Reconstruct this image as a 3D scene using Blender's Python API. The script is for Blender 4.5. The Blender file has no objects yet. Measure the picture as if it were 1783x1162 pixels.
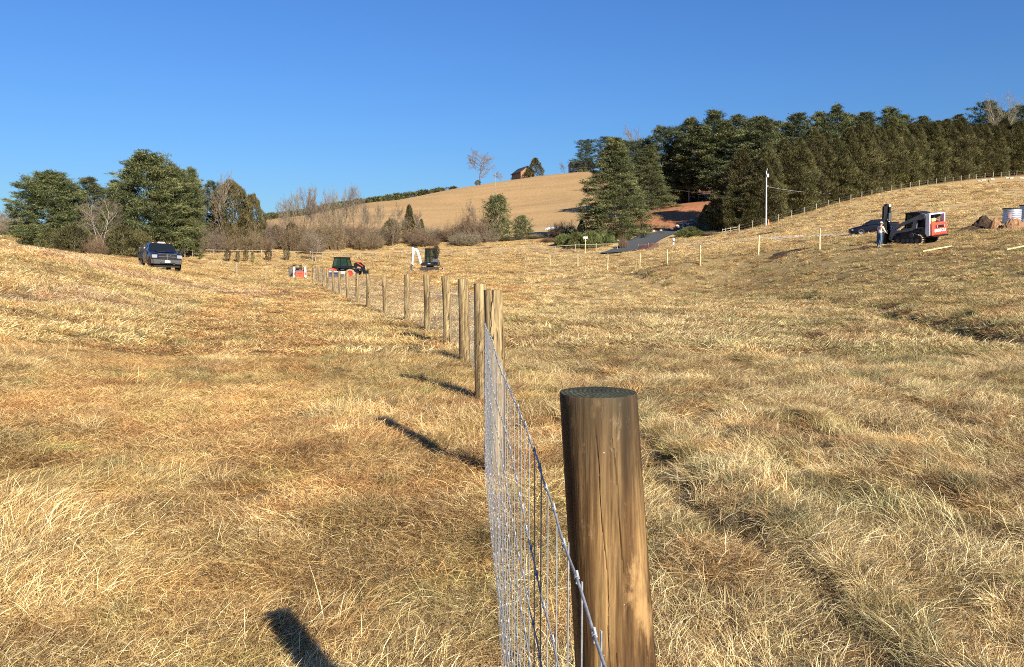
import bpy, math, random
import numpy as np
from mathutils import Vector, Matrix, Euler

scene = bpy.context.scene
COL = scene.collection
R = math.radians
rng = np.random.default_rng(7)
random.seed(7)

# ------------------------------------------------------------------ camera
EYE = 1.52
HORIZON = 468.0
FPX = 1400.0
PITCH = math.atan((581.0 - HORIZON) / FPX)
cam_data = bpy.data.cameras.new('camera')
cam_data.sensor_width = 36.0
cam_data.lens = 36.0 * FPX / 1783.0
cam_data.clip_start = 0.05
cam_data.clip_end = 8000.0
cam = bpy.data.objects.new('camera', cam_data)
COL.objects.link(cam)
cam.location = (0, 0, EYE)
cam.rotation_euler = (R(90) - PITCH, 0, 0)
scene.camera = cam

# ------------------------------------------------------------------ light
SUN_EL = R(28.5)
SUN_AZ = math.atan2(1.22, -2.21)          # from +Y towards +X
sun_dir = Vector((math.sin(SUN_AZ) * math.cos(SUN_EL), math.cos(SUN_AZ) * math.cos(SUN_EL), math.sin(SUN_EL)))
sl = bpy.data.lights.new('sun', 'SUN')
sl.energy = 5.0
sl.angle = R(0.53)
sl.color = (1.0, 0.945, 0.83)
sun = bpy.data.objects.new('sun', sl)
COL.objects.link(sun)
sun.rotation_euler = (-sun_dir).to_track_quat('-Z', 'Y').to_euler()
sun.location = (20, -40, 60)

world = bpy.data.worlds.new('World')
scene.world = world
world.use_nodes = True
wn = world.node_tree
wn.nodes.clear()
sky = wn.nodes.new('ShaderNodeTexSky')
sky.sky_type = 'NISHITA'
sky.sun_disc = False
sky.sun_elevation = SUN_EL
sky.sun_rotation = SUN_AZ
sky.altitude = 0.0
sky.air_density = 1.5
sky.dust_density = 0.0
sky.ozone_density = 5.0
hs = wn.nodes.new('ShaderNodeMix')
hs.data_type = 'RGBA'; hs.blend_type = 'MULTIPLY'
hs.inputs[0].default_value = 1.0
hs.inputs[7].default_value = (0.355, 0.588, 1.0, 1)
bg = wn.nodes.new('ShaderNodeBackground')
bg.inputs['Strength'].default_value = 0.063
wo = wn.nodes.new('ShaderNodeOutputWorld')
wn.links.new(sky.outputs[0], hs.inputs[6])
wn.links.new(hs.outputs[2], bg.inputs['Color'])
wn.links.new(bg.outputs[0], wo.inputs[0])

scene.view_settings.view_transform = 'Standard'
scene.view_settings.look = 'None'
scene.view_settings.exposure = 1.0
scene.view_settings.gamma = 1.0
scene.render.engine = 'CYCLES'
scene.cycles.use_denoising = False
scene.cycles.pixel_filter_type = 'BLACKMAN_HARRIS'
scene.cycles.filter_width = 1.0
scene.cycles.max_bounces = 5
scene.cycles.transparent_max_bounces = 8

# ------------------------------------------------------------------ tiny toolkit
def put(o, label=None, cat=None, group=None, kind=None):
    if label: o['label'] = label
    if cat: o['category'] = cat
    if group: o['group'] = group
    if kind: o['kind'] = kind
    return o

def empty(name, loc=(0, 0, 0), rot=(0, 0, 0), label=None, cat=None, group=None, scale=1.0):
    o = bpy.data.objects.new(name, None)
    o.empty_display_size = 0.3
    COL.objects.link(o)
    o.location = loc
    o.rotation_euler = rot
    o.scale = (scale,) * 3
    return put(o, label, cat, group)

def mesh_np(name, verts, faces, attr=None):
    """verts (n,3), faces (m,k) arrays -> mesh; attr: dict name -> (n,) floats or (n,3) colours"""
    me = bpy.data.meshes.new(name)
    verts = np.ascontiguousarray(verts, dtype=np.float32)
    faces = np.ascontiguousarray(faces, dtype=np.int32)
    k = faces.shape[1]
    me.vertices.add(len(verts))
    me.vertices.foreach_set('co', verts.ravel())
    me.loops.add(faces.size)
    me.loops.foreach_set('vertex_index', faces.ravel())
    me.polygons.add(len(faces))
    me.polygons.foreach_set('loop_start', np.arange(0, faces.size, k, dtype=np.int32))
    me.polygons.foreach_set('loop_total', np.full(len(faces), k, dtype=np.int32))
    for an, av in (attr or {}).items():
        av = np.asarray(av, dtype=np.float32)
        if av.ndim == 1:
            a = me.attributes.new(an, 'FLOAT', 'POINT')
            a.data.foreach_set('value', av)
        else:
            a = me.attributes.new(an, 'FLOAT_COLOR', 'POINT')
            a.data.foreach_set('color', np.hstack([av, np.ones((len(av), 1), np.float32)]).ravel())
    me.update(calc_edges=True)
    return me

def link(name, me, mat=None, parent=None, smooth=False):
    if mat is not None and not me.materials:
        me.materials.append(mat)
    if smooth:
        me.polygons.foreach_set('use_smooth', np.ones(len(me.polygons), dtype=bool))
    o = bpy.data.objects.new(name, me)
    COL.objects.link(o)
    if parent is not None:
        o.parent = parent
    return o

class MB:
    """collects solids, then builds them as one mesh object"""
    def __init__(s): s.v, s.f = [], []
    def add(s, vs, fs):
        b = len(s.v)
        s.v += [tuple(p) for p in vs]
        s.f += [tuple(i + b for i in f) for f in fs]
        return s
    def box(s, c, d, rot=(0, 0, 0), taper=1.0):
        x, y, z = d[0] / 2, d[1] / 2, d[2] / 2
        m = Euler(rot).to_matrix()
        vs = []
        for sz in (-1, 1):
            t = taper if sz > 0 else 1.0
            for sx, sy in ((-1, -1), (1, -1), (1, 1), (-1, 1)):
                vs.append(m @ Vector((sx * x * t, sy * y * t, sz * z)) + Vector(c))
        return s.add(vs, [(3, 2, 1, 0), (4, 5, 6, 7), (0, 1, 5, 4), (1, 2, 6, 5), (2, 3, 7, 6), (3, 0, 4, 7)])
    def bar(s, a, b, w, h=None, up=(0, 0, 1)):
        h = h or w
        a, b = Vector(a), Vector(b)
        d = (b - a).normalized()
        u = Vector(up)
        if abs(d.dot(u)) > 0.98: u = Vector((0, 1, 0))
        sd = d.cross(u).normalized()
        u = sd.cross(d).normalized()
        vs = []
        for p in (a, b):
            for q, r_ in ((-1, -1), (1, -1), (1, 1), (-1, 1)):
                vs.append(p + sd * q * w / 2 + u * r_ * h / 2)
        return s.add(vs, [(3, 2, 1, 0), (4, 5, 6, 7), (0, 1, 5, 4), (1, 2, 6, 5), (2, 3, 7, 6), (3, 0, 4, 7)])
    def cyl(s, a, b, r0, r1=None, n=16, cap=True):
        r1 = r0 if r1 is None else r1
        a, b = Vector(a), Vector(b)
        d = (b - a).normalized()
        u = Vector((0, 0, 1)) if abs(d.z) < 0.9 else Vector((1, 0, 0))
        p = d.cross(u).normalized(); q = d.cross(p)
        vs = []
        for c, r_ in ((a, r0), (b, r1)):
            for k in range(n):
                t = 2 * math.pi * k / n
                vs.append(c + (p * math.cos(t) + q * math.sin(t)) * r_)
        fs = [(k, (k + 1) % n, n + (k + 1) % n, n + k) for k in range(n)]
        if cap: fs += [tuple(range(n))[::-1], tuple(range(n, 2 * n))]
        return s.add(vs, fs)
    def tube(s, pts, r, n=8):
        for i in range(len(pts) - 1):
            ra = r[i] if isinstance(r, (list, tuple)) else r
            rb = r[i + 1] if isinstance(r, (list, tuple)) else r
            s.cyl(pts[i], pts[i + 1], ra, rb, n)
        return s
    def prism(s, prof, x0, x1, axis='x', x0s=None):
        """profile of 2-D points swept along an axis; for axis x the profile is (y, z)"""
        n = len(prof)
        def P(x, p):
            return (x, p[0], p[1]) if axis == 'x' else (p[0], x, p[1]) if axis == 'y' else (p[0], p[1], x)
        vs = [P(x0, p) for p in prof] + [P(x1, p) for p in prof]
        fs = [(k, (k + 1) % n, n + (k + 1) % n, n + k) for k in range(n)]
        fs += [tuple(range(n))[::-1], tuple(range(n, 2 * n))]
        return s.add(vs, fs)
    def lathe(s, prof, c=(0, 0, 0), n=24, axis='z', cap=True):
        """prof: (radius, along) list"""
        vs, fs = [], []
        for r_, z in prof:
            for k in range(n):
                t = 2 * math.pi * k / n
                a, b = r_ * math.cos(t), r_ * math.sin(t)
                p = (a, b, z) if axis == 'z' else (z, a, b) if axis == 'x' else (a, z, b)
                vs.append((p[0] + c[0], p[1] + c[1], p[2] + c[2]))
        for i in range(len(prof) - 1):
            for k in range(n):
                fs.append((i * n + k, i * n + (k + 1) % n, (i + 1) * n + (k + 1) % n, (i + 1) * n + k))
        if cap: fs += [tuple(range(n))[::-1], tuple(range((len(prof) - 1) * n, len(prof) * n))]
        return s.add(vs, fs)
    def build(s, name, mat, parent=None, bevel=0.0, smooth=False, label=None, loc=None):
        me = bpy.data.meshes.new(name)
        me.from_pydata(s.v, [], s.f)
        import bmesh
        bm = bmesh.new(); bm.from_mesh(me)
        bmesh.ops.recalc_face_normals(bm, faces=bm.faces)
        bm.to_mesh(me); bm.free()
        o = link(name, me, mat, parent)
        if smooth:
            me.polygons.foreach_set('use_smooth', np.ones(len(me.polygons), dtype=bool))
            me.set_sharp_from_angle(angle=R(40))
        if bevel:
            m = o.modifiers.new('bevel', 'BEVEL')
            m.width = bevel; m.segments = 2; m.limit_method = 'ANGLE'; m.angle_limit = R(35)
        if label: o['label'] = label
        if loc is not None: o.location = loc
        return o

def copy_tree(o, parent=None):
    c = o.copy()
    COL.objects.link(c)
    c.parent = parent
    for ch in list(o.children):
        copy_tree(ch, c)
    return c

# ------------------------------------------------------------------ noise
def _hash(ix, iy, seed):
    h = (ix.astype(np.int64) * 374761393 + iy.astype(np.int64) * 668265263 + seed * 1442695041) & 0xFFFFFFFF
    h = ((h ^ (h >> 13)) * 1274126177) & 0xFFFFFFFF
    h = (h ^ (h >> 16)) & 0xFFFFFFFF
    return h / 4294967295.0

def vnoise(x, y, seed=0):
    x = np.asarray(x, dtype=np.float64); y = np.asarray(y, dtype=np.float64)
    xi, yi = np.floor(x), np.floor(y)
    fx, fy = x - xi, y - yi
    fx = fx * fx * fx * (fx * (fx * 6 - 15) + 10); fy = fy * fy * fy * (fy * (fy * 6 - 15) + 10)
    a = _hash(xi, yi, seed); b = _hash(xi + 1, yi, seed)
    c = _hash(xi, yi + 1, seed); d = _hash(xi + 1, yi + 1, seed)
    return (a * (1 - fx) + b * fx) * (1 - fy) + (c * (1 - fx) + d * fx) * fy

def fbm(x, y, seed=0, oct=4):
    s, a, t = 0.0, 0.5, 0.0
    for o in range(oct):
        s = s + a * vnoise(x * 2 ** o + 17.3 * o, y * 2 ** o - 9.1 * o, seed + o)
        t += a; a *= 0.5
    return s / t                                   # 0..1

def sstep(a, b, x):
    t = np.clip((np.asarray(x, dtype=np.float64) - a) / (b - a), 0, 1)
    return t * t * (3 - 2 * t)

def poly_dist(x, y, pts):
    """distance to a polyline, and the signed side (positive = right of travel)"""
    x = np.asarray(x, dtype=np.float64); y = np.asarray(y, dtype=np.float64)
    best = np.full(x.shape, 1e9); side = np.zeros(x.shape); along = np.zeros(x.shape)
    acc = 0.0
    for (ax, ay), (bx, by) in zip(pts[:-1], pts[1:]):
        dx, dy = bx - ax, by - ay
        L2 = dx * dx + dy * dy; L = math.sqrt(L2)
        t = np.clip(((x - ax) * dx + (y - ay) * dy) / L2, 0, 1)
        d = np.hypot(x - ax - t * dx, y - ay - t * dy)
        m = d < best
        best = np.where(m, d, best)
        side = np.where(m, ((x - ax) * dy - (y - ay) * dx) / L, side)
        along = np.where(m, acc + t * L, along)
        acc += L
    return best, side, along

# ------------------------------------------------------------------ where things stand
CP_, SP_ = math.cos(PITCH), math.sin(PITCH)
def ray(u, v):
    a, b = (u - 891.5) / FPX, (581.0 - v) / FPX
    return a, CP_ + b * SP_, -SP_ + b * CP_
def at(u, v, Y):
    x, y, z = ray(u, v)
    return x * Y / y, Y, EYE + z * Y / y

# heights surveyed on the terrain: (u, v, distance)
SURVEY = [
    # along the fence and the flat
    (861, 833, 5.85), (838, 700, 9.3), (807, 635, 12.9), (778, 600, 16.1), (744, 578, 19.4), (709, 561, 23), (670, 549, 27),
    (591, 515, 43), (564, 500, 56.5), (546, 490, 71), (515, 490, 92), (600, 487, 95), (745, 472.5, 90),
    # left rise
    (0, 427, 34), (70, 436, 42), (0, 470, 26), (150, 447, 46), (278, 469, 58), (120, 520, 24), (0, 560, 16), (300, 500, 36), (250, 600, 16), (420, 500, 50),
    (0, 800, 6.4), (412, 478, 100), (363, 470.6, 112), (464, 482, 98),
    (30, 437, 100), (140, 443, 95),
    (60, 433, 125), (170, 436, 125), (265, 433, 136), (400, 432, 150), (330, 459, 100), (-300, 420, 60), (-500, 380, 130), (-300, 425, 30),
    # back fence
    (349, 447, 130), (475, 449, 140), (602, 451, 148), (703, 448.5, 150), (814, 446.5, 150), (933, 443, 150), (1002, 438.5, 150), (1110, 434, 148),
    (500, 425, 170), (600, 425, 170), (700, 421, 172), (800, 421, 172), (900, 418, 175),
    # the hill
    (530, 376, 290), (600, 390, 230), (640, 353, 340), (700, 392, 235), (790, 329, 410), (860, 318.5, 440), (930, 309, 470), (1000, 303, 475), (1050, 300, 475),
    (900, 390, 225), (900, 355, 310), (1000, 380, 220), (1000, 345, 300), (800, 350, 330),
    # right: stakes, loader, upper field
    (914, 467, 95), (1006, 464, 92), (1114, 469, 78), (1161, 467.5, 68), (1219, 459, 61), (1320, 444, 62), (1427, 434, 58),
    (1600, 428, 55), (1540, 432, 56), (1520, 407, 84), (1725, 399, 74), (1440, 408, 95), (1320, 416, 110), (1220, 425, 128),
    (1332, 394, 145), (1400, 373, 151), (1500, 346, 161), (1600, 326, 175), (1700, 313.5, 190), (1783, 307, 203), (1900, 295, 222),
    (1650, 350, 122), (1783, 350, 120), (1783, 430, 46), (1900, 400, 60), (1783, 500, 31), (1783, 600, 16.2), (1783, 700, 9.2), (1500, 560, 23), (1400, 500, 47),
    (1250, 500, 58), (1250, 540, 29), (1600, 480, 40), (1100, 600, 16), (1300, 700, 9.15), (1650, 455, 46),
    # road and woods
    (1079, 429.5, 153), (1169, 402, 172), (1217, 386, 184), (1161, 420, 150), (1068, 409, 163), (1200, 362, 195), (1010, 400, 185), (1290, 402, 150),
    (1100, 330, 300), (1300, 330, 240), (1450, 300, 240), (1650, 280, 260), (1850, 265, 280),
]
_pts = [at(*s) for s in SURVEY]
_pts += [(x, y, 0.0) for x in (-4, 0, 4) for y in (-6, 0, 3)]
_pts += [(9, -6, 0.1), (-9, -6, 0.5), (9, 3, 0.05), (-8, 3, 0.5), (0, -40, -1), (40, -30, 1), (-40, -30, 3), (60, 20, 4)]
_pts += [(-350, 500, -2), (-150, 620, 10), (60, 700, 50), (250, 600, 60), (500, 400, 60), (400, 100, 40), (300, -200, 10), (0, -300, -5), (-300, -200, 0),
         (-400, 100, 8), (-300, 300, 4), (-120, 350, 16), (0, 900, 20), (500, 900, 40), (-700, 900, 0)]
_P = np.array(_pts)
_c = 3.0
def _phi(d2): return np.sqrt(d2 + _c * _c)
_A = _phi((_P[:, None, 0] - _P[None, :, 0]) ** 2 + (_P[:, None, 1] - _P[None, :, 1]) ** 2)
_n = len(_P)
_M = np.zeros((_n + 3, _n + 3))
_M[:_n, :_n] = _A + np.diag(-0.12 * (1 + np.hypot(_P[:, 0], _P[:, 1]) / 50.0))
_M[:_n, _n] = 1; _M[:_n, _n + 1] = _P[:, 0]; _M[:_n, _n + 2] = _P[:, 1]
_M[_n, :_n] = 1; _M[_n + 1, :_n] = _P[:, 0]; _M[_n + 2, :_n] = _P[:, 1]
_W = np.linalg.solve(_M, np.concatenate([_P[:, 2], [0, 0, 0]]))

def base_height(x, y):
    x = np.atleast_1d(np.asarray(x, dtype=np.float64)); y = np.atleast_1d(np.asarray(y, dtype=np.float64))
    sh = x.shape; x = x.ravel(); y = y.ravel()
    # fade to a constant far out, so the ground runs level to the horizon
    out = np.empty(len(x))
    for i in range(0, len(x), 20000):
        xs, ys = x[i:i + 20000], y[i:i + 20000]
        r = np.hypot(xs, ys); k = np.minimum(1.0, 900.0 / np.maximum(r, 1e-6))
        xc, yc = xs * k, ys * k
        d2 = (xc[:, None] - _P[None, :, 0]) ** 2 + (yc[:, None] - _P[None, :, 1]) ** 2
        z = _phi(d2) @ _W[:_n] + _W[_n] + _W[_n + 1] * xc + _W[_n + 2] * yc
        f = sstep(700, 1400, r)
        out[i:i + 20000] = z * (1 - f) + (-8.0) * f
    return out.reshape(sh)

# features of the pasture (world metres)
GULLY = [(10.8, 14.0), (11.2, 19.0), (11.9, 26.0), (12.6, 36.0), (12.9, 50.0), (9.5, 62.0), (6.9, 74.0)]
FURROWS = [([(1.75, 2.2), (1.60, 3.4), (1.42, 5.6), (1.30, 8.0)], 1.0), ([(4.6, 4.0), (4.7, 7.5), (5.2, 11.0)], 0.8), ([(3.1, 3.0), (3.0, 6.0), (2.8, 9.0)], 0.5)]
def height(x, y):
    x = np.atleast_1d(np.asarray(x, dtype=np.float64)); y = np.atleast_1d(np.asarray(y, dtype=np.float64))
    z = base_height(x, y)
    r = np.hypot(x, y)
    rough = np.where(x > 0.15, 1.0, 0.55)
    near = 1 - sstep(45, 120, r)
    z = z + (fbm(x / 0.55, y / 0.55, 3, 2) - 0.5) * 0.15 * rough * (1 - sstep(14, 35, r))
    z = z + (fbm(x / 2.3, y / 2.3, 11, 2) - 0.5) * 0.16 * rough * near
    z = z + (fbm(x / 13.0, y / 13.0, 21, 2) - 0.5) * 0.30 * sstep(25, 60, r)
    d, s, a = poly_dist(x, y, GULLY)
    wid = 0.55 + 0.35 * fbm(a / 2.0, a * 0, 5, 2)
    fade = sstep(14.0, 17.0, y) * (1 - sstep(66, 74, y))
    z = z - (0.16 + 0.26 * sstep(0.35, 0.6, fbm(a / 6.0, a * 0, 15, 2))) * np.exp(-(d / wid) ** 2) * fade
    z = z + 0.05 * np.exp(-((s - 1.3) / 0.8) ** 2) * (d < 4) * fade
    for pts, k in FURROWS:
        d, s, a = poly_dist(x, y, pts)
        z = z + k * (0.07 * np.exp(-(d / 0.16) ** 2) - 0.07 * np.exp(-((s + 0.26) / 0.12) ** 2) * (d < 0.8))
    hx, hy = 2.62, 7.45                                   # a hollow tussock
    dd = np.hypot(x - hx, y - hy)
    z = z + 0.10 * np.exp(-(dd / 0.28) ** 2) - 0.14 * np.exp(-(np.hypot(x - hx + 0.02, y - hy + 0.2) / 0.11) ** 2)
    return z
def hz(x, y): return float(height(x, y)[0])
def normal(x, y, e=0.25):
    zx = (height(x + e, y) - height(x - e, y)) / (2 * e)
    zy = (height(x, y + e) - height(x, y - e)) / (2 * e)
    n = np.stack([-zx, -zy, np.ones_like(zx)], -1)
    return n / np.linalg.norm(n, axis=-1, keepdims=True)
def on(u, v, Y, dz=0.0):
    """the ground point seen near pixel (u, v) at distance Y"""
    x, y, z = at(u, v, Y)
    return (x, y, hz(x, y) + dz)
def hit(u, v, y0=2.0, y1=600.0):
    """first ground point the ray through (u, v) meets"""
    dx, dy, dz = ray(u, v)
    t = np.exp(np.linspace(math.log(y0), math.log(y1), 900)) / dy
    z = EYE + dz * t
    g = height(dx * t, dy * t)
    m = np.nonzero(z < g)[0]
    if not len(m): return None
    i = max(1, m[0])
    a, b = z[i - 1] - g[i - 1], g[i] - z[i]
    tt = t[i - 1] + (t[i] - t[i - 1]) * a / max(1e-9, a + b)
    return (dx * tt, dy * tt, hz(dx * tt, dy * tt))
# ------------------------------------------------------------------ materials
def new_mat(name):
    m = bpy.data.materials.new(name)
    m.use_nodes = True
    nt = m.node_tree
    nt.nodes.clear()
    out = nt.nodes.new('ShaderNodeOutputMaterial')
    b = nt.nodes.new('ShaderNodeBsdfPrincipled')
    nt.links.new(b.outputs[0], out.inputs[0])
    return m, nt, b, out

def N(nt, typ, **kw):
    n = nt.nodes.new(typ)
    for k, v in kw.items():
        if k in ('inputs',):
            for kk, vv in v.items(): n.inputs[kk].default_value = vv
        else: setattr(n, k, v)
    return n

def ramp(nt, fac, stops):
    n = nt.nodes.new('ShaderNodeValToRGB')
    cr = n.color_ramp
    while len(cr.elements) < len(stops): cr.elements.new(0.5)
    for e, (p, c) in zip(cr.elements, stops):
        e.position = p
        e.color = (*c, 1) if len(c) == 3 else c
    nt.links.new(fac, n.inputs[0])
    return n.outputs[0]

def mix(nt, fac, a, b, typ='MIX'):
    n = nt.nodes.new('ShaderNodeMix'); n.data_type = 'RGBA'; n.blend_type = typ
    for s, v in ((0, fac), (6, a), (7, b)):
        if isinstance(v, (int, float)): n.inputs[s].default_value = v
        elif isinstance(v, tuple): n.inputs[s].default_value = (*v, 1) if len(v) == 3 else v
        else: nt.links.new(v, n.inputs[s])
    return n.outputs[2]

def noise(nt, scale, detail=4, rough=0.6, vec=None, dist=0.0):
    n = N(nt, 'ShaderNodeTexNoise', inputs={'Scale': scale, 'Detail': detail, 'Roughness': rough, 'Distortion': dist})
    if vec is not None: nt.links.new(vec, n.inputs['Vector'])
    return n.outputs['Fac']

def mapping(nt, src, scale=(1, 1, 1), rot=(0, 0, 0)):
    m = N(nt, 'ShaderNodeMapping')
    m.inputs['Scale'].default_value = scale
    m.inputs['Rotation'].default_value = rot
    nt.links.new(src, m.inputs['Vector'])
    return m.outputs[0]

def bump(nt, b, h, strength=0.3, dist=0.02):
    n = N(nt, 'ShaderNodeBump', inputs={'Strength': strength, 'Distance': dist})
    nt.links.new(h, n.inputs['Height'])
    nt.links.new(n.outputs[0], b.inputs['Normal'])

_simple = {}
def paint(name, col, rough=0.5, metal=0.0, dirt=0.25, coat=0.0, emit=None, scale=6.0):
    """a worn painted / plain surface with a little procedural dirt"""
    if name in _simple: return _simple[name]
    m, nt, b, out = new_mat(name)
    tc = N(nt, 'ShaderNodeTexCoord')
    f = noise(nt, scale, 5, 0.65, tc.outputs['Object'])
    c2 = tuple(min(1, c * 0.55 + d * 0.45) for c, d in zip(col, (0.22, 0.16, 0.10)))
    fr = ramp(nt, f, [(0.45, (0, 0, 0)), (0.75, (dirt * 2,) * 3)])
    nt.links.new(mix(nt, fr, tuple(col), c2), b.inputs['Base Color'])
    b.inputs['Roughness'].default_value = rough
    b.inputs['Metallic'].default_value = metal
    b.inputs['Coat Weight'].default_value = coat
    b.inputs['Specular IOR Level'].default_value = 0.2 if max(col) < 0.1 else 0.4
    if emit:
        b.inputs['Emission Color'].default_value = (*emit, 1)
        b.inputs['Emission Strength'].default_value = 1
    _simple[name] = m
    return m

def glass_mat(name, col, rough=0.05, alpha=0.75):
    if name in _simple: return _simple[name]
    m, nt, b, out = new_mat(name)
    b.inputs['Base Color'].default_value = (*col, 1)
    b.inputs['Roughness'].default_value = rough
    b.inputs['Specular IOR Level'].default_value = 0.3
    tr = N(nt, 'ShaderNodeBsdfTransparent')
    tr.inputs[0].default_value = (0.75, 0.85, 0.8, 1)
    ms = N(nt, 'ShaderNodeMixShader', inputs={0: alpha})
    nt.links.new(tr.outputs[0], ms.inputs[1]); nt.links.new(b.outputs[0], ms.inputs[2])
    nt.links.new(ms.outputs[0], out.inputs[0])
    _simple[name] = m
    return m

def leafy(name, stops, trans=0.25, vary=0.35, rough=0.7, tint=False, spec=0.2):
    """blades, needles and twigs: colour picked per blade from the attribute rnd, tinted per plant"""
    m, nt, b, out = new_mat(name)
    a = N(nt, 'ShaderNodeAttribute', attribute_name='rnd')
    col = ramp(nt, a.outputs['Fac'], stops)
    if tint:
        t = N(nt, 'ShaderNodeAttribute', attribute_name='tint', attribute_type='INSTANCER')
        col = mix(nt, 1.0, col, t.outputs['Color'], 'MULTIPLY')
    else:
        oi = N(nt, 'ShaderNodeObjectInfo')
        g = N(nt, 'ShaderNodeNewGeometry')
        nz = noise(nt, 0.35, 3, 0.6, g.outputs['Position'])
        v = N(nt, 'ShaderNodeMath', operation='MULTIPLY_ADD'); v.inputs[1].default_value = vary; v.inputs[2].default_value = 1 - vary / 2
        nt.links.new(oi.outputs['Random'], v.inputs[0])
        w = N(nt, 'ShaderNodeMath', operation='MULTIPLY_ADD'); w.inputs[1].default_value = 0.9; w.inputs[2].default_value = 0.55
        nt.links.new(nz, w.inputs[0])
        q = N(nt, 'ShaderNodeMath', operation='MULTIPLY')
        nt.links.new(v.outputs[0], q.inputs[0]); nt.links.new(w.outputs[0], q.inputs[1])
        hsv = N(nt, 'ShaderNodeHueSaturation')
        nt.links.new(q.outputs[0], hsv.inputs['Value'])
        h = N(nt, 'ShaderNodeMath', operation='MULTIPLY_ADD'); h.inputs[1].default_value = 0.03; h.inputs[2].default_value = 0.485
        nt.links.new(oi.outputs['Random'], h.inputs[0]); nt.links.new(h.outputs[0], hsv.inputs['Hue'])
        nt.links.new(col, hsv.inputs['Color'])
        col = hsv.outputs[0]
    nt.links.new(col, b.inputs['Base Color'])
    b.inputs['Roughness'].default_value = rough
    b.inputs['Specular IOR Level'].default_value = spec
    if trans > 0:
        tr = N(nt, 'ShaderNodeBsdfTranslucent')
        nt.links.new(col, tr.inputs[0])
        ms = N(nt, 'ShaderNodeMixShader', inputs={0: trans})
        nt.links.new(b.outputs[0], ms.inputs[1]); nt.links.new(tr.outputs[0], ms.inputs[2])
        nt.links.new(ms.outputs[0], out.inputs[0])
    return m

MAT = {}
MAT['straw'] = leafy('dry_grass', [(0.0, (0.085, 0.05, 0.022)), (0.25, (0.29, 0.185, 0.08)), (0.55, (0.56, 0.40, 0.18)), (0.85, (0.82, 0.65, 0.34)), (1.0, (0.90, 0.77, 0.48))], 0.10, tint=True, rough=0.55, spec=0.35)
MAT['green_blade'] = leafy('green_grass', [(0.0, (0.07, 0.075, 0.028)), (0.35, (0.19, 0.185, 0.07)), (0.6, (0.42, 0.35, 0.16)), (1.0, (0.70, 0.58, 0.32))], 0.25, tint=True, rough=0.5, spec=0.35)
MAT['pine'] = leafy('pine_needles', [(0.0, (0.03, 0.038, 0.015)), (0.5, (0.10, 0.112, 0.042)), (1.0, (0.23, 0.225, 0.09))], 0.15)
MAT['blue_pine'] = leafy('dark_needles', [(0.0, (0.022, 0.032, 0.016)), (0.5, (0.052, 0.070, 0.034)), (1.0, (0.13, 0.15, 0.07))], 0.12)
MAT['cedar'] = leafy('cedar_sprays', [(0.0, (0.035, 0.033, 0.015)), (0.5, (0.095, 0.086, 0.034)), (1.0, (0.19, 0.16, 0.06))], 0.12)
MAT['rusty_cedar'] = leafy('rusty_cedar_sprays', [(0.0, (0.03, 0.028, 0.014)), (0.5, (0.085, 0.068, 0.030)), (1.0, (0.17, 0.12, 0.05))], 0.12)
MAT['juniper'] = leafy('juniper_sprays', [(0.0, (0.05, 0.055, 0.02)), (0.5, (0.12, 0.13, 0.04)), (1.0, (0.22, 0.22, 0.08))], 0.15)
MAT['twig'] = leafy('bare_twigs', [(0.0, (0.06, 0.038, 0.022)), (0.5, (0.17, 0.112, 0.066)), (1.0, (0.33, 0.23, 0.14))], 0.0, vary=0.3)
MAT['grey_twig'] = leafy('grey_twigs', [(0.0, (0.08, 0.06, 0.042)), (0.5, (0.20, 0.15, 0.10)), (1.0, (0.34, 0.27, 0.19))], 0.0, vary=0.3)
MAT['bark'] = leafy('bark', [(0.0, (0.13, 0.10, 0.08)), (1.0, (0.28, 0.22, 0.17))], 0.0)
MAT['pale_bark'] = leafy('pale_bark', [(0.0, (0.24, 0.20, 0.16)), (1.0, (0.42, 0.36, 0.29))], 0.0)

# ground: the tint holds what grows there (see ground_tint) plus painted gap shade close by; the shader adds thatch texture
def ground_material():
    m, nt, b, out = new_mat('thatch_ground')
    g = N(nt, 'ShaderNodeNewGeometry')
    P = g.outputs['Position']
    t = N(nt, 'ShaderNodeAttribute', attribute_name='tint')
    n1 = noise(nt, 1.3, 6, 0.75, P, 0.6)
    n2 = noise(nt, 5.0, 8, 0.9, mapping(nt, P, (1, 1, 0.4), (0, 0, 0.5)), 0.8)
    n3 = noise(nt, 60.0, 3, 0.8, mapping(nt, P, (1, 0.35, 0.5), (0, 0, -0.4)), 1.0)
    c1 = ramp(nt, n2, [(0.34, (0.17, 0.105, 0.05)), (0.46, (0.40, 0.28, 0.145)), (0.56, (0.60, 0.44, 0.23)), (0.70, (0.78, 0.62, 0.36))])
    c2 = ramp(nt, n3, [(0.34, (0.45, 0.42, 0.40)), (0.52, (1, 1, 1)), (0.7, (1.2, 1.17, 1.08))])
    c3 = ramp(nt, n1, [(0.30, (0.72, 0.70, 0.66)), (0.5, (1, 1, 1)), (0.72, (1.12, 1.10, 1.02))])
    n5 = noise(nt, 1.0, 4, 0.8, mapping(nt, P, (420, 60, 200), (0, 0, 0.9)), 2.5)
    c5 = ramp(nt, n5, [(0.36, (0.35, 0.32, 0.30)), (0.52, (1, 1, 1)), (0.66, (1.5, 1.45, 1.35))])
    c = mix(nt, 0.8, c1, c2, 'MULTIPLY')
    c = mix(nt, 0.45, c, c5, 'MULTIPLY')
    c = mix(nt, 1.0, c, c3, 'MULTIPLY')
    c = mix(nt, 1.0, c, t.outputs['Color'], 'MULTIPLY')
    # shade between close blades is painted into the tint; far turf keeps full colour
    nt.links.new(c, b.inputs['Base Color'])
    b.inputs['Roughness'].default_value = 0.9
    b.inputs['Specular IOR Level'].default_value = 0.1
    bump(nt, b, n2, 0.7, 0.05)
    return m

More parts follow.
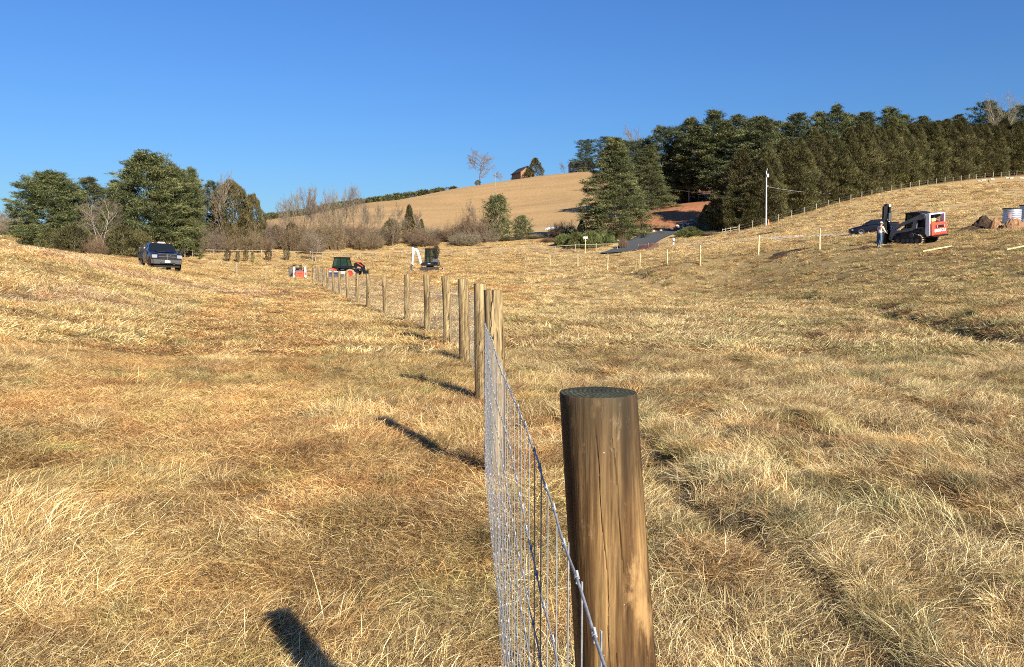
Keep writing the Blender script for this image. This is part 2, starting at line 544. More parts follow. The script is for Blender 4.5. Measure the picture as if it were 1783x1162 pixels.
def earth(name, stops, sc=3.0, bs=0.5):
    m, nt, b, out = new_mat(name)
    g = N(nt, 'ShaderNodeNewGeometry')
    f = noise(nt, sc, 8, 0.75, g.outputs['Position'], 0.4)
    nt.links.new(ramp(nt, f, stops), b.inputs['Base Color'])
    b.inputs['Roughness'].default_value = 0.95
    b.inputs['Specular IOR Level'].default_value = 0.1
    bump(nt, b, f, bs, 0.15)
    return m
MAT['red_soil'] = earth('red_soil', [(0.3, (0.16, 0.06, 0.03)), (0.5, (0.33, 0.14, 0.065)), (0.7, (0.44, 0.22, 0.11))], 1.2)
MAT['dark_soil'] = earth('dark_soil', [(0.3, (0.02, 0.013, 0.009)), (0.5, (0.055, 0.034, 0.022)), (0.7, (0.15, 0.09, 0.055))], 3.0)
MAT['brown_soil'] = earth('brown_soil', [(0.3, (0.12, 0.06, 0.03)), (0.5, (0.28, 0.15, 0.075)), (0.7, (0.40, 0.23, 0.12))], 3.0)
MAT['asphalt'] = earth('asphalt', [(0.3, (0.055, 0.058, 0.062)), (0.6, (0.085, 0.088, 0.09)), (0.8, (0.12, 0.12, 0.12))], 4.0, 0.1)
MAT['gravel'] = earth('gravel', [(0.3, (0.30, 0.27, 0.24)), (0.5, (0.46, 0.43, 0.39)), (0.7, (0.60, 0.57, 0.52))], 5.0)
MAT['snow'] = earth('snow', [(0.3, (0.70, 0.74, 0.80)), (0.7, (0.86, 0.88, 0.92))], 2.0, 0.2)

def wood_material(name, dark, mid, light, top, streak=1.0, near=False):
    m, nt, b, out = new_mat(name)
    tc = N(nt, 'ShaderNodeTexCoord')
    oi = N(nt, 'ShaderNodeObjectInfo')
    off = N(nt, 'ShaderNodeVectorMath', operation='MULTIPLY_ADD')
    nt.links.new(oi.outputs['Random'], off.inputs[0]); off.inputs[1].default_value = (31, 17, 11); nt.links.new(tc.outputs['Object'], off.inputs[2])
    V = off.outputs[0]
    n1 = noise(nt, 1.0, 6, 0.6, mapping(nt, V, (24, 24, 1.5)), 0.25)           # broad smears
    n2 = noise(nt, 1.0, 7, 0.7, mapping(nt, V, (170, 170, 6.0)), 0.1)          # grain
    n3 = noise(nt, 1.0, 7, 0.72, mapping(nt, V, (15, 15, 5.5)), 0.3)         # scuffed pale patches
    base = ramp(nt, n1, [(0.36, dark), (0.50, mid), (0.63, light)])
    gr = ramp(nt, n2, [(0.32, (0.38, 0.34, 0.30)), (0.50, (1, 1, 1)), (0.70, (1.22, 1.2, 1.12))])
    c = mix(nt, 0.85, base, gr, 'MULTIPLY')
    pale = ramp(nt, n3, [(0.555, (0, 0, 0)), (0.66, (0.62 * streak,) * 3)])
    c = mix(nt, pale, c, tuple(min(1, k * 1.5) for k in light))
    dk = ramp(nt, noise(nt, 1.0, 5, 0.6, mapping(nt, V, (30, 30, 2.0), (0, 0, 1.0)), 0.3), [(0.53, (0, 0, 0)), (0.66, (0.7 * streak,) * 3)])
    c = mix(nt, dk, c, tuple(k * 0.45 for k in dark))
    # long checks
    vor = N(nt, 'ShaderNodeTexVoronoi', feature='DISTANCE_TO_EDGE', inputs={'Scale': 1.0})
    wv = N(nt, 'ShaderNodeVectorMath', operation='ADD')
    nt.links.new(mapping(nt, V, (34, 34, 1.6)), wv.inputs[0])
    nn = N(nt, 'ShaderNodeTexNoise', inputs={'Scale': 9.0, 'Detail': 3})
    nt.links.new(tc.outputs['Object'], nn.inputs['Vector'])
    sc = N(nt, 'ShaderNodeVectorMath', operation='SCALE'); sc.inputs[3].default_value = 0.5
    nt.links.new(nn.outputs['Color'], sc.inputs[0]); nt.links.new(sc.outputs[0], wv.inputs[1])
    nt.links.new(wv.outputs[0], vor.inputs['Vector'])
    ck = ramp(nt, vor.outputs['Distance'], [(0.0, (1, 1, 1)), (0.022, (0.9, 0.9, 0.9)), (0.05, (0, 0, 0))])
    msk = ramp(nt, noise(nt, 1.0, 2, 0.5, mapping(nt, V, (7, 7, 1.3), (0, 0, 2.0))), [(0.47, (0, 0, 0)), (0.54, (1, 1, 1))])
    cm = mix(nt, 1.0, ck, msk, 'MULTIPLY')
    c = mix(nt, cm, c, (0.018, 0.011, 0.007))
    if near:   # weather stain creeping down from the sawn end, scuffs, then small pale specks of mud
        sz = N(nt, 'ShaderNodeSeparateXYZ'); nt.links.new(tc.outputs['Object'], sz.inputs[0])
        zz = N(nt, 'ShaderNodeMath', operation='MULTIPLY_ADD'); zz.inputs[1].default_value = 0.34
        nt.links.new(n1, zz.inputs[0]); nt.links.new(sz.outputs['Z'], zz.inputs[2])
        st = ramp(nt, zz.outputs[0], [(0.0, (0, 0, 0)), (1.0, (1, 1, 1))])
        mr = N(nt, 'ShaderNodeMapRange'); mr.inputs['From Min'].default_value = 1.30; mr.inputs['From Max'].default_value = 1.52; mr.inputs['To Max'].default_value = 0.75
        nt.links.new(zz.outputs[0], mr.inputs['Value'])
        c = mix(nt, mr.outputs[0], c, (0.050, 0.042, 0.026))
        sc_ = ramp(nt, noise(nt, 1.0, 8, 0.8, mapping(nt, V, (34, 34, 16), (0, 0, 0.7)), 0.2), [(0.58, (0, 0, 0)), (0.68, (0.5, 0.5, 0.5))])
        c = mix(nt, sc_, c, (0.30, 0.20, 0.11))
        v2 = N(nt, 'ShaderNodeTexVoronoi', inputs={'Scale': 95.0, 'Randomness': 1.0})
        nt.links.new(tc.outputs['Object'], v2.inputs['Vector'])
        sp = ramp(nt, v2.outputs['Distance'], [(0.05, (1, 1, 1)), (0.13, (0, 0, 0))])
        pick = ramp(nt, v2.outputs['Color'], [(0.86, (0, 0, 0)), (0.88, (0.9, 0.9, 0.9))])
        c = mix(nt, mix(nt, 1.0, sp, pick, 'MULTIPLY'), c, (0.66, 0.58, 0.46))
    # sawn top: rings, weathered grey green
    g = N(nt, 'ShaderNodeNewGeometry')
    tnm = N(nt, 'ShaderNodeSeparateXYZ'); nt.links.new(tc.outputs['Normal'], tnm.inputs[0])
    topm = ramp(nt, tnm.outputs['Z'], [(0.86, (0, 0, 0)), (0.94, (1, 1, 1))])
    flat = mapping(nt, tc.outputs['Object'], (1, 1, 0))
    wave = N(nt, 'ShaderNodeTexWave', wave_type='RINGS', rings_direction='SPHERICAL', inputs={'Scale': 42.0, 'Distortion': 3.0, 'Detail': 3.0, 'Detail Scale': 2.0})
    nt.links.new(flat, wave.inputs['Vector'])
    saw = N(nt, 'ShaderNodeTexWave', wave_type='BANDS', bands_direction='DIAGONAL', inputs={'Scale': 70.0, 'Distortion': 5.0, 'Detail': 4.0})
    nt.links.new(flat, saw.inputs['Vector'])
    n4 = noise(nt, 26.0, 5, 0.7, tc.outputs['Object'])
    tcx = ramp(nt, n4, [(0.3, tuple(k * 0.5 for k in top)), (0.55, top), (0.75, tuple(k * 1.9 for k in top))])
    tcx = mix(nt, 0.55, tcx, wave.outputs['Color'], 'MULTIPLY')
    tcx = mix(nt, 0.22, tcx, saw.outputs['Color'], 'OVERLAY')
    ln = N(nt, 'ShaderNodeVectorMath', operation='LENGTH'); nt.links.new(flat, ln.inputs[0])
    heart = ramp(nt, ln.outputs['Value'], [(0.006, (0.55, 0.55, 0.55)), (0.022, (0, 0, 0))])
    tcx = mix(nt, heart, tcx, (0.26, 0.12, 0.05))
    c = mix(nt, topm, c, tcx)
    nt.links.new(c, b.inputs['Base Color'])
    b.inputs['Roughness'].default_value = 0.72
    b.inputs['Specular IOR Level'].default_value = 0.15
    hgt = mix(nt, cm, n2, (0, 0, 0))
    hgt = mix(nt, topm, hgt, saw.outputs['Color'])
    bump(nt, b, hgt, 0.75, 0.003)
    return m
MAT['post_near'] = wood_material('weathered_post_wood', (0.040, 0.020, 0.008), (0.118, 0.062, 0.024), (0.31, 0.185, 0.075), (0.085, 0.082, 0.044), near=True)
MAT['post'] = wood_material('treated_post_wood', (0.12, 0.078, 0.036), (0.26, 0.18, 0.085), (0.42, 0.31, 0.155), (0.13, 0.12, 0.085), 0.7)
MAT['post_new'] = wood_material('fresh_post_wood', (0.42, 0.32, 0.15), (0.60, 0.49, 0.26), (0.72, 0.62, 0.38), (0.5, 0.42, 0.24), 0.3)
MAT['post_grey'] = wood_material('grey_post_wood', (0.18, 0.145, 0.10), (0.34, 0.28, 0.20), (0.48, 0.41, 0.30), (0.4, 0.36, 0.3), 0.4)

def wire_material():
    m, nt, b, out = new_mat('galvanised_wire')
    g = N(nt, 'ShaderNodeNewGeometry')
    f = noise(nt, 90.0, 3, 0.6, g.outputs['Position'])
    nt.links.new(ramp(nt, f, [(0.35, (0.22, 0.22, 0.225)), (0.65, (0.40, 0.40, 0.405))]), b.inputs['Base Color'])
    b.inputs['Metallic'].default_value = 0.25
    b.inputs['Roughness'].default_value = 0.5
    return m
MAT['wire'] = wire_material()
MAT['dull_wire'] = paint('dull_old_wire', (0.22, 0.19, 0.16), 0.7, 0.3)
# ------------------------------------------------------------------ ground
TRACK = [(-11.6, 48.0), (-9.4, 34.0), (-6.4, 23.0), (-3.9, 14.0), (-3.0, 9.0), (-2.8, 6.0)]
TRACK2 = [(-13.3, 46.0), (-11.4, 33.0), (-8.2, 22.0), (-6.0, 14.0), (-5.0, 8.0)]
def ground_tint(x, y):
    """what grows where: rgb multiplier for straw"""
    x = np.asarray(x, dtype=np.float64); y = np.asarray(y, dtype=np.float64)
    r = np.hypot(x, y)
    big = fbm(x / 9.0, y / 9.0, 31, 3); mid = fbm(x / 2.2, y / 2.2, 41, 3); sm = fbm(x / 0.7, y / 0.7, 51, 2)
    left = 1 - sstep(-1.5, 1.5, x - 0.02 * y)
    c = np.ones(x.shape + (3,))
    c[..., 0] = 1.00 + 0.03 * left; c[..., 1] = 0.975 + 0.0 * left; c[..., 2] = 0.90 - 0.06 * left
    v = 0.80 + 0.42 * big * 0.6 + 0.30 * (mid - 0.5) + 0.22 * (sm - 0.5) * (1 - sstep(15, 40, r)) + 0.05
    # ochre worn grass
    och = sstep(0.50, 0.66, fbm(x / 3.3, y / 3.3, 61, 3)) * (0.15 + 0.30 * left) * (1 - sstep(60, 120, r))
    tr = np.minimum(poly_dist(x, y, TRACK)[0], poly_dist(x, y, TRACK2)[0])
    trk = (1 - sstep(0.25, 1.15, tr + (sm - 0.5) * 0.8)) * sstep(5, 9, y)
    och = np.maximum(och, trk * 0.55)
    oc = np.stack([1.02 * np.ones_like(v), 0.80 * np.ones_like(v), 0.62 * np.ones_like(v)], -1)
    c = c * (1 - och[..., None]) + oc * och[..., None]
    # green-grey patches, more of them on the right
    gr = sstep(0.55, 0.70, fbm(x / 1.6, y / 1.6, 71, 3)) * (0.32 + 0.12 * (1 - left)) * (1 - sstep(40, 90, r))
    gc = np.stack([0.70 * np.ones_like(v), 0.80 * np.ones_like(v), 0.62 * np.ones_like(v)], -1)
    c = c * (1 - gr[..., None]) + gc * gr[..., None]
    # darker wetter grass beyond the gully on the right
    right = sstep(8, 14, x) * sstep(20, 32, y) * (1 - sstep(70, 110, r))
    c = c * (1 - right[..., None] * np.array([0.20, 0.20, 0.24]))
    rr_ = (1 - left) * (1 - sstep(20, 40, r))
    c = c * (1 - rr_[..., None] * np.array([0.08, 0.07, 0.06]))
    # grey-violet seed heads on the left rise
    vio = sstep(0.48, 0.62, fbm(x / 6.0, y / 6.0 , 81, 3)) * sstep(18, 26, r) * (1 - sstep(48, 60, r)) * (1 - sstep(-14, -9, x))
    vc = np.array([0.86, 0.78, 0.84])
    c = c * (1 - 0.75 * vio[..., None]) + vc * 0.75 * vio[..., None]
    # far slopes: paler, smoother; the hill is tan with contour streaks
    hill = sstep(185, 215, y) * (x < 70)
    st = fbm(x / 60.0, y / 7.0 + x / 50.0, 91, 4)
    hc = np.stack([0.98 + 0.40 * (st - 0.5), 0.86 + 0.40 * (st - 0.5), 0.74 + 0.36 * (st - 0.5)], -1)
    c = np.where(hill[..., None] > 0, c * (1 - hill[..., None]) + hc * hill[..., None], c)
    upf = sstep(80, 100, r) * (x > 18) * (hill < 0.5)
    st2 = fbm(x / 14.0, y / 5.0, 101, 4)
    v2 = 1.0 + 0.30 * (st2 - 0.5)
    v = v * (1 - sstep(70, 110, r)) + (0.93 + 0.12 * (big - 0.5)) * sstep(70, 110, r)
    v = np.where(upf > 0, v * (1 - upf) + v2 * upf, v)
    c = c * v[..., None]
    # woodland floor is brown needles
    wood = sstep(0, 6, (x * 0.57 - (y - 148) * -0.0) * 0 + np.where(x > 42, y - (148 + (x - 43) * 0.62) - 1.0, -9))
    c = c * (1 - wood[..., None]) + np.array([0.35, 0.24, 0.17]) * wood[..., None]
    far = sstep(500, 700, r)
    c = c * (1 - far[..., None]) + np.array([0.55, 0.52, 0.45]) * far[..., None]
    return np.clip(c, 0.05, 1.6)

def build_ground():
    az = np.concatenate([np.linspace(-40, 40, 560, endpoint=False), np.linspace(40, 320, 120, endpoint=False)])
    rr = [0.0, 0.3]
    while rr[-1] < 5200: rr.append(rr[-1] * 1.0215 + 0.004)
    rr = np.array(rr[1:])
    A, Rr = np.meshgrid(np.radians(az), rr)
    X = np.sin(A) * Rr; Y = np.cos(A) * Rr
    Z = height(X.ravel(), Y.ravel()).reshape(X.shape)
    nA, nR = len(az), len(rr)
    V = np.stack([X, Y, Z], -1).reshape(-1, 3)
    i, j = np.meshgrid(np.arange(nR - 1), np.arange(nA), indexing='ij')
    j2 = (j + 1) % nA
    F = np.stack([i * nA + j, i * nA + j2, (i + 1) * nA + j2, (i + 1) * nA + j], -1).reshape(-1, 4)[:, ::-1]
    c0 = len(V)
    V = np.vstack([V, [[0, 0, hz(0, 0)]]])
    # centre fan as degenerate-free triangles encoded as quads is avoided: a tiny hole is closed by a disc
    T = ground_tint(V[:, 0], V[:, 1])
    T = T * (0.45 + 0.55 * sstep(25, 90, np.hypot(V[:, 0], V[:, 1])))[:, None]  # near ground darkened to imitate shade in the gaps between blades
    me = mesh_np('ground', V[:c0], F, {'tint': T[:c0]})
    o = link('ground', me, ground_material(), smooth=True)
    return put(o, 'dry straw coloured pasture rising to a bare hill', None, None, 'structure')
ground = build_ground()

def drape(name, pts, mat, dz=0.04, label=None, kind='structure', jitter=0.0, thick=0.0, res=1.0, crown=0.0):
    """a patch with the given outline, laid on the ground as one sheet; outline points are world xy"""
    P = np.array(pts, dtype=float)
    x0, y0 = P.min(0) - res; x1, y1 = P.max(0) + res
    nx, ny = int((x1 - x0) / res) + 2, int((y1 - y0) / res) + 2
    gx, gy = np.meshgrid(np.linspace(x0, x1, nx), np.linspace(y0, y1, ny))
    inside = np.zeros(gx.shape, bool)
    n = len(P)
    for i in range(n):
        ax, ay = P[i]; bx, by = P[(i + 1) % n]
        if ay == by: continue
        m = ((ay > gy) != (by > gy)) & (gx < (bx - ax) * (gy - ay) / (by - ay) + ax)
        inside ^= m
    # distance to the outline, for raggedness and crown
    d, s, a = poly_dist(gx, gy, [tuple(p) for p in P] + [tuple(P[0])])
    sd = np.where(inside, d, -d)
    if jitter: sd = sd + (fbm(gx / jitter / 2, gy / jitter / 2, 7, 3) - 0.5) * 2 * jitter
    z = height(gx.ravel(), gy.ravel()).reshape(gx.shape) + dz * sstep(-0.3 * res, 1.2 * res, sd) - 0.03 * (sd < 0)
    if crown: z = z + crown * sstep(0, 1.2 + res, sd) * (0.6 + 0.8 * fbm(gx / 0.7, gy / 0.7, 3, 2))
    keep = sd > -0.35 * res
    idx = -np.ones(gx.shape, int)
    q = keep[:-1, :-1] & keep[1:, :-1] & keep[:-1, 1:] & keep[1:, 1:]
    vid = np.arange(gx.size).reshape(gx.shape)
    F = np.stack([vid[:-1, :-1][q], vid[:-1, 1:][q], vid[1:, 1:][q], vid[1:, :-1][q]], -1)
    used = np.unique(F)
    re = -np.ones(gx.size, int); re[used] = np.arange(len(used))
    V = np.stack([gx, gy, z], -1).reshape(-1, 3)[used]
    me = mesh_np(name, V, re[F])
    o = link(name, me, mat, smooth=True)
    return put(o, label, None, None, kind)

def ribbon(name, left, right, mat, dz, label, kind='structure', n=30):
    """a strip between two world polylines, following the ground"""
    def res(pts):
        p = np.array([q[:2] for q in pts]); s = np.concatenate([[0], np.cumsum(np.hypot(*np.diff(p, axis=0).T))])
        t = np.linspace(0, s[-1], n)
        return np.stack([np.interp(t, s, p[:, 0]), np.interp(t, s, p[:, 1])], -1)
    L, Rg = res(left), res(right)
    k = np.linspace(0, 1, 9)
    P = L[:, None, :] * (1 - k)[None, :, None] + Rg[:, None, :] * k[None, :, None]
    zz = height(P[..., 0].ravel(), P[..., 1].ravel()).reshape(P.shape[:2])
    zz = zz * 0.4 + zz.mean(1, keepdims=True) * 0.6 if False else zz
    V = np.concatenate([P, (zz + dz)[..., None]], -1).reshape(-1, 3)
    vid = np.arange(n * 9).reshape(n, 9)
    F = np.stack([vid[:-1, :-1], vid[:-1, 1:], vid[1:, 1:], vid[1:, :-1]], -1).reshape(-1, 4)
    me = mesh_np(name, V, F)
    return put(link(name, me, mat, smooth=True), label, None, None, kind)

ROAD_L = [on(1040, 436, 143), on(1079, 430, 153), on(1169, 403, 172), on(1217, 387, 184), on(1262, 372, 200), on(1330, 340, 240)]
ROAD_R = [on(1112, 436, 139), on(1144, 424, 150), on(1186, 408, 163), on(1232, 389, 178), on(1278, 375, 194), on(1350, 342, 235)]
ribbon('driveway', ROAD_L, ROAD_R, MAT['asphalt'], 0.22, 'grey asphalt driveway climbing into the woods')
drape('soil_bank', [on(985, 412, 176)[:2], on(1030, 414, 166)[:2], on(1085, 424, 157)[:2], on(1166, 402, 173)[:2], on(1215, 386, 185)[:2], on(1262, 371, 201)[:2], on(1235, 352, 214)[:2],
                    on(1160, 352, 212)[:2], on(1060, 385, 190)[:2]], MAT['red_soil'], 0.12, 'bare red soil bank under the pines beside the driveway', jitter=1.0)
# gravel lane with red and dark earth along it
ribbon('gravel_lane', [hit(1095, 431), hit(1200, 425), hit(1300, 417), hit(1400, 411), hit(1500, 407)],
       [hit(1095, 433.5), hit(1200, 428), hit(1300, 420.5), hit(1400, 414), hit(1500, 409.5)], MAT['gravel'], 0.07, 'pale gravel lane running behind the new fence posts')
def blot(name, c, rx, ry, mat, label, dz=0.05, jitter=0.5, kind='structure', crown=0.0, n=14, res=0.4, rot=0.0):
    if len(c) == 2: c = hit(*c)
    pts = []
    for k in range(n):
        t = 2 * math.pi * k / n
        a, b_ = rx * math.cos(t), ry * math.sin(t)
        pts.append((c[0] + a * math.cos(rot) - b_ * math.sin(rot), c[1] + a * math.sin(rot) + b_ * math.cos(rot)))
    return drape(name, pts, mat, dz, label, kind, jitter, res=res, crown=crown)
blot('red_dirt', (1165, 433), 9, 2.6, MAT['red_soil'], 'churned red dirt between the net and the gravel lane', jitter=1.2)
blot('red_dirt', (1240, 428), 8, 1.6, MAT['brown_soil'], 'thin strip of churned dirt below the gravel lane', jitter=1.0)
blot('spoil_ridge', (1300, 413.5), 7.5, 1.0, MAT['dark_soil'], 'low dark ridge of dug soil along the gravel lane', jitter=0.6, crown=0.30)
blot('dirt_patch', (1370, 441), 1.7, 0.9, MAT['dark_soil'], 'dark scattered dirt between two new posts', jitter=0.5, crown=0.05, res=0.15)
blot('dirt_patch', (1385, 424), 3.6, 0.8, MAT['red_soil'], 'thin reddish dirt streak above the new posts', jitter=0.6)
blot('dirt_patch', (1515, 432), 2.4, 0.45, MAT['dark_soil'], 'dark spilled dirt left of the working man', jitter=0.3, crown=0.05, res=0.15)
blot('dirt_patch', (1118, 446), 1.6, 0.7, MAT['dark_soil'], 'small dark dirt spot below the orange net', jitter=0.4)
blot('ice_puddle', (768, 512), 1.0, 1.6, MAT['snow'], 'small pale blue ice patch behind the wire fence', 0.02, 0.3, res=0.2)
blot('snow_patch', (985, 402), 2.6, 5.0, MAT['snow'], 'snow remnant in the shade of the big spruce', 0.10, 1.0, res=0.5)
blot('snow_patch', (960, 398), 2.0, 3.0, MAT['snow'], 'small snow remnant at the field edge by the spruce', 0.10, 1.0, res=0.5)
for k, (u, v, Y, r_) in enumerate([(824, 701, 9.1, 0.24), (800, 634, 12.8, 0.22), (853, 838, 5.75, 0.16), (770, 601, 15.9, 0.2)]):
    blot('post_hole_dirt', on(u, v, Y), r_, r_ * 0.8, MAT['red_soil'], ['fresh red dirt at the foot of the third fence post', 'fresh red dirt at the foot of the fourth fence post', 'red dirt at the foot of the second fence post', 'red dirt at the foot of the fifth fence post'][k], 0.035, 0.1, crown=0.03, res=0.04)
# ------------------------------------------------------------------ grass
def blades(n, base, ang, length, phi0, phi1, width, r_, segs=4, rndv=None, curl=0.5):
    """vectorised ribbons: base (n,2), heading, length, start and end elevation"""
    t = np.linspace(0, 1, segs + 1)
    ph = phi0[:, None] + (phi1 - phi0)[:, None] * t[None, :] ** 0.8
    an = ang[:, None] + (r_.normal(0, curl, n))[:, None] * t[None, :]
    st = (length / segs)[:, None]
    dx = np.cos(ph) * np.cos(an) * st; dy = np.cos(ph) * np.sin(an) * st; dz = np.sin(ph) * st
    z0 = np.zeros((n, 1))
    X = base[:, :1] + np.hstack([z0, np.cumsum(dx[:, :-1], 1)]); Y = base[:, 1:] + np.hstack([z0, np.cumsum(dy[:, :-1], 1)])
    Z = np.hstack([z0, np.cumsum(dz[:, :-1], 1)])
    Z = np.maximum(Z, 0.004 + 0.01 * r_.random((n, 1))) - 0.012 * (t[None, :] == 0)
    w = width[:, None] * np.array([0.8, 1.0, 0.9, 0.6, 0.08])[None, :segs + 1] / 2
    tw = r_.uniform(-0.9, 0.9, (n, 1))
    sx, sy = -np.sin(an) * w * np.cos(tw), np.cos(an) * w * np.cos(tw); sz = np.sin(tw) * w
    L = np.stack([X - sx, Y - sy, Z - sz], -1); Rt = np.stack([X + sx, Y + sy, Z + sz], -1)
    V = np.stack([L, Rt], 2).reshape(-1, 3)                # n, segs+1, 2
    k = (np.arange(n) * (segs + 1) * 2)[:, None] + (np.arange(segs) * 2)[None, :]
    F = np.stack([k, k + 1, k + 3, k + 2], -1).reshape(-1, 4)
    rv = r_.random(n) if rndv is None else rndv
    return V, F, np.repeat(rv, (segs + 1) * 2)

def merge(parts):
    V, F, A, o = [], [], [], 0
    for v, f, a in parts:
        V.append(v); F.append(f + o); A.append(a); o += len(v)
    return np.vstack(V), np.vstack(F), np.concatenate(A)

grass_col = bpy.data.collections.new('grass_sources')
def proto(name, parts, mat):
    V, F, A = merge(parts)
    me = mesh_np(name, V, F, {'rnd': A})
    me.materials.append(mat)
    o = bpy.data.objects.new(name, me)
    grass_col.objects.link(o)
    return o

def disc(n, rad, r_):
    a = r_.random(n) * 2 * math.pi; q = np.sqrt(r_.random(n)) * rad
    return np.stack([np.cos(a) * q, np.sin(a) * q], -1)

def make_patch(kind, seed, wscale=1.0, nscale=1.0):
    r_ = np.random.default_rng(seed)
    if kind == 'mat':          # combed, lying straw
        n = int(430 * nscale)
        b = disc(n, 0.23, r_)
        v1 = blades(n, b, r_.normal(0, 0.62, n), r_.uniform(0.06, 0.21, n), np.radians(np.where(r_.random(n) < 0.28, r_.uniform(50, 85, n), r_.uniform(6, 42, n))), np.radians(r_.uniform(-20, 12, n)), r_.uniform(0.0012, 0.0030, n) * wscale, r_, rndv=np.clip(r_.normal(0.52, 0.35, n), 0, 1), curl=0.9)
        m = int(240 * nscale)
        b = disc(m, 0.23, r_)
        v2 = blades(m, b, r_.uniform(0, 6.28, m), r_.uniform(0.04, 0.14, m), np.radians(r_.uniform(20, 75, m)), np.radians(r_.uniform(-20, 30, m)), r_.uniform(0.0012, 0.0028, m) * wscale, r_, rndv=np.clip(r_.normal(0.45, 0.28, m), 0, 1), curl=0.9)
        return [v1, v2]
    if kind == 'short':        # worn, short, tangled
        n = int(420 * nscale)
        b = disc(n, 0.24, r_)
        return [blades(n, b, r_.uniform(0, 6.28, n), r_.uniform(0.04, 0.15, n), np.radians(r_.uniform(5, 60, n)), np.radians(r_.uniform(-20, 15, n)), r_.uniform(0.0016, 0.0036, n) * wscale, r_, rndv=np.clip(r_.normal(0.48, 0.26, n), 0, 1), curl=1.0)]
    if kind == 'tuft':         # fountain of dry blades
        n = int(380 * nscale)
        b = disc(n, 0.12, r_)
        an = np.arctan2(b[:, 1], b[:, 0]) + r_.normal(0, 0.95, n)
        return [blades(n, b, an, r_.uniform(0.07, 0.23, n), np.radians(r_.uniform(32, 86, n)), np.radians(r_.uniform(-38, 22, n)), r_.uniform(0.0014, 0.0032, n) * wscale, r_, rndv=np.clip(r_.normal(0.58, 0.27, n), 0, 1), curl=0.7)]
    if kind == 'wisp':         # a few tall stalks
        n = int(20 * nscale)
        b = disc(n, 0.16, r_)
        return [blades(n, b, r_.normal(0, 1.1, n), r_.uniform(0.2, 0.42, n), np.radians(r_.uniform(45, 80, n)), np.radians(r_.uniform(-10, 45, n)), r_.uniform(0.0016, 0.003, n) * wscale, r_, rndv=np.clip(r_.normal(0.7, 0.2, n), 0, 1), curl=0.5)]
    if kind == 'green':        # winter green blades among the straw
        n = int(240 * nscale)
        b = disc(n, 0.13, r_)
        an = r_.uniform(0, 6.28, n)
        return [blades(n, b, an, r_.uniform(0.09, 0.25, n), np.radians(r_.uniform(35, 82, n)), np.radians(r_.uniform(-20, 45, n)), r_.uniform(0.0016, 0.0032, n) * wscale, r_, curl=0.8)]

# alphabetical order of the names is the instance index
KINDS_ = []
def reg(kind, mat, count, seed0, w=1.0, ns=1.0, tag_=''):
    ids = []
    for k in range(count):
        name = 'source_%02d_%s' % (len(KINDS_), kind)
        proto(name, make_patch(kind, seed0 + k, w, ns), mat)
        ids.append(len(KINDS_)); KINDS_.append(name)
    return np.array(ids)
I_mat = reg('mat', MAT['straw'], 4, 100)
I_short = reg('short', MAT['straw'], 2, 200)
I_tuft = reg('tuft', MAT['straw'], 3, 300)
I_wisp = reg('wisp', MAT['straw'], 2, 400)
I_green = reg('green', MAT['green_blade'], 2, 500)
F_mat = reg('mat', MAT['straw'], 3, 600, 2.6, 0.45)         # broader, sparser blades for the middle distance
F_tuft = reg('tuft', MAT['straw'], 2, 700, 2.4, 0.45)
F_short = reg('short', MAT['straw'], 2, 800, 2.6, 0.45)
F_green = reg('green', MAT['green_blade'], 1, 900, 2.2, 0.5)

def gn_scatter(name, X, Y, yaw, scl, idx, tint, tilt=1.0, label=None):
    Z = height(X, Y)
    nrm = normal(X, Y)
    V = np.stack([X, Y, Z], -1)
    # rotation: yaw about z, then lean to the slope
    rx = np.arcsin(np.clip(-nrm[:, 1], -1, 1)) * tilt
    ry = np.arctan2(nrm[:, 0], nrm[:, 2]) * tilt
    # euler XYZ of Ry*Rx*Rz(yaw)
    cx, sx_, cy, sy_, cz, sz_ = np.cos(rx), np.sin(rx), np.cos(ry), np.sin(ry), np.cos(yaw), np.sin(yaw)
    Rm = np.zeros((len(X), 3, 3))
    Rz = Rm.copy(); Rz[:, 0, 0] = cz; Rz[:, 0, 1] = -sz_; Rz[:, 1, 0] = sz_; Rz[:, 1, 1] = cz; Rz[:, 2, 2] = 1
    Rx = Rm.copy(); Rx[:, 0, 0] = 1; Rx[:, 1, 1] = cx; Rx[:, 1, 2] = -sx_; Rx[:, 2, 1] = sx_; Rx[:, 2, 2] = cx
    Ry = Rm.copy(); Ry[:, 1, 1] = 1; Ry[:, 0, 0] = cy; Ry[:, 0, 2] = sy_; Ry[:, 2, 0] = -sy_; Ry[:, 2, 2] = cy
    M = Ry @ Rx @ Rz
    ex = np.arctan2(M[:, 2, 1], M[:, 2, 2]); ey = np.arcsin(np.clip(-M[:, 2, 0], -1, 1)); ez = np.arctan2(M[:, 1, 0], M[:, 0, 0])
    me = bpy.data.meshes.new(name)
    me.vertices.add(len(V)); me.vertices.foreach_set('co', V.astype(np.float32).ravel())
    a = me.attributes.new('rot', 'FLOAT_VECTOR', 'POINT'); a.data.foreach_set('vector', np.stack([ex, ey, ez], -1).astype(np.float32).ravel())
    a = me.attributes.new('scl', 'FLOAT', 'POINT'); a.data.foreach_set('value', scl.astype(np.float32))
    a = me.attributes.new('idx', 'INT', 'POINT'); a.data.foreach_set('value', idx.astype(np.int32))
    a = me.attributes.new('tint', 'FLOAT_COLOR', 'POINT'); a.data.foreach_set('color', np.hstack([tint, np.ones((len(V), 1))]).astype(np.float32).ravel())
    o = bpy.data.objects.new(name, me); COL.objects.link(o)
    ng = bpy.data.node_groups.get('scatter') or make_gn()
    md = o.modifiers.new('scatter', 'NODES'); md.node_group = ng
    return put(o, label, None, None, 'stuff')

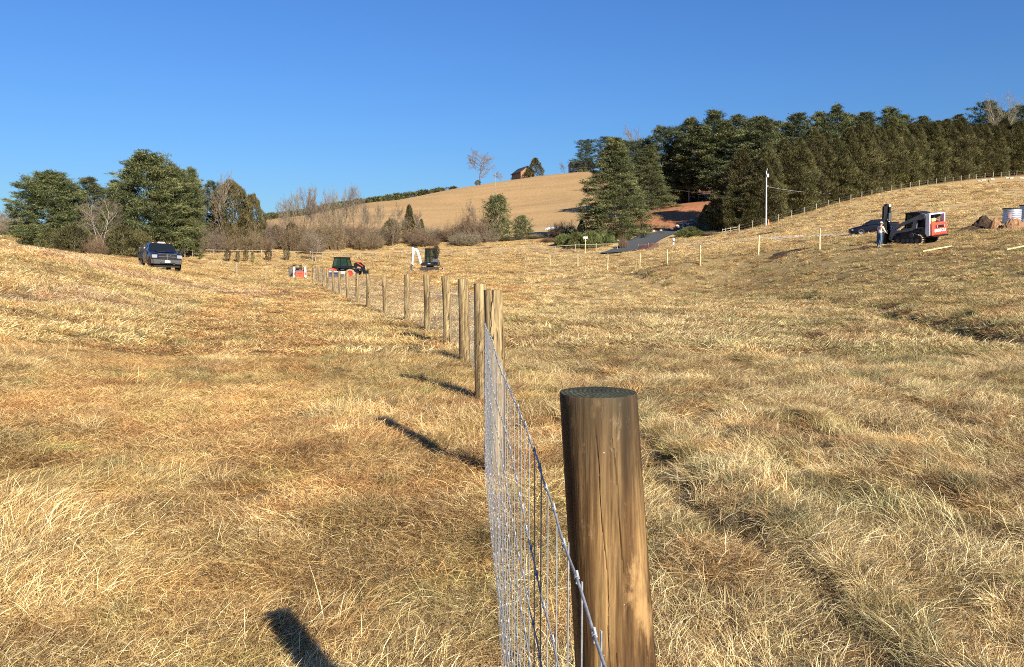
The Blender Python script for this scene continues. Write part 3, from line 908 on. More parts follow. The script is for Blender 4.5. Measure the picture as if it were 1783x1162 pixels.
def make_gn():
    ng = bpy.data.node_groups.new('scatter', 'GeometryNodeTree')
    ng.interface.new_socket('Geometry', in_out='INPUT', socket_type='NodeSocketGeometry')
    ng.interface.new_socket('Geometry', in_out='OUTPUT', socket_type='NodeSocketGeometry')
    gi = ng.nodes.new('NodeGroupInput'); go = ng.nodes.new('NodeGroupOutput')
    iop = ng.nodes.new('GeometryNodeInstanceOnPoints')
    ci = ng.nodes.new('GeometryNodeCollectionInfo')
    ci.inputs['Collection'].default_value = grass_col
    ci.inputs['Separate Children'].default_value = True
    ci.inputs['Reset Children'].default_value = True
    def attr(nm, ty):
        n = ng.nodes.new('GeometryNodeInputNamedAttribute'); n.data_type = ty; n.inputs['Name'].default_value = nm
        return [s for s in n.outputs if s.enabled and s.name == 'Attribute'][0]
    ng.links.new(gi.outputs[0], iop.inputs['Points'])
    ng.links.new(ci.outputs[0], iop.inputs['Instance'])
    iop.inputs['Pick Instance'].default_value = True
    ng.links.new(attr('idx', 'INT'), iop.inputs['Instance Index'])
    ng.links.new(attr('rot', 'FLOAT_VECTOR'), iop.inputs['Rotation'])
    ng.links.new(attr('scl', 'FLOAT'), iop.inputs['Scale'])
    ng.links.new(iop.outputs[0], go.inputs[0])
    return ng

def field(y0, y1, dens, margin=1.2, seed=0, half=0.70):
    """random points over the wedge the camera could see between two distances"""
    r_ = np.random.default_rng(seed)
    W = half * y1 + margin
    n = int(dens * (y1 - y0) * 2 * W)
    Y = r_.uniform(y0, y1, n); X = r_.uniform(-W, W, n)
    m = np.abs(X) < half * Y + margin
    return X[m], Y[m], r_

def flow(x, y):
    return 0.6 + 5.0 * (fbm(x / 2.8, y / 2.8, 111, 2) - 0.5) * 2 + 1.2 * (x > 0.1)

def pick(r_, n, ids): return ids[r_.integers(0, len(ids), n)]

PAL = np.array([[1.04, 1.02, 0.94], [0.74, 0.61, 0.52], [0.98, 0.80, 0.62], [1.14, 1.11, 1.03], [0.80, 0.84, 0.62], [0.55, 0.45, 0.40]]) * np.array([1.05, 1.085, 1.17])
def clump_colour(x, y, seed):
    """grass dies back clump by clump: straw, brown, ochre, bleached, olive"""
    r_ = np.random.default_rng(seed + 5)
    w = fbm(x / 0.9, y / 0.9, 151, 2) - 0.5
    pr = np.stack([0.42 + 0 * w, 0.15 - 0.5 * w, 0.14 + 0 * w, 0.17 + 0.6 * w, 0.07 + 0 * w, 0.05 - 0.25 * w], -1).clip(0.01)
    pr = np.cumsum(pr / pr.sum(-1, keepdims=True), -1)
    k = (r_.random(len(x))[:, None] > pr).sum(-1).clip(0, 5)
    return PAL[k]

def near_grass():
    Xs, Ys, idx, yaw, scl, tints = [], [], [], [], [], []
    def emit(x, y, i, a, s, extra=None, vj=0.20):
        Xs.append(x); Ys.append(y); idx.append(i); yaw.append(a); scl.append(s)
        t = ground_tint(x, y)
        t = t * (1 + vj * np.random.default_rng(len(x)).normal(0, 1, (len(x), 1))) * clump_colour(x, y, len(x))
        if extra is not None: t = t * extra
        tints.append(np.clip(t, 0.1, 1.7))
    def layer(y0, y1, dens, ids_mat, ids_tuft, ids_short, ids_green, seed, k=1.0):
        x, y, r_ = field(y0, y1, dens, 1.4, seed)
        trd = np.minimum(poly_dist(x, y, TRACK)[0], poly_dist(x, y, TRACK2)[0])
        worn = (trd < 0.9) & (y > 6)
        sh = worn | (r_.random(len(x)) < 0.16 + 0.25 * sstep(0.5, 0.65, fbm(x / 3.3, y / 3.3, 61, 3)))
        i = np.where(sh, pick(r_, len(x), ids_short), pick(r_, len(x), ids_mat))
        s = r_.uniform(0.75, 1.25, len(x)) * k * np.where(sh, 0.9, 1.0) * (0.75 + 0.25 * sstep(2, 5, y))
        # pockets of shorter tufts with a darker tint
        bare = (fbm(x / 0.55, y / 0.55, 141, 2) > 0.60) & (x > 0.3) & (r_.random(len(x)) < 0.75)
        i = np.where(bare, pick(r_, len(x), ids_short), i); s = np.where(bare, s * 0.75, s)
        emit(x, y, i, flow(x, y) + r_.normal(0, 0.75, len(x)), s, np.where(bare, 0.55, 1.0)[:, None])
        # tufts gather in patches, and are thicker on the right
        x, y, r_ = field(y0, y1, dens * 0.30, 1.4, seed + 1)
        keep = r_.random(len(x)) < (0.14 + 0.75 * sstep(0.46, 0.66, fbm(x / 1.1, y / 1.1, 121, 2))) * np.where(x > 0.1, 1.0, 0.5)
        keep &= ~((np.minimum(poly_dist(x, y, TRACK)[0], poly_dist(x, y, TRACK2)[0]) < 0.8) & (y > 6))
        x, y = x[keep], y[keep]
        emit(x, y, pick(r_, len(x), ids_tuft), r_.uniform(0, 6.28, len(x)), r_.uniform(0.35, 0.85, len(x)) * k, 1.06)
        x, y, r_ = field(y0, y1, dens * 0.15, 1.4, seed + 2)
        keep = r_.random(len(x)) < 0.05 + 0.85 * sstep(0.56, 0.70, fbm(x / 1.6, y / 1.6, 71, 3))
        x, y = x[keep], y[keep]
        emit(x, y, pick(r_, len(x), ids_green), r_.uniform(0, 6.28, len(x)), r_.uniform(0.45, 0.9, len(x)) * k)
    layer(0.8, 14, 32.0, I_mat, I_tuft, I_short, I_green, 1)
    layer(0.9, 4.2, 34.0, I_mat, I_tuft, I_short, I_green, 11)
    layer(14, 34, 13.0, F_mat, F_tuft, F_short, F_green, 20, 1.2)
    # tussocks standing proud of the mat in the middle distance
    for (y0, y1, dn, sd, kk) in ((5, 14, 2.2, 91, 1.0), (14, 34, 2.6, 92, 1.0), (34, 60, 0.9, 93, 1.6)):
        x, y, r_ = field(y0, y1, dn, 1.5, sd)
        keep = r_.random(len(x)) < (0.10 + 0.9 * sstep(0.45, 0.62, fbm(x / 1.7, y / 1.7, 131, 3))) * np.where(x > 0.2, 1.0, 0.35)
        x, y = x[keep], y[keep]
        n = len(x)
        emit(x, y, pick(r_, n, I_tuft if y1 < 15 else F_tuft), r_.uniform(0, 6.28, n), r_.uniform(0.5, 1.15, n) * kk, (0.62 + 0.5 * r_.random((n, 1))))
    # stalks
    x, y, r_ = field(1.5, 16, 0.30, 1, 50)
    emit(x, y, pick(r_, len(x), I_wisp), r_.uniform(0, 6.28, len(x)), r_.uniform(0.6, 1.0, len(x)))
    # green crest along the furrows, and long blades over the gully lip and the hollow tussock
    for pts, k in FURROWS:
        r_ = np.random.default_rng(77)
        n = int(75 * k)
        t = r_.random(n) * (len(pts) - 1); j = t.astype(int); f = t - j
        P = np.array(pts)
        x = P[j, 0] * (1 - f) + P[j + 1, 0] * f + r_.normal(0, 0.05, n); y = P[j, 1] * (1 - f) + P[j + 1, 1] * f + r_.normal(0, 0.1, n)
        g = r_.random(n) < 0.35 * k
        emit(x, y, np.where(g, pick(r_, n, I_green), pick(r_, n, I_tuft)), r_.uniform(0, 6.28, n), r_.uniform(0.6, 0.95, n))
    r_ = np.random.default_rng(5)
    a = r_.random(46) * 6.28
    x = 2.62 + np.cos(a) * 0.2; y = 7.5 + np.abs(np.sin(a)) * 0.24
    emit(x, y, pick(r_, 46, I_tuft), a, r_.uniform(0.4, 0.7, 46), 0.75)
    n = 300
    P = np.array(GULLY); t = r_.random(n) * (len(P) - 1); j = t.astype(int); f = t - j
    x = P[j, 0] * (1 - f) + P[j + 1, 0] * f + r_.normal(0.75, 0.35, n); y = P[j, 1] * (1 - f) + P[j + 1, 1] * f + r_.normal(0, 0.3, n)
    emit(x, y, np.where(r_.random(n) < 0.5, pick(r_, n, F_green), pick(r_, n, F_tuft)), r_.uniform(0, 6.28, n), r_.uniform(0.9, 1.5, n), 0.85)
    X = np.concatenate(Xs); Y = np.concatenate(Ys)
    keep = (np.hypot(X, Y) > 1.0) & (np.hypot(X - 0.20, Y - 1.285) > 0.09)
    gn_scatter('grass', X[keep], Y[keep], np.concatenate(yaw)[keep], np.concatenate(scl)[keep], np.concatenate(idx)[keep], np.vstack(tints)[keep],
               label='matted dry straw grass with green blades in the near pasture')

def far_grass():
    Xs, Ys, idx, yaw, scl, tints = [], [], [], [], [], []
    for y0, y1, dens, k, seed in ((34, 62, 3.6, 1.9, 61), (62, 115, 1.2, 3.2, 71), (115, 172, 0.55, 4.2, 81)):
        x, y, r_ = field(y0, y1, dens, 2, seed, 0.68)
        n = len(x)
        g = r_.random(n)
        i = np.where(g < 0.12, pick(r_, n, F_mat), np.where(g < 0.55, pick(r_, n, F_tuft), pick(r_, n, F_short)))
        Xs.append(x); Ys.append(y); idx.append(i); yaw.append(r_.uniform(0, 6.28, n)); scl.append(r_.uniform(0.7, 1.25, n) * k * np.where(i == i, 1, 1) * np.where((g > 0.12) & (g < 0.55), 0.42, 0.8))
        tints.append(np.clip(ground_tint(x, y) * clump_colour(x, y, 4) * (1 + 0.20 * r_.normal(0, 1, (n, 1))), 0.1, 1.7))
    # long seeding grass along the brow of the left rise
    r_ = np.random.default_rng(9)
    n = 2600
    x = r_.uniform(-36, -14, n); y = r_.uniform(30, 52, n)
    m = np.abs(x) < 0.70 * y
    x, y = x[m], y[m]; n = len(x)
    Xs.append(x); Ys.append(y); idx.append(pick(r_, n, F_tuft)); yaw.append(r_.uniform(0, 6.28, n)); scl.append(r_.uniform(0.9, 1.7, n))
    tints.append(np.clip(ground_tint(x, y) * clump_colour(x, y, 3) * (1.05 + 0.15 * r_.normal(0, 1, (n, 1))), 0.1, 1.7))
    X = np.concatenate(Xs); Y = np.concatenate(Ys)
    mid = [((p[0] + q[0]) / 2, (p[1] + q[1]) / 2) for p, q in zip(ROAD_L, ROAD_R)]
    ok = poly_dist(X, Y, mid)[0] > 5.2
    gn_scatter('grass', X[ok], Y[ok], np.concatenate(yaw)[ok], np.concatenate(scl)[ok], np.concatenate(idx)[ok], np.vstack(tints)[ok],
               label='dry straw grass of the middle pasture around the machines')
near_grass()
far_grass()
# ------------------------------------------------------------------ the new woven wire fence
FENCE = [(0.146, 1.285), (-0.125, 5.85), (-0.36, 9.3), (-0.775, 12.9), (-1.31, 16.1), (-2.05, 19.4), (-3.0, 23.0), (-4.27, 27.0), (-5.54, 31.0), (-6.72, 35.0),
         (-7.98, 39.0), (-9.2, 43.0), (-10.55, 47.5), (-11.9, 52.0), (-13.2, 56.5), (-14.6, 61.0), (-16.0, 66.0), (-17.5, 71.0)]
TOPV = [673, 505, 494, 486, 481, 479, 478, 478, 478.6, 476.5, 474.5, 472.5, 470, 468, 465.5, 464.5, 464, 463.5]
RADII = [0.0622, 0.0665, 0.073, 0.083, 0.078, 0.078, 0.078, 0.078] + [0.075] * 10

def post_mesh(name, r, h, mat, seed, n=40, near=False, lean=(0, 0), bury=0.35, taper=0.88):
    r_ = np.random.default_rng(seed)
    zs = np.concatenate([[-bury], np.linspace(0, h - 0.004, 90 if near else 6)])
    th = np.linspace(0, 2 * np.pi, n, endpoint=False)
    ph = r_.uniform(0, 6.28, 4)
    checks = [(-1.80, 0.80, 1.31, 0.045, 0.013), (-1.36, 1.00, 1.31, 0.055, 0.013), (-1.62, 0.30, 0.98, 0.045, 0.013), (-0.95, 0.4, 0.8, 0.03, 0.013)]
    V = []
    for z in zs:
        k = 1 + (1 - z / h) * (1 / taper - 1)
        wob = 1 + 0.018 * np.sin(2 * th + ph[0] + z * 1.3) + 0.010 * np.sin(5 * th + ph[1] + z * 2.1) + 0.006 * np.sin(9 * th + ph[2] - z * 3)
        if near:      # drying checks, and slight hollows and knots in the shaved surface
            for a0, z0_, z1_, dep, wd in checks:
                if z0_ < z < z1_:
                    ac = a0 + 0.05 * math.sin(z * 9 + a0) + 0.025 * math.sin(z * 31 + a0 * 3)
                    e_ = min(1.0, (z - z0_) / 0.08, (z1_ - z) / 0.08)
                    dd = np.abs((th - ac + np.pi) % (2 * np.pi) - np.pi)
                    wob = wob - dep * e_ * np.exp(-(dd / wd) ** 2)
            wob = wob + 0.012 * (vnoise(np.cos(th) * 4 + 9, np.sin(th) * 4 + z * 3.0, 3) - 0.5) + 0.006 * (vnoise(th * 14, z * 9 + 0 * th, 4) - 0.5)
        wx = 0.006 * math.sin(z * 2.6 + ph[3]) * (1 if near else 1.6)
        V.append(np.stack([np.cos(th) * r * k * wob + wx + lean[0] * z, np.sin(th) * r * k * wob + lean[1] * z, np.full(n, z)], -1))
    rim = V[-1].copy(); c = rim.mean(0)
    rim = c + (rim - c) * 0.982; rim[:, 2] = h - 0.0005 * 1
    inn = c + (rim - c) * 0.6; inn[:, 2] = h + 0.001 + 0.0008 * np.sin(3 * th)
    V += [rim, inn]
    nr = len(V)
    V = np.vstack(V + [[[c[0], c[1], h + 0.001]]])
    i, j = np.meshgrid(np.arange(nr - 1), np.arange(n), indexing='ij')
    j2 = (j + 1) % n
    F = np.stack([i * n + j, i * n + j2, (i + 1) * n + j2, (i + 1) * n + j], -1).reshape(-1, 4).tolist()
    F += [(( nr - 1) * n + k, (nr - 1) * n + (k + 1) % n, nr * n) for k in range(n)]
    me = bpy.data.meshes.new(name)
    me.from_pydata(V.tolist(), [], F)
    me.materials.append(mat)
    me.polygons.foreach_set('use_smooth', np.ones(len(me.polygons), dtype=bool))
    me.set_sharp_from_angle(angle=R(35))
    return me

wf = empty('wire_fence', (FENCE[0][0], FENCE[0][1], 0), label='new woven wire fence on round wooden posts running away down the pasture', cat='fence')
post_info = []
for i, (x, y) in enumerate(FENCE):
    g = hz(x, y)
    # top height from where the top edge is seen
    tz = EYE + (HORIZON - TOPV[i]) / FPX * y if i else 1.322
    h = tz - g if 1.1 < tz - g < 1.7 else 1.37
    if i == 0: h = 1.322 - g
    lean = -0.058 if i == 0 else -0.028 if i < 6 else -0.012
    me = post_mesh('post', RADII[i], h, MAT['post_near'] if i == 0 else MAT['post'], 40 + i, 300 if i == 0 else 24, i == 0, (-0.058, 0) if i == 0 else (-0.028, 0) if i < 6 else (-0.012, 0), taper=0.80 if i == 0 else 0.92)
    o = link('post', me, None, wf)
    o.location = (x - wf.location.x - lean * h * (0.95 if i == 0 else 0.5), y - wf.location.y, g)
    o['label'] = ['tall thick brown post with a dark sawn top, closest to the camera', 'second post with dark grey top and the mesh stapled to it'][i] if i < 2 else 'round tan wooden fence post'
    post_info.append((x, y, g, h, RADII[i]))
wf.location.z = 0

# mesh fabric: along the left face of the posts
def fence_line():
    P = []
    for (x, y, g, h, r) in post_info:
        P.append((x, y, r))
    pts = []
    for i, (x, y, r) in enumerate(P):
        a = P[max(0, i - 1)]; b = P[min(len(P) - 1, i + 1)]
        dx, dy = b[0] - a[0], b[1] - a[1]; L = math.hypot(dx, dy)
        nx, ny = -dy / L, dx / L                      # left of travel
        off = (r * (1.1 if i else 1.36) + 0.004) * (1 if i < 2 else -1)       # the fabric changes side at the brace post
        pts.append((x + nx * off, y + ny * off))
    d0 = (pts[1][0] - pts[0][0], pts[1][1] - pts[0][1])
    L = math.hypot(*d0)
    pts.insert(0, (pts[0][0] - d0[0] / L * 2.6 , pts[0][1] - d0[1] / L * 2.6))
    return pts
FL = fence_line()
WH = [0.02, 0.095, 0.18, 0.28, 0.39, 0.52, 0.655, 0.79, 0.94, 1.137]        # wire heights
def wire_tubes(name, rad_scale=1.0):
    P = np.array(FL)
    seg = np.hypot(*np.diff(P, axis=0).T); S = np.concatenate([[0], np.cumsum(seg)])
    def pos(s): return np.interp(s, S, P[:, 0]), np.interp(s, S, P[:, 1])
    V, F = [], []
    cnt = [0]
    def tube(pts, r, n=5):
        """pts (k,3) -> tube"""
        pts = np.asarray(pts); k = len(pts)
        d = np.gradient(pts, axis=0); d /= np.linalg.norm(d, axis=1, keepdims=True) + 1e-12
        up = np.array([0, 0, 1.0]) if abs(d[0, 2]) < 0.9 else np.array([1.0, 0, 0])
        a = np.cross(d, up); a /= np.linalg.norm(a, axis=1, keepdims=True); b = np.cross(a, d)
        t = np.linspace(0, 2 * np.pi, n, endpoint=False)
        rr = np.asarray(r) * np.ones(k)
        W = pts[:, None, :] + (a[:, None, :] * np.cos(t)[None, :, None] + b[:, None, :] * np.sin(t)[None, :, None]) * rr[:, None, None]
        i, j = np.meshgrid(np.arange(k - 1), np.arange(n), indexing='ij'); j2 = (j + 1) % n
        f = np.stack([i * n + j, i * n + j2, (i + 1) * n + j2, (i + 1) * n + j], -1).reshape(-1, 4)
        V.append(W.reshape(-1, 3)); F.append(f + cnt[0]); cnt[0] += k * n
    stays = np.arange(0.0, S[-1], 0.131)
    r_ = np.random.default_rng(3)
    sx, sy = pos(stays)
    g = base_height(sx, sy) + 0.02
    # line wires sag a little and crimp
    for wi, wh in enumerate(WH):
        s = np.arange(0, S[-1], 0.131 / 2)
        x, y = pos(s)
        gg = base_height(x, y) + 0.02
        z = gg + wh + 0.006 * np.sin(s * 1.9 + wi) + 0.004 * np.sin(s * 20.6)
        wobx = 0.004 * np.sin(s * 2.7 + wi * 2)
        r0 = 0.0018 if wi in (0, 9) else 0.0015
        tube(np.stack([x + wobx, y, z], -1), r0, 5 if wi > 5 else 4)
    for k, s in enumerate(stays):
        x, y, g0 = sx[k], sy[k], g[k]
        lean = r_.normal(0, 0.006)
        zs = np.array([WH[0] - 0.01, 0.3, 0.7, WH[-1] + 0.008])
        pts = np.stack([np.full(4, x) + 0.0028 + lean * 0.3 * (zs - 0.6), y + lean * (zs - 0.6), g0 + zs + 0.006 * math.sin(s * 1.9)], -1)
        tube(pts, 0.00125, 4)
        if s > 34: continue
        for wi, wh in enumerate(WH):          # the knot: wire wrapped round the crossing
            z = g0 + wh + 0.006 * math.sin(s * 1.9 + wi) + 0.004 * math.sin(s * 20.6)
            wob = 0.004 * math.sin(s * 2.7 + wi * 2)
            if s < 7:
                t = np.linspace(0, 3.6 * np.pi, 15)
                q = np.stack([x + wob + np.cos(t) * 0.0024, y + (t / t[-1] - 0.5) * 0.009, z + np.sin(t) * 0.0026], -1)
                tube(q, 0.0011, 5)
                tube([(x + wob, y - 0.003, z - 0.007), (x + wob + 0.0015, y, z), (x + wob, y + 0.003, z + 0.007)], 0.0019, 5)
            else:
                tube([(x + wob, y - 0.006, z), (x + wob, y + 0.006, z)], 0.003, 4)
    return np.vstack(V), np.vstack(F)
V, F = wire_tubes('wire_mesh')
V = V - np.array([wf.location.x, wf.location.y, 0])
wm = link('wire_mesh', mesh_np('wire_mesh', V, F), MAT['wire'], wf, smooth=True)
wm['label'] = 'galvanised woven wire with knotted crossings'

# staples that hold the fabric to the two nearest posts
for i in (1,):
    x, y, g, h, r = post_info[i]
    for wh in WH:
        z = g + 0.02 + wh
        st = MB().tube([(x - r * 0.90, y - 0.012, z + 0.008), (x - r - 0.012, y - 0.008, z + 0.010), (x - r - 0.012, y + 0.008, z - 0.010), (x - r * 0.90, y + 0.012, z - 0.008)], 0.0022, 5)
        o = st.build('staple', MAT['wire'], wf); o.location = (-wf.location.x, -wf.location.y, 0)

# ------------------------------------------------------------------ loose posts standing in the field (no wire yet)
def lone_post(u, v, Y, h, r, mat, label, group, lean=(0, 0), name='wooden_post'):
    x, y, z = on(u, v, Y)
    me = post_mesh(name, r, h, mat, int(u), 14, False, lean)
    o = link(name, me)
    o.location = (x, y, z)
    return put(o, label, 'post', group)
G1 = 'fresh pale posts set in a line on the right'
for (u, v, Y, h, lab) in [
        (914, 467, 95, 1.5, 'small greyish post at the far left end of the new post line'),
        (957.5, 466, 94, 1.5, 'thin pale post, second from the left end of the new post line'),
        (1006, 464, 92, 1.45, 'thin pale post, third from the left end of the new post line'),
        (1058, 468.5, 80, 1.5, 'pale post in line with the road junction, fourth in the new post line'),
        (1114, 469.5, 78, 1.5, 'pale post below the orange net, fifth in the new post line'),
        (1161.5, 467.5, 68, 1.5, 'pale post left of the dark grass hummocks, sixth in the new post line'),
        (1219, 459.5, 61, 1.5, 'pale post in front of the gravel lane end, third from its right end'),
        (1320.5, 444, 62, 1.47, 'tall pale post just below the utility pole'),
        (1427, 434, 58, 1.5, 'tallest fresh yellow post, right end of the new post line')]:
    lone_post(u, v, Y, h, 0.055 if Y > 70 else 0.062, MAT['post_grey'] if u < 920 else MAT['post_new'], lab, G1)
G2 = 'small grey posts on the left flat'
for (u, v, Y, h, lab) in [(363.5, 470.6, 112, 1.0, 'short grey post right of the parked truck'), (412.5, 478, 100, 1.3, 'taller grey post, middle one of three right of the truck'),
                          (464.5, 482, 98, 1.35, 'grey post nearest the red and white skid steer')]:
    lone_post(u, v, Y, h, 0.065, MAT['post_grey'], lab, G2)
lone_post(1147, 433.5, 136, 1.25, 0.06, MAT['post_grey'], 'grey post standing at the right edge of the orange net', G2)

# ------------------------------------------------------------------ old fences
def old_fence(name, pts, h, spacing, r, label, rails=(), wires=(0.4, 0.8, 1.15), mat=None, top_bar=False, wire_r=0.006, skip=()):
    """posts at the given ground points (pixels with distance), thin wires or rails between"""
    mat = mat or MAT['post_grey']
    W = [on(*p) for p in pts]
    root = empty(name, W[0], label=label, cat='fence')
    P = []
    for a, b in zip(W[:-1], W[1:]):
        L = math.hypot(b[0] - a[0], b[1] - a[1]); n = max(1, int(round(L / spacing)))
        for k in range(n): P.append((a[0] + (b[0] - a[0]) * k / n, a[1] + (b[1] - a[1]) * k / n))
    P.append(W[-1][:2])
    z = height(np.array([p[0] for p in P]), np.array([p[1] for p in P]))
    meshes = [post_mesh('post', r, h * k, mat, 900 + int(h * 10) + int(k * 10), 8, False, ((k - 1) * 0.2, 0)) for k in (0.95, 1.0, 1.06)]
    for i, (p, zz) in enumerate(zip(P, z)):
        o = bpy.data.objects.new('post', meshes[(i * 7) % 3]); COL.objects.link(o); o.parent = root
        o.location = (p[0] - W[0][0], p[1] - W[0][1], zz - W[0][2])
    def strand(hh, w, nm, m, hgt=None):
        mb = MB()
        for i in range(len(P) - 1):
            a = (P[i][0] - W[0][0], P[i][1] - W[0][1], z[i] - W[0][2] + hh); b = (P[i + 1][0] - W[0][0], P[i + 1][1] - W[0][1], z[i + 1] - W[0][2] + hh)
            mb.bar(a, b, w, hgt or w)
        return mb.build(nm, m, root)
    for hh in wires: strand(hh, wire_r * 2, 'wire', MAT['dull_wire'])
    for hh in rails: strand(hh, 0.04, 'rail', mat, 0.09)
    return root
old_fence('post_and_wire_fence', [(322, 446, 126), (349, 447, 130), (475, 449.5, 140), (602, 451.5, 148), (703, 448.5, 150)], 1.25, 2.35, 0.07, 'old post and wire fence behind the telehandler and the seedling trees', wires=(0.35, 0.7), rails=(1.12,))
old_fence('post_and_wire_fence', [(703, 448.5, 150), (814, 446.5, 150), (933, 443, 150), (1002, 438.5, 150), (1075, 436.5, 149)], 1.35, 3.3, 0.07, 'old rail topped fence crossing behind the white excavator', wires=(0.4, 0.8), rails=(1.22,))
old_fence('boundary_fence', [(1263, 420, 137), (1332, 397, 144.5), (1400, 374, 150), (1500, 347, 160), (1600, 327, 174), (1700, 314, 189), (1783, 308, 202), (1850, 300, 212)], 1.45, 3.6, 0.075,
          'long boundary fence of grey posts along the foot of the cedar row', wires=(0.4, 0.8, 1.25))
old_fence('rail_fence', [(1258, 404, 147), (1286, 397, 149)], 0.95, 1.6, 0.07, 'short piece of wooden rail fence in front of the dark conifers', rails=(0.35, 0.75), wires=())
# orange safety net
def net():
    a, b = on(1111, 434.5, 141), on(1147, 433.5, 136)
    root = empty('safety_net', a, label='faded orange plastic safety net beside the driveway mouth', cat='barrier')
    P = [np.array(a) * (1 - k / 4) + np.array(b) * k / 4 for k in range(5)]
    for p in P: p[2] = hz(p[0], p[1])
    mm = paint('orange_net', (0.78, 0.30, 0.20), 0.6)
    mb = MB()
    for i in range(4):
        p, q = P[i] - np.array(a), P[i + 1] - np.array(a)
        for k in range(9):
            z = 0.12 + k * 0.11
            mb.bar((p[0], p[1], p[2] + z), (q[0], q[1], q[2] + z - 0.01), 0.02, 0.035)
        for k in range(12):
            t = k / 12; s = p * (1 - t) + q * t
            mb.bar((s[0], s[1], s[2] + 0.12), (s[0], s[1], s[2] + 1.02), 0.035, 0.02)
    mb.build('net', mm, root)
    for i in (0, 2, 4):
        p = P[i] - np.array(a)
        MB().cyl((p[0], p[1] - 0.03, p[2] - 0.2), (p[0], p[1] - 0.03, p[2] + 1.2), 0.045, n=8).build('post', MAT['post_grey'], root)
net()
# ------------------------------------------------------------------ trees
def cards(C, D, L, W, r_, rnd):
    """triangular needle sprays: centre-base C, direction D, length L, width W"""
    D = D / (np.linalg.norm(D, axis=1, keepdims=True) + 1e-9)
    q = r_.normal(0, 1, D.shape)
    S = np.cross(D, q); S /= np.linalg.norm(S, axis=1, keepdims=True) + 1e-9
    a = C - S * W[:, None] / 2; b = C + S * W[:, None] / 2; t = C + D * L[:, None]
    V = np.stack([a, b, t], 1).reshape(-1, 3)
    F = np.arange(len(V)).reshape(-1, 3)
    return V, F, np.repeat(rnd, 3)

def sticks(segs, ribbon=False):
    """segs: list of (p, q, r0, r1) -> 3-sided tubes (arrays)"""
    P = np.array([s[0] for s in segs], dtype=float); Q = np.array([s[1] for s in segs], dtype=float)
    r0 = np.array([s[2] for s in segs]); r1 = np.array([s[3] for s in segs])
    d = Q - P; d /= np.linalg.norm(d, axis=1, keepdims=True) + 1e-9
    up = np.where(np.abs(d[:, 2:3]) < 0.9, np.array([[0, 0, 1.0]]), np.array([[1.0, 0, 0]]))
    a = np.cross(d, up); a /= np.linalg.norm(a, axis=1, keepdims=True) + 1e-9; b = np.cross(a, d)
    n = 2 if ribbon else 4
    ang = np.linspace(0, 2 * np.pi, n, endpoint=False) + 0.4
    off = a[:, None] * np.cos(ang)[None, :, None] + b[:, None] * np.sin(ang)[None, :, None]
    V = np.concatenate([P[:, None] + off * r0[:, None, None], Q[:, None] + off * r1[:, None, None]], 1).reshape(-1, 3)
    k = np.arange(len(segs))[:, None] * 2 * n
    if ribbon: F = k + np.array([[0, 1, 3, 2]])
    else:
        base = np.array([[j, (j + 1) % n, n + (j + 1) % n, n + j] for j in range(n)])
        F = (k[:, None, :] + base[None]).reshape(-1, 4)
    return V, F

def norm(crown, trunk, q=96):
    n = len(crown.vertices); a = np.empty(n * 3, dtype=np.float32); crown.vertices.foreach_get('co', a); a = a.reshape(-1, 3)
    return dict(crown=crown, trunk=trunk, H=float(np.percentile(a[:, 2], 99.7)), R=float(np.percentile(np.hypot(a[:, 0], a[:, 1]), q)))

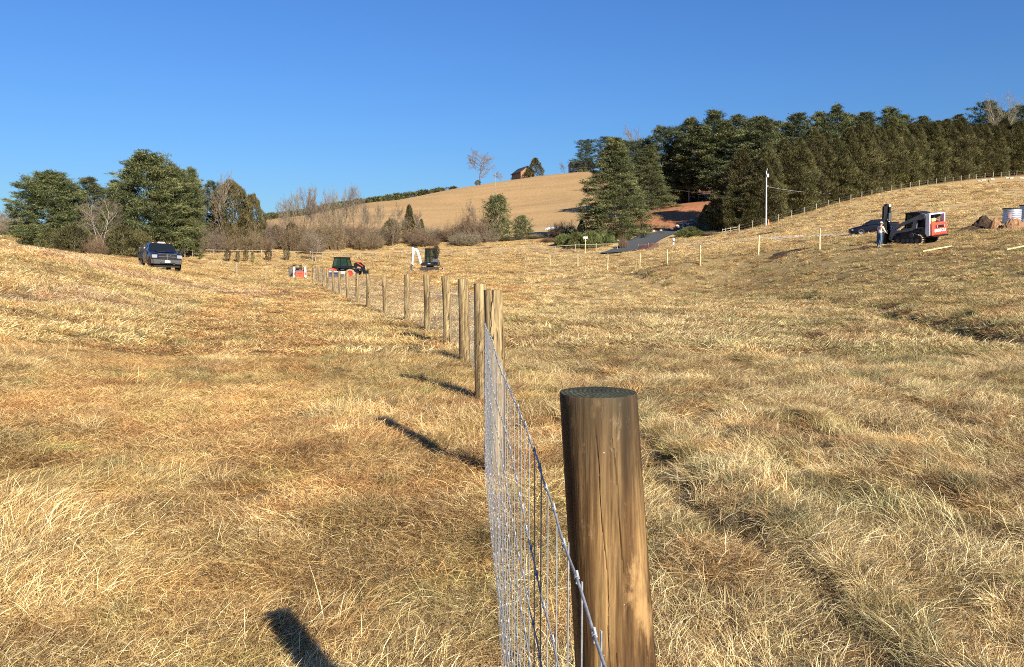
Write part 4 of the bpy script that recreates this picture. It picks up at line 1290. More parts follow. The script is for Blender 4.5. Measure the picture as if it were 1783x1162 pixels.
def conifer_proto(seed, H, Rad, shape, nb, clumps, per, L, W, slope=(0.05, 0.8), z0=0.06, flat=0.35, droop=0.0, mat='pine', trunk_r=0.22, irregular=0.25, lift=0.3):
    """a whorled conifer: limbs from a tapered trunk, each carrying flattened plumes of needles"""
    r_ = np.random.default_rng(seed)
    zb = H * (z0 + (0.985 - z0) * (np.arange(nb) + r_.random(nb)) / nb)
    az = np.arange(nb) * 2.39996 + r_.normal(0, 0.3, nb)
    t = zb / H
    # lopsided lobes make the outline uneven
    lobe = 1 + irregular * (vnoise(np.cos(az) * 1.3 + 5 + t * 3.5, np.sin(az) * 1.3 + 5 + t * 2, seed) - 0.5) * 2 + r_.normal(0, 0.10, nb)
    Lb = Rad * shape(t) * lobe
    sl = slope[0] + (slope[1] - slope[0]) * t ** 1.5
    C, D, RV = [], [], []
    segs = [((0, 0, -0.3), (0, 0, H * 0.5), trunk_r, trunk_r * 0.6), ((0, 0, H * 0.5), (0, 0, H * 0.97), trunk_r * 0.6, 0.03)]
    for i in range(nb):
        if Lb[i] < 0.05: continue
        ca, sa = math.cos(az[i]), math.sin(az[i])
        k = max(2, int(clumps * (0.35 + Lb[i] / Rad)))
        s = r_.uniform(0.22, 1.0, k) ** 0.75
        lat = r_.normal(0, 0.15, k) * Lb[i] * (0.4 + s)
        zz = zb[i] + s * Lb[i] * sl[i] - droop * s * s * Lb[i] + r_.normal(0, 0.05, k) * Rad * flat * 1.4
        cx = ca * s * Lb[i] - sa * lat; cy = sa * s * Lb[i] + ca * lat
        tone = r_.uniform(-0.28, 0.28)
        for j in range(k):
            c = np.array([cx[j], cy[j], zz[j]]) + r_.normal(0, 1, (per, 3)) * np.array([1, 1, flat]) * L * 0.75
            d = np.array([ca, sa, lift]) * 0.9 + r_.normal(0, 0.6, (per, 3))
            C.append(c); D.append(d); RV.append(np.clip(r_.normal(0.5 + tone, 0.22, per), 0, 1))
        p1 = (ca * Lb[i] * 0.8, sa * Lb[i] * 0.8, zb[i] + 0.8 * Lb[i] * sl[i] - droop * 0.64 * Lb[i])
        segs.append(((0, 0, zb[i]), p1, 0.05 * trunk_r / 0.22 * (1.2 - t[i]), 0.012))
    C = np.vstack(C); D = np.vstack(D); RV = np.concatenate(RV)
    n = len(C)
    V, F, A = cards(C, D, L * r_.uniform(0.7, 1.3, n), W * r_.uniform(0.7, 1.3, n), r_, RV)
    crown = mesh_np('crown', V, F, {'rnd': A}); crown.materials.append(MAT[mat])
    V, F = sticks(segs)
    trunk = mesh_np('trunk', V, F, {'rnd': r_.random(len(V))}); trunk.materials.append(MAT['bark'])
    return norm(crown, trunk)

def cedar_proto(seed, H, Rad, n, L, W, mat='cedar', prof=None, z0=0.02, lump=0.35):
    """a dense upright cedar: sprays over a lumpy spindle, with fill inside"""
    r_ = np.random.default_rng(seed)
    prof = prof or (lambda t: np.sin(np.clip(t * 0.93 + 0.10, 0, 1) * np.pi) ** 0.55 * (1.12 - 0.55 * t))
    t = r_.random(n) ** 0.9
    az = r_.uniform(0, 6.2832, n)
    lm = 1 + lump * (fbm(az / 0.8 + 9, t * H / 1.6, seed, 2) - 0.5) * 2 + lump * 0.6 * (vnoise(az * 3, t * H * 2.0, seed + 5) - 0.5)
    rr = Rad * prof(t) * lm * (0.55 + 0.45 * r_.random(n) ** 0.4)
    C = np.stack([np.cos(az) * rr, np.sin(az) * rr, z0 * H + t * H * (0.96 - z0)], -1)
    D = np.stack([np.cos(az) * 0.7, np.sin(az) * 0.7, 0.9 * np.ones(n)], -1) + r_.normal(0, 0.38, (n, 3))
    RV = np.clip(0.5 + 0.9 * (fbm(az / 0.5, t * H / 0.9, seed + 9, 2) - 0.5) + r_.normal(0, 0.15, n), 0, 1)
    # a few leaders
    for k in range(4):
        m = n // 60
        a, q = r_.uniform(0, 6.28), r_.uniform(0.0, 0.35) * Rad
        zz = r_.uniform(0.80, 1.0) * H
        C = np.vstack([C, np.stack([math.cos(a) * q + r_.normal(0, 0.10, m) * Rad * 0.5, math.sin(a) * q + r_.normal(0, 0.10, m) * Rad * 0.5, zz - r_.random(m) * 0.14 * H], -1)])
        D = np.vstack([D, np.array([0, 0, 1.0]) + r_.normal(0, 0.3, (m, 3))]); RV = np.concatenate([RV, np.clip(r_.normal(0.5, 0.2, m), 0, 1)])
    n2 = len(C)
    V, F, A = cards(C, D, L * r_.uniform(0.6, 1.4, n2), W * r_.uniform(0.7, 1.3, n2), r_, RV)
    crown = mesh_np('crown', V, F, {'rnd': A}); crown.materials.append(MAT[mat])
    V, F = sticks([((0, 0, -0.3), (0, 0, H * 0.9), 0.14 * H / 12, 0.02)] + [((0, 0, H * q), (0.5 * Rad * math.cos(q * 40), 0.5 * Rad * math.sin(q * 40), H * q + 0.5 * Rad), 0.03, 0.01) for q in np.linspace(0.1, 0.8, 12)])
    trunk = mesh_np('trunk', V, F, {'rnd': r_.random(len(V))}); trunk.materials.append(MAT['bark'])
    return norm(crown, trunk)

def bare_proto(seed, H, spread, mat='twig', trunk_mat='bark', levels=4, r0=0.16, stems=1, up=0.55, kids=(6, 6, 5, 4), first=0.25, twig_r=0.010):
    """a leafless tree grown branch by branch"""
    r_ = random.Random(seed)
    big, small = [], []
    def grow(p, d, L, rad, lev):
        n = 3 if lev < 2 else 2
        pts = [p]; dd = d.copy()
        for k in range(n):
            dd = (dd + Vector((r_.gauss(0, .12), r_.gauss(0, .12), r_.gauss(0.06 * up, .08)))).normalized()
            pts.append(pts[-1] + dd * L / n)
        for k in range(n):
            a = rad * (1 - 0.75 * k / n); b = rad * (1 - 0.75 * (k + 1) / n)
            (big if lev < 2 else small).append((tuple(pts[k]), tuple(pts[k + 1]), max(a, twig_r), max(b, twig_r * 0.7)))
        if lev >= levels: return
        m = kids[lev]
        for k in range(m):
            t = first + (1 - first) * (k + r_.random()) / m if lev == 0 else 0.2 + 0.8 * (k + r_.random()) / m
            i = min(n - 1, int(t * n)); f = t * n - i
            q = pts[i].lerp(pts[i + 1], min(1, f))
            ax = Vector((r_.gauss(0, 1), r_.gauss(0, 1), r_.gauss(0, 0.3)))
            side = (ax - dd * ax.dot(dd)).normalized()
            nd = (dd * (0.55 + 0.5 * up) + side * spread + Vector((0, 0, 0.25 * up))).normalized()
            grow(q, nd, L * r_.uniform(0.42, 0.66) * (1.15 - 0.45 * t), rad * 0.48, lev + 1)
        return
    for s in range(stems):
        a = 6.28 * s / stems
        d = Vector((0.18 * math.cos(a) * (stems > 1), 0.18 * math.sin(a) * (stems > 1), 1)).normalized()
        grow(Vector((0.25 * math.cos(a) * (stems > 1), 0.25 * math.sin(a) * (stems > 1), -0.2)), d, H * 0.82, r0, 0)
    zmax = max(s[1][2] for s in big + small); k = H / zmax
    sc = lambda L_: [(tuple(c * k for c in a), tuple(c * k for c in b), p, q) for a, b, p, q in L_]
    rr = np.random.default_rng(seed)
    V, F = sticks(sc(small)); crown = mesh_np('crown', V, F, {'rnd': np.repeat(rr.random(len(V) // 8), 8)}); crown.materials.append(MAT[mat])
    V, F = sticks(sc(big)); trunk = mesh_np('trunk', V, F, {'rnd': rr.random(len(V))}); trunk.materials.append(MAT[trunk_mat])
    return norm(crown, trunk, 94)

def bush_proto(seed, H, Rad, stems=300, twigs=15, mat='twig', w=0.012):
    """a leafless thicket: many arching stems with side twigs"""
    r_ = np.random.default_rng(seed)
    segs, tw = [], []
    for s in range(stems):
        a = r_.uniform(0, 6.28); q = math.sqrt(r_.random()) * Rad * 0.82
        p = np.array([math.cos(a) * q, math.sin(a) * q, -0.1])
        out = np.array([math.cos(a), math.sin(a), 0]) * (0.05 + 0.28 * q / Rad) + np.append(r_.normal(0, 0.2, 2), 0)
        hh = H * r_.uniform(0.55, 1.0) * (1 - 0.55 * (q / Rad / 0.82) ** 2) * (0.55 + 0.8 * vnoise(a * 1.6, q / Rad * 3, seed)) * (1.3 if r_.random() < 0.12 else 1.0)
        d = np.array([out[0], out[1], 1.0]); d /= np.linalg.norm(d)
        pts = [p]
        for k in range(4):
            d = d + r_.normal(0, 0.10, 3) + out * 0.10; d /= np.linalg.norm(d)
            pts.append(pts[-1] + d * hh / 4)
        for k in range(4): segs.append((pts[k], pts[k + 1], w * 1.4 * (1 - k / 5), w * 1.4 * (1 - (k + 1) / 5)))
        for k in range(twigs):
            t = r_.uniform(0.6, 4); i = min(3, int(t)); b = pts[i] + (pts[i + 1] - pts[i]) * (t - i)
            e = b + (r_.normal(0, 0.5, 3) + np.array([0, 0, 0.45])) * H * r_.uniform(0.09, 0.20)
            m = (b + e) / 2 + r_.normal(0, 0.02, 3) * H
            tw += [(b, m, w * 0.8, w * 0.6), (m, e, w * 0.6, w * 0.35)]
            for _ in range(2):
                e2 = m + (r_.normal(0, 0.5, 3) + np.array([0, 0, 0.3])) * H * 0.09
                tw.append((m, e2, w * 0.55, w * 0.35))
    V, F = sticks(segs + tw)
    crown = mesh_np('twigs', V, F, {'rnd': np.repeat(r_.random(len(V) // 8), 8)}); crown.materials.append(MAT[mat])
    return norm(crown, None, 95)

broad = lambda t: np.clip(np.where(t < 0.22, 0.80 + 0.20 * t / 0.22, np.clip(1 - (np.clip(t - 0.22, 0, 1) / 0.80) ** 2.1, 0, 1) ** 0.85), 0.05, 1)
cone = lambda t: np.clip(1.02 - t, 0.03, 1) ** 0.85
ovalp = lambda t: np.clip(np.sin(np.clip(t, 0, 1) * np.pi) ** 0.6, 0.05, 1)
PR = {}
PR['white_pine'] = [conifer_proto(11 + k, 13, 5.6, broad, 170, 15, 26, 0.40, 0.09, (-0.02, 0.80), 0.04, 0.34, 0.0, irregular=0.30) for k in range(2)]
PR['tall_pine'] = [conifer_proto(31 + k, 17, 3.4, lambda t: np.clip(np.where(t < 0.45, 0.55 + t, np.clip(1 - (np.clip(t - 0.45, 0, 1) / 0.58) ** 1.6, 0, 1)), 0.05, 1), 95, 12, 22, 0.40, 0.10, (0.0, 0.7), 0.14, 0.45, 0.0, irregular=0.6) for k in range(5)]
PR['spruce'] = [conifer_proto(51 + k, 16.5, 7.6, cone, 150, 20, 24, 0.42, 0.09, (-0.06, 0.42), 0.05, 0.26, 0.04, mat='pine', irregular=0.45, lift=0.2) for k in range(2)]
PR['dark_pine'] = [conifer_proto(71 + k, 15, 6.0, broad, 80, 12, 22, 0.46, 0.12, (0.0, 0.8), 0.12, 0.4, 0.0, mat='blue_pine', irregular=0.5) for k in range(2)]
PR['cedar'] = [cedar_proto(91 + k, 13.5, 2.5, 20000, 0.42, 0.095, prof=lambda t: np.clip(np.clip(1.0 - t ** 2.2, 0, 1) ** 0.75 * (0.80 + 0.25 * np.sin(t * 3.1)), 0.04, 1), lump=0.55) for k in range(4)]
PR['round_cedar'] = [cedar_proto(111 + k, 5, 2.2, 4200, 0.32, 0.11, 'cedar', lambda t: np.sin(np.clip(t * 0.9 + 0.12, 0, 1) * np.pi) ** 0.5, lump=0.5) for k in range(2)]
PR['rusty_cedar'] = [cedar_proto(121, 10, 3.6, 12000, 0.40, 0.14, 'rusty_cedar', lambda t: np.sin(np.clip(t * 0.85 + 0.15, 0, 1) * np.pi) ** 0.6, lump=0.45)]
PR['small_conifer'] = [cedar_proto(131 + k, 5, 1.7, 3600, 0.30, 0.10, 'cedar', lambda t: np.clip(1.05 - t, 0.05, 1) ** 0.8, lump=0.45) for k in range(2)]
PR['shrub_pine'] = [conifer_proto(141 + k, 7.5, 3.3, lambda t: broad(t) * 0.95, 80, 9, 9, 0.42, 0.13, (0.15, 1.0), 0.03, 0.5, 0.0, irregular=0.3) for k in range(2)]
PR['seedling'] = [cedar_proto(151 + k, 2, 0.55, 700, 0.22, 0.07, 'rusty_cedar' if k else 'cedar', lambda t: np.sin(np.clip(t * 0.85 + 0.12, 0, 1) * np.pi) ** 0.7, lump=0.6) for k in range(2)]
PR['juniper'] = [cedar_proto(161 + k, 2.4, 2.6, 3600, 0.45, 0.12, 'juniper', lambda t: np.sqrt(np.clip(1 - t ** 1.6, 0, 1)), lump=0.5) for k in range(2)]
PR['bare'] = [bare_proto(171 + k, 12, 0.75, 'grey_twig', 'bark', 4, 0.17, 1, 0.6, (11, 8, 5, 4), 0.25, 0.010) for k in range(3)]
PR['slim_bare'] = [bare_proto(181 + k, 12, 0.72, 'grey_twig', 'bark', 4, 0.12, 1, 0.9, (11, 7, 5, 4), 0.35, 0.009) for k in range(3)]
PR['twin_bare'] = [bare_proto(191, 6, 0.8, 'grey_twig', 'pale_bark', 4, 0.09, 3, 0.4, (7, 6, 5, 4), 0.35, 0.007)]
PR['pale_bare'] = [bare_proto(195, 10, 0.85, 'grey_twig', 'pale_bark', 4, 0.14, 2, 0.4, (8, 7, 5, 4), 0.2, 0.010)]
PR['bush'] = [bush_proto(201 + k, 4.5, 3.4, mat='twig') for k in range(3)]
PR['grey_bush'] = [bush_proto(211 + k, 4.5, 3.0, mat='grey_twig') for k in range(2)]

def plant(kind, u, vb, Y, vtop, wpx, label, cat, group, name, var=0, dz=0.0, yaw=None):
    """stand a plant where its foot is seen; sized from how tall and wide it shows"""
    p = PR[kind][var % len(PR[kind])]
    x, y, z = on(u, vb, Y, dz)
    ztop = EYE + (HORIZON - vtop) / FPX * Y * 1.0
    H = max(0.4, ztop - z)
    Wd = wpx / FPX * Y
    root = empty(name, (x, y, z), (0, 0, R(int(u * 37) % 360) if yaw is None else yaw), label, cat, group)
    s = H / p['H']; sw = Wd / (2 * p['R'])
    for nm in ('crown', 'trunk'):
        if p[nm] is None: continue
        part = 'twigs' if kind in ('bush', 'grey_bush') else nm
        o = bpy.data.objects.new(part, p[nm]); COL.objects.link(o); o.parent = root
        o.scale = (sw, sw, s)
    return root
# ------------------------------------------------------------------ the planting plan (pixel of the foot, distance, pixel of the top, width in pixels)
GL = 'trees of the left copse'
for a in [
    ('white_pine', 92, 437, 123, 303, 128, 'broad green pine at the left end of the copse', 'tree', GL, 'pine_tree', 0),
    ('tall_pine', 160, 437, 132, 312, 62, 'green pine between the two big broad pines, left one', 'tree', GL, 'pine_tree', 0),
    ('tall_pine', 205, 437, 134, 317, 56, 'narrow dark pine touching the biggest pine on its left', 'tree', GL, 'pine_tree', 1),
    ('pale_bare', 176, 440, 118, 342, 74, 'pale grey leafless tree in front of the copse pines', 'tree', GL, 'bare_tree', 0),
    ('white_pine', 262, 437, 124, 272, 142, 'tallest and broadest pine in the middle of the left copse', 'tree', GL, 'pine_tree', 1),
    ('white_pine', 312, 435, 129, 296, 92, 'olive green pine leaning on the right flank of the biggest pine', 'tree', GL, 'pine_tree', 0),
    ('tall_pine', 338, 432, 142, 296, 56, 'ragged pine with a broken top right of the biggest pine', 'tree', GL, 'pine_tree', 2),
    ('dark_pine', 132, 437, 140, 322, 60, 'dark pine filling the gap behind the left broad pine', 'tree', GL, 'pine_tree', 0),
    ('dark_pine', 190, 437, 142, 330, 58, 'dark pine behind the pale bare tree', 'tree', GL, 'pine_tree', 1),
    ('dark_pine', 372, 430, 146, 318, 60, 'dark pine behind the brown leafless tree', 'tree', GL, 'pine_tree', 0),
    ('bare', 362, 430, 146, 306, 62, 'brown leafless tree between the ragged pine and the rusty cedar', 'tree', GL, 'bare_tree', 1),
    ('bare', 385, 430, 142, 300, 44, 'thin leafless tree rising behind the rusty cedar', 'tree', GL, 'bare_tree', 2),
    ('rusty_cedar', 404, 428, 145, 316, 76, 'rusty brown cedar near the right end of the left copse', 'tree', GL, 'cedar_tree', 0),
    ('rusty_cedar', 441, 428, 148, 340, 46, 'low brown cedar at the right end of the left copse', 'tree', GL, 'cedar_tree', 0),
    ('round_cedar', 130, 440, 112, 392, 66, 'low dark green cedar under the left broad pine', 'tree', GL, 'cedar_tree', 0),
    ('round_cedar', 88, 440, 114, 398, 50, 'low green cedar at the foot of the leftmost pine', 'tree', GL, 'cedar_tree', 1),
    ('round_cedar', 215, 440, 112, 392, 62, 'low dark green cedar left of the parked truck', 'tree', GL, 'cedar_tree', 1),
    ('round_cedar', 245, 437, 116, 400, 44, 'low green cedar directly behind the parked truck', 'tree', GL, 'cedar_tree', 0),
    ('round_cedar', 378, 431, 147, 386, 34, 'small dark cedar half hidden in the brown thicket', 'tree', GL, 'cedar_tree', 1)]:
    plant(*a[:10], var=a[10])
GB = 'leafless bushes of the long thicket'
bushes = [(18, 437, 150, 385, 60, 'grey'), (52, 438, 150, 392, 50, ''), (174, 441, 112, 402, 44, ''), (268, 438, 122, 400, 44, ''), (300, 438, 124, 386, 52, ''), (330, 437, 128, 380, 58, ''), (362, 436, 130, 384, 60, 'grey'),
          (398, 436, 133, 392, 56, ''), (428, 436, 136, 386, 60, ''), (458, 434, 150, 372, 62, 'grey'), (446, 436, 138, 400, 50, ''), (488, 432, 152, 378, 62, ''), (480, 434, 148, 402, 50, 'grey'), (522, 430, 156, 376, 60, ''), (545, 428, 160, 384, 56, 'grey'), (540, 430, 152, 404, 44, ''),
          (572, 428, 160, 366, 52, ''), (590, 426, 166, 376, 60, 'grey'), (612, 426, 166, 382, 56, ''), (634, 425, 168, 378, 58, ''), (652, 424, 168, 384, 50, 'grey'), (640, 427, 162, 396, 50, ''), (672, 424, 168, 384, 46, ''),
          (726, 422, 170, 386, 44, ''), (750, 422, 172, 392, 44, 'grey'), (772, 422, 172, 390, 48, ''), (796, 421, 172, 378, 54, ''), (822, 421, 172, 362, 58, ''), (846, 420, 172, 372, 44, 'grey'), (810, 424, 166, 398, 50, 'grey'), (738, 424, 166, 400, 50, ''),
          (885, 419, 175, 402, 30, ''), (938, 418, 175, 404, 34, 'grey'), (958, 421, 165, 402, 30, ''), (985, 417, 174, 376, 40, ''), (968, 418, 172, 386, 26, ''), (1005, 413, 178, 388, 26, 'grey')]
shade = {'': 'brown', 'grey': 'grey'}
where = ['at the far left edge', 'beside the leftmost pine', 'below the pale bare tree', 'behind the truck roof', 'right behind the truck', 'under the ragged pine', 'under the brown bare tree', 'in front of the rusty cedar',
         'below the low brown cedar', 'right of the low brown cedar', 'at the foot of the low brown cedar', 'left of the dark round cedar', 'below and left of the dark round cedar', 'under the slim bare trees, leftmost', 'under the slim bare trees, second from left', 'behind the twin trunked bare tree',
         'above the telehandler', 'above the telehandler, second', 'under the tallest slim bare trees', 'under the right group of slim bare trees', 'left of the lone bare tree', 'low in front of the thicket left of the lone bare tree', 'touching the lone bare tree',
         'right of the pointed evergreen', 'right of the pointed evergreen, second', 'above the excavator', 'left of the tall brown bush', 'tallest of the thicket beside the green pine', 'against the green shrubby pine', 'low in front of the tallest bush', 'low, above the excavator boom',
         'between the two shrubby pines', 'right of the smaller shrubby pine', 'above the left end of the junipers', 'left of the shaded spruce foot', 'small one left of the junipers', 'in the shade of the big spruce']
for k, ((u, v, Y, vt, w, sh), wh) in enumerate(zip(bushes, where)):
    if 280 < u < 500 and Y < 156: Y += 10
    plant('grey_bush' if sh else 'bush', u, v, Y, vt + 8 + 5 * math.sin(k * 2.3), w * 1.15, 'leafless %s bush %s' % (shade[sh], wh), 'bush', GB, 'bare_bush', var=k)
GS = 'slim leafless trees above the thicket'
slim = [(494, 430, 165, 352, 30, 'slim'), (507, 430, 170, 340, 34, 'slim'), (519, 430, 165, 328, 26, 'slim'), (531, 430, 165, 324, 38, 'slim'), (540, 430, 170, 326, 34, 'bare'), (549, 430, 165, 340, 30, 'slim'), (569, 428, 170, 330, 32, 'bare'), (583, 428, 175, 326, 32, 'slim'),
        (599, 428, 170, 325, 40, 'bare'), (616, 428, 170, 324, 32, 'slim'), (560, 428, 168, 345, 24, 'slim'), (660, 424, 172, 352, 24, 'slim'), (641, 424, 172, 356, 26, 'slim'), (728, 420, 175, 366, 22, 'slim'), (590, 430, 165, 360, 24, 'bare'), (630, 426, 170, 344, 24, 'slim')]
sl_lab = ['shortest slim bare tree at the left of the group', 'forked bare tree, second from the left of the group', 'straight slim bare tree left of the tallest pair', 'tallest bare tree of the left cluster, left of the pair', 'tallest bare tree of the left cluster, right of the pair',
          'bare tree at the right edge of the left cluster', 'wide bare tree starting the right cluster', 'slim bare tree in the middle of the right cluster', 'densest bare tree of the right cluster', 'bare tree with its trunk clear against the hill', 'low bare tree between the two clusters',
          'slight bare sapling in front of the hill, left of the lone bare tree', 'bare sapling against the lower hill edge', 'bare sapling right of the pointed evergreen', 'short bare tree in the thicket behind the telehandler', 'bare sapling right of the trunk seen against the hill']
for k, (a, lb) in enumerate(zip(slim, sl_lab)):
    plant('slim_bare' if a[5] == 'slim' else 'bare', a[0], a[1], a[2], a[3], a[4], lb, 'tree', GS, 'bare_tree', var=k)
for a in [('bare', 683, 427, 163, 350, 46, 'lone leafless tree with a grey trunk at the thicket edge', 'tree', None, 'bare_tree', 0),
          ('twin_bare', 547, 449.5, 139, 398, 52, 'leafless tree with pale twin trunks in front of the thicket', 'tree', None, 'bare_tree', 0),
          ('bare', 828, 421, 172, 346, 30, 'bare tree standing in the tallest brown bush', 'tree', None, 'bare_tree', 1),
          ('round_cedar', 509, 423, 158, 387, 30, 'dark round cedar left of the slim bare trees', 'tree', None, 'cedar_tree', 0),
          ('round_cedar', 481, 424, 160, 392, 24, 'small dark cedar in the grey brush, left of the round one', 'tree', None, 'cedar_tree', 1),
          ('small_conifer', 713, 411, 180, 358, 30, 'pointed dark evergreen above the thicket', 'tree', None, 'cedar_tree', 0),
          ('round_cedar', 683, 414, 176, 381, 34, 'dark evergreen behind the lone bare tree', 'tree', None, 'cedar_tree', 0),
          ('small_conifer', 734, 412, 180, 382, 18, 'tiny pointed evergreen right of the pointed evergreen', 'tree', None, 'cedar_tree', 1),
          ('shrub_pine', 865, 415, 173, 341, 54, 'bushy bright green pine in front of the bare hill', 'tree', None, 'pine_tree', 0),
          ('shrub_pine', 909, 415, 175, 376, 38, 'small green pine right of the bushy pine', 'tree', None, 'pine_tree', 1),
          ('small_conifer', 1012, 413, 168, 383, 20, 'small green conifer in the shade left of the big spruce', 'tree', None, 'conifer_tree', 1)]:
    plant(*a[:10], var=a[10])
GSd = 'seedling evergreens along the old fence'
for k, (u, v, Y, vt, w, lb) in enumerate([(349, 447, 126, 438, 8, 'small dark evergreen by the fence nearest the truck'), (396, 446, 127, 431, 12, 'bushier dark seedling, second from the truck'), (414, 446, 127, 437, 8, 'thin dark seedling, third from the truck'),
        (428, 446, 128, 434, 10, 'dark seedling, fourth from the truck'), (440, 447, 128, 438, 7, 'tiny dark seedling, fifth from the truck'), (468, 447, 133, 432, 14, 'round dark evergreen shrub left of the twin trunked tree'),
        (499, 447, 136, 431, 13, 'dark evergreen shrub nearest the twin trunked tree'), (760, 446, 148, 427, 14, 'dark evergreen shrub behind the excavator cab')]):
    plant('seedling', u, v, Y, vt, w, lb, 'shrub', GSd, 'evergreen_shrub', var=k)
# ---- the hill top
for a in [('bare', 835, 322, 440, 259, 84, 'large lone leafless tree on the hill crest', 'tree', None, 'bare_tree', 1),
          ('bare', 872, 319, 450, 300, 24, 'small leafless tree right of the large one on the crest', 'tree', None, 'bare_tree', 0),
          ('round_cedar', 832, 323, 438, 316, 12, 'dark shrub at the foot of the large crest tree', 'shrub', None, 'evergreen_shrub', 1),
          ('small_conifer', 932, 311, 458, 278, 34, 'dark conifer beside the brown barn on the crest', 'tree', None, 'conifer_tree', 0),
          ('bare', 983, 305, 474, 285, 18, 'faint small leafless tree left of the grey house', 'tree', None, 'bare_tree', 1),
          ('dark_pine', 1020, 303, 470, 248, 52, 'round dark pine in front of the grey house', 'tree', None, 'pine_tree', 0),
          ('dark_pine', 1056, 302, 468, 243, 52, 'dark pine right of the round one by the grey house', 'tree', None, 'pine_tree', 1),
          ('bare', 1110, 330, 300, 224, 48, 'leafless tree crown rising behind the left end of the woods', 'tree', None, 'bare_tree', 2)]:
    plant(*a[:10], var=a[10])
# ---- the woods on the right
GW = 'tall pines of the woods behind'
back = [(1092, 380, 225, 243, 62, 'd'), (1122, 372, 228, 236, 52, 'd'), (1150, 365, 222, 219, 48, 'd'), (1172, 360, 230, 224, 44, 'd'), (1200, 362, 215, 203, 52, 't'), (1222, 350, 235, 212, 44, 'd'), (1240, 358, 210, 195, 56, 't'), (1262, 350, 225, 214, 46, 't'), (1281, 352, 210, 197, 48, 't'),
        (1318, 352, 200, 201, 66, 't'), (1350, 345, 215, 214, 44, 't'), (1383, 345, 205, 198, 52, 't'), (1405, 340, 215, 215, 44, 'd'), (1424, 335, 205, 195, 40, 't'), (1452, 330, 205, 187, 42, 't'), (1476, 330, 212, 198, 44, 't'), (1506, 328, 208, 192, 48, 't'), (1545, 322, 212, 190, 46, 't'),
        (1570, 318, 222, 202, 40, 't'), (1603, 316, 222, 199, 40, 't'), (1640, 310, 226, 207, 44, 't'), (1664, 308, 226, 203, 34, 't'), (1716, 300, 240, 178, 46, 'd'), (1738, 298, 238, 190, 44, 't'), (1772, 296, 244, 183, 50, 'd'), (1810, 290, 250, 178, 60, 'd'), (1690, 300, 232, 214, 34, 't')]
bk = ['leftmost dark pine of the woods behind the spruce', 'dark pine in the woods, second from the left', 'dark pine with a twin top above the spruce', 'dark pine just left of the first tall round crown', 'tall pine with the first round crown from the left',
      'dark pine between the two tallest left crowns', 'tallest pine of the left half of the woods', 'pine behind and right of the tallest left pine', 'tall pine with a clear round head, third round crown', 'very wide pine in the middle left of the woods', 'lower pine left of the utility pole line',
      'broad headed pine above the utility pole', 'dark pine in the dip right of the utility pole', 'slim tall pine right of the dip', 'highest pine of the central woods', 'pine just right of the highest central pine', 'pine with a level crown above the loader mast line', 'pine above the loader mast',
      'pine above the loader cab', 'pine above the red loader tailgate', 'pine right of the loader, shorter', 'last pine before the gap near the right end', 'layered dark pine right of the gap', 'pine beneath the leafless crown at the right', 'dark pine at the right edge of the picture', 'dark pine cut by the right edge', 'low pine in the gap near the right end']
for k, (a, lb) in enumerate(zip(back, bk)):
    plant('dark_pine' if a[5] == 'd' else 'tall_pine', a[0], a[1], a[2], a[3] + 7 + 4 * math.sin(k * 1.7), a[4] * 1.6, lb, 'tree', GW, 'pine_tree', var=k)
for a in [('bare', 1347, 345, 222, 204, 36, 'leafless crown showing between the wide pine and the broad headed pine', 'tree', None, 'bare_tree', 0),
          ('pale_bare', 1742, 302, 226, 164, 56, 'pale leafless tree above the woods at the upper right', 'tree', None, 'bare_tree', 0)]:
    plant(*a[:10], var=a[10])
GF = 'conifers at the left front of the woods'
for a in [('spruce', 1070, 411, 160, 246, 132, 'large spreading spruce at the corner of the driveway', 'tree', GF, 'spruce_tree', 0),
          ('spruce', 1128, 366, 204, 258, 96, 'spreading spruce standing on the red soil bank', 'tree', GF, 'spruce_tree', 1),
          ('spruce', 1178, 350, 222, 250, 84, 'spruce behind the soil bank', 'tree', GF, 'spruce_tree', 0),
          ('dark_pine', 1212, 350, 226, 236, 84, 'dark pine over the upper driveway, left side', 'tree', GF, 'pine_tree', 0),
          ('dark_pine', 1256, 362, 210, 226, 80, 'dark pine over the upper driveway, right side', 'tree', GF, 'pine_tree', 1),
          ('tall_pine', 1290, 392, 172, 232, 80, 'tall full pine behind the dark front conifers', 'tree', GF, 'pine_tree', 0),
          ('tall_pine', 1325, 388, 168, 215, 80, 'widest full pine left of the utility pole', 'tree', GF, 'pine_tree', 1),
          ('small_conifer', 1229, 405, 158, 358, 36, 'small light green conifer beside the driveway', 'tree', GF, 'conifer_tree', 0),
          ('cedar', 1252, 405, 156, 322, 46, 'dark cedar just right of the driveway', 'tree', GF, 'cedar_tree', 0),
          ('cedar', 1276, 408, 152, 326, 52, 'olive cedar reaching to the ground behind the rail fence', 'tree', GF, 'cedar_tree', 1),
          ('cedar', 1304, 404, 150, 318, 50, 'broad olive cedar left of the utility pole', 'tree', GF, 'cedar_tree', 2)]:
    plant(*a[:10], var=a[10])
GC = 'cedars of the row along the boundary fence'
ordn = ['first', 'second', 'third', 'fourth', 'fifth', 'sixth', 'seventh', 'eighth', 'ninth', 'tenth', 'eleventh', 'twelfth', 'thirteenth', 'fourteenth', 'fifteenth', 'sixteenth', 'seventeenth', 'eighteenth', 'nineteenth', 'twentieth',
        'twenty first', 'twenty second', 'twenty third', 'twenty fourth', 'twenty fifth', 'twenty sixth', 'twenty seventh', 'twenty eighth', 'twenty ninth', 'thirtieth', 'thirty first', 'thirty second', 'thirty third', 'thirty fourth', 'thirty fifth', 'thirty sixth', 'thirty seventh', 'thirty eighth']
row = [on(1330, 394, 149), on(1400, 372, 155), on(1500, 345, 165), on(1600, 326, 179), on(1700, 313, 194), on(1783, 306, 207), on(1900, 296, 228)]
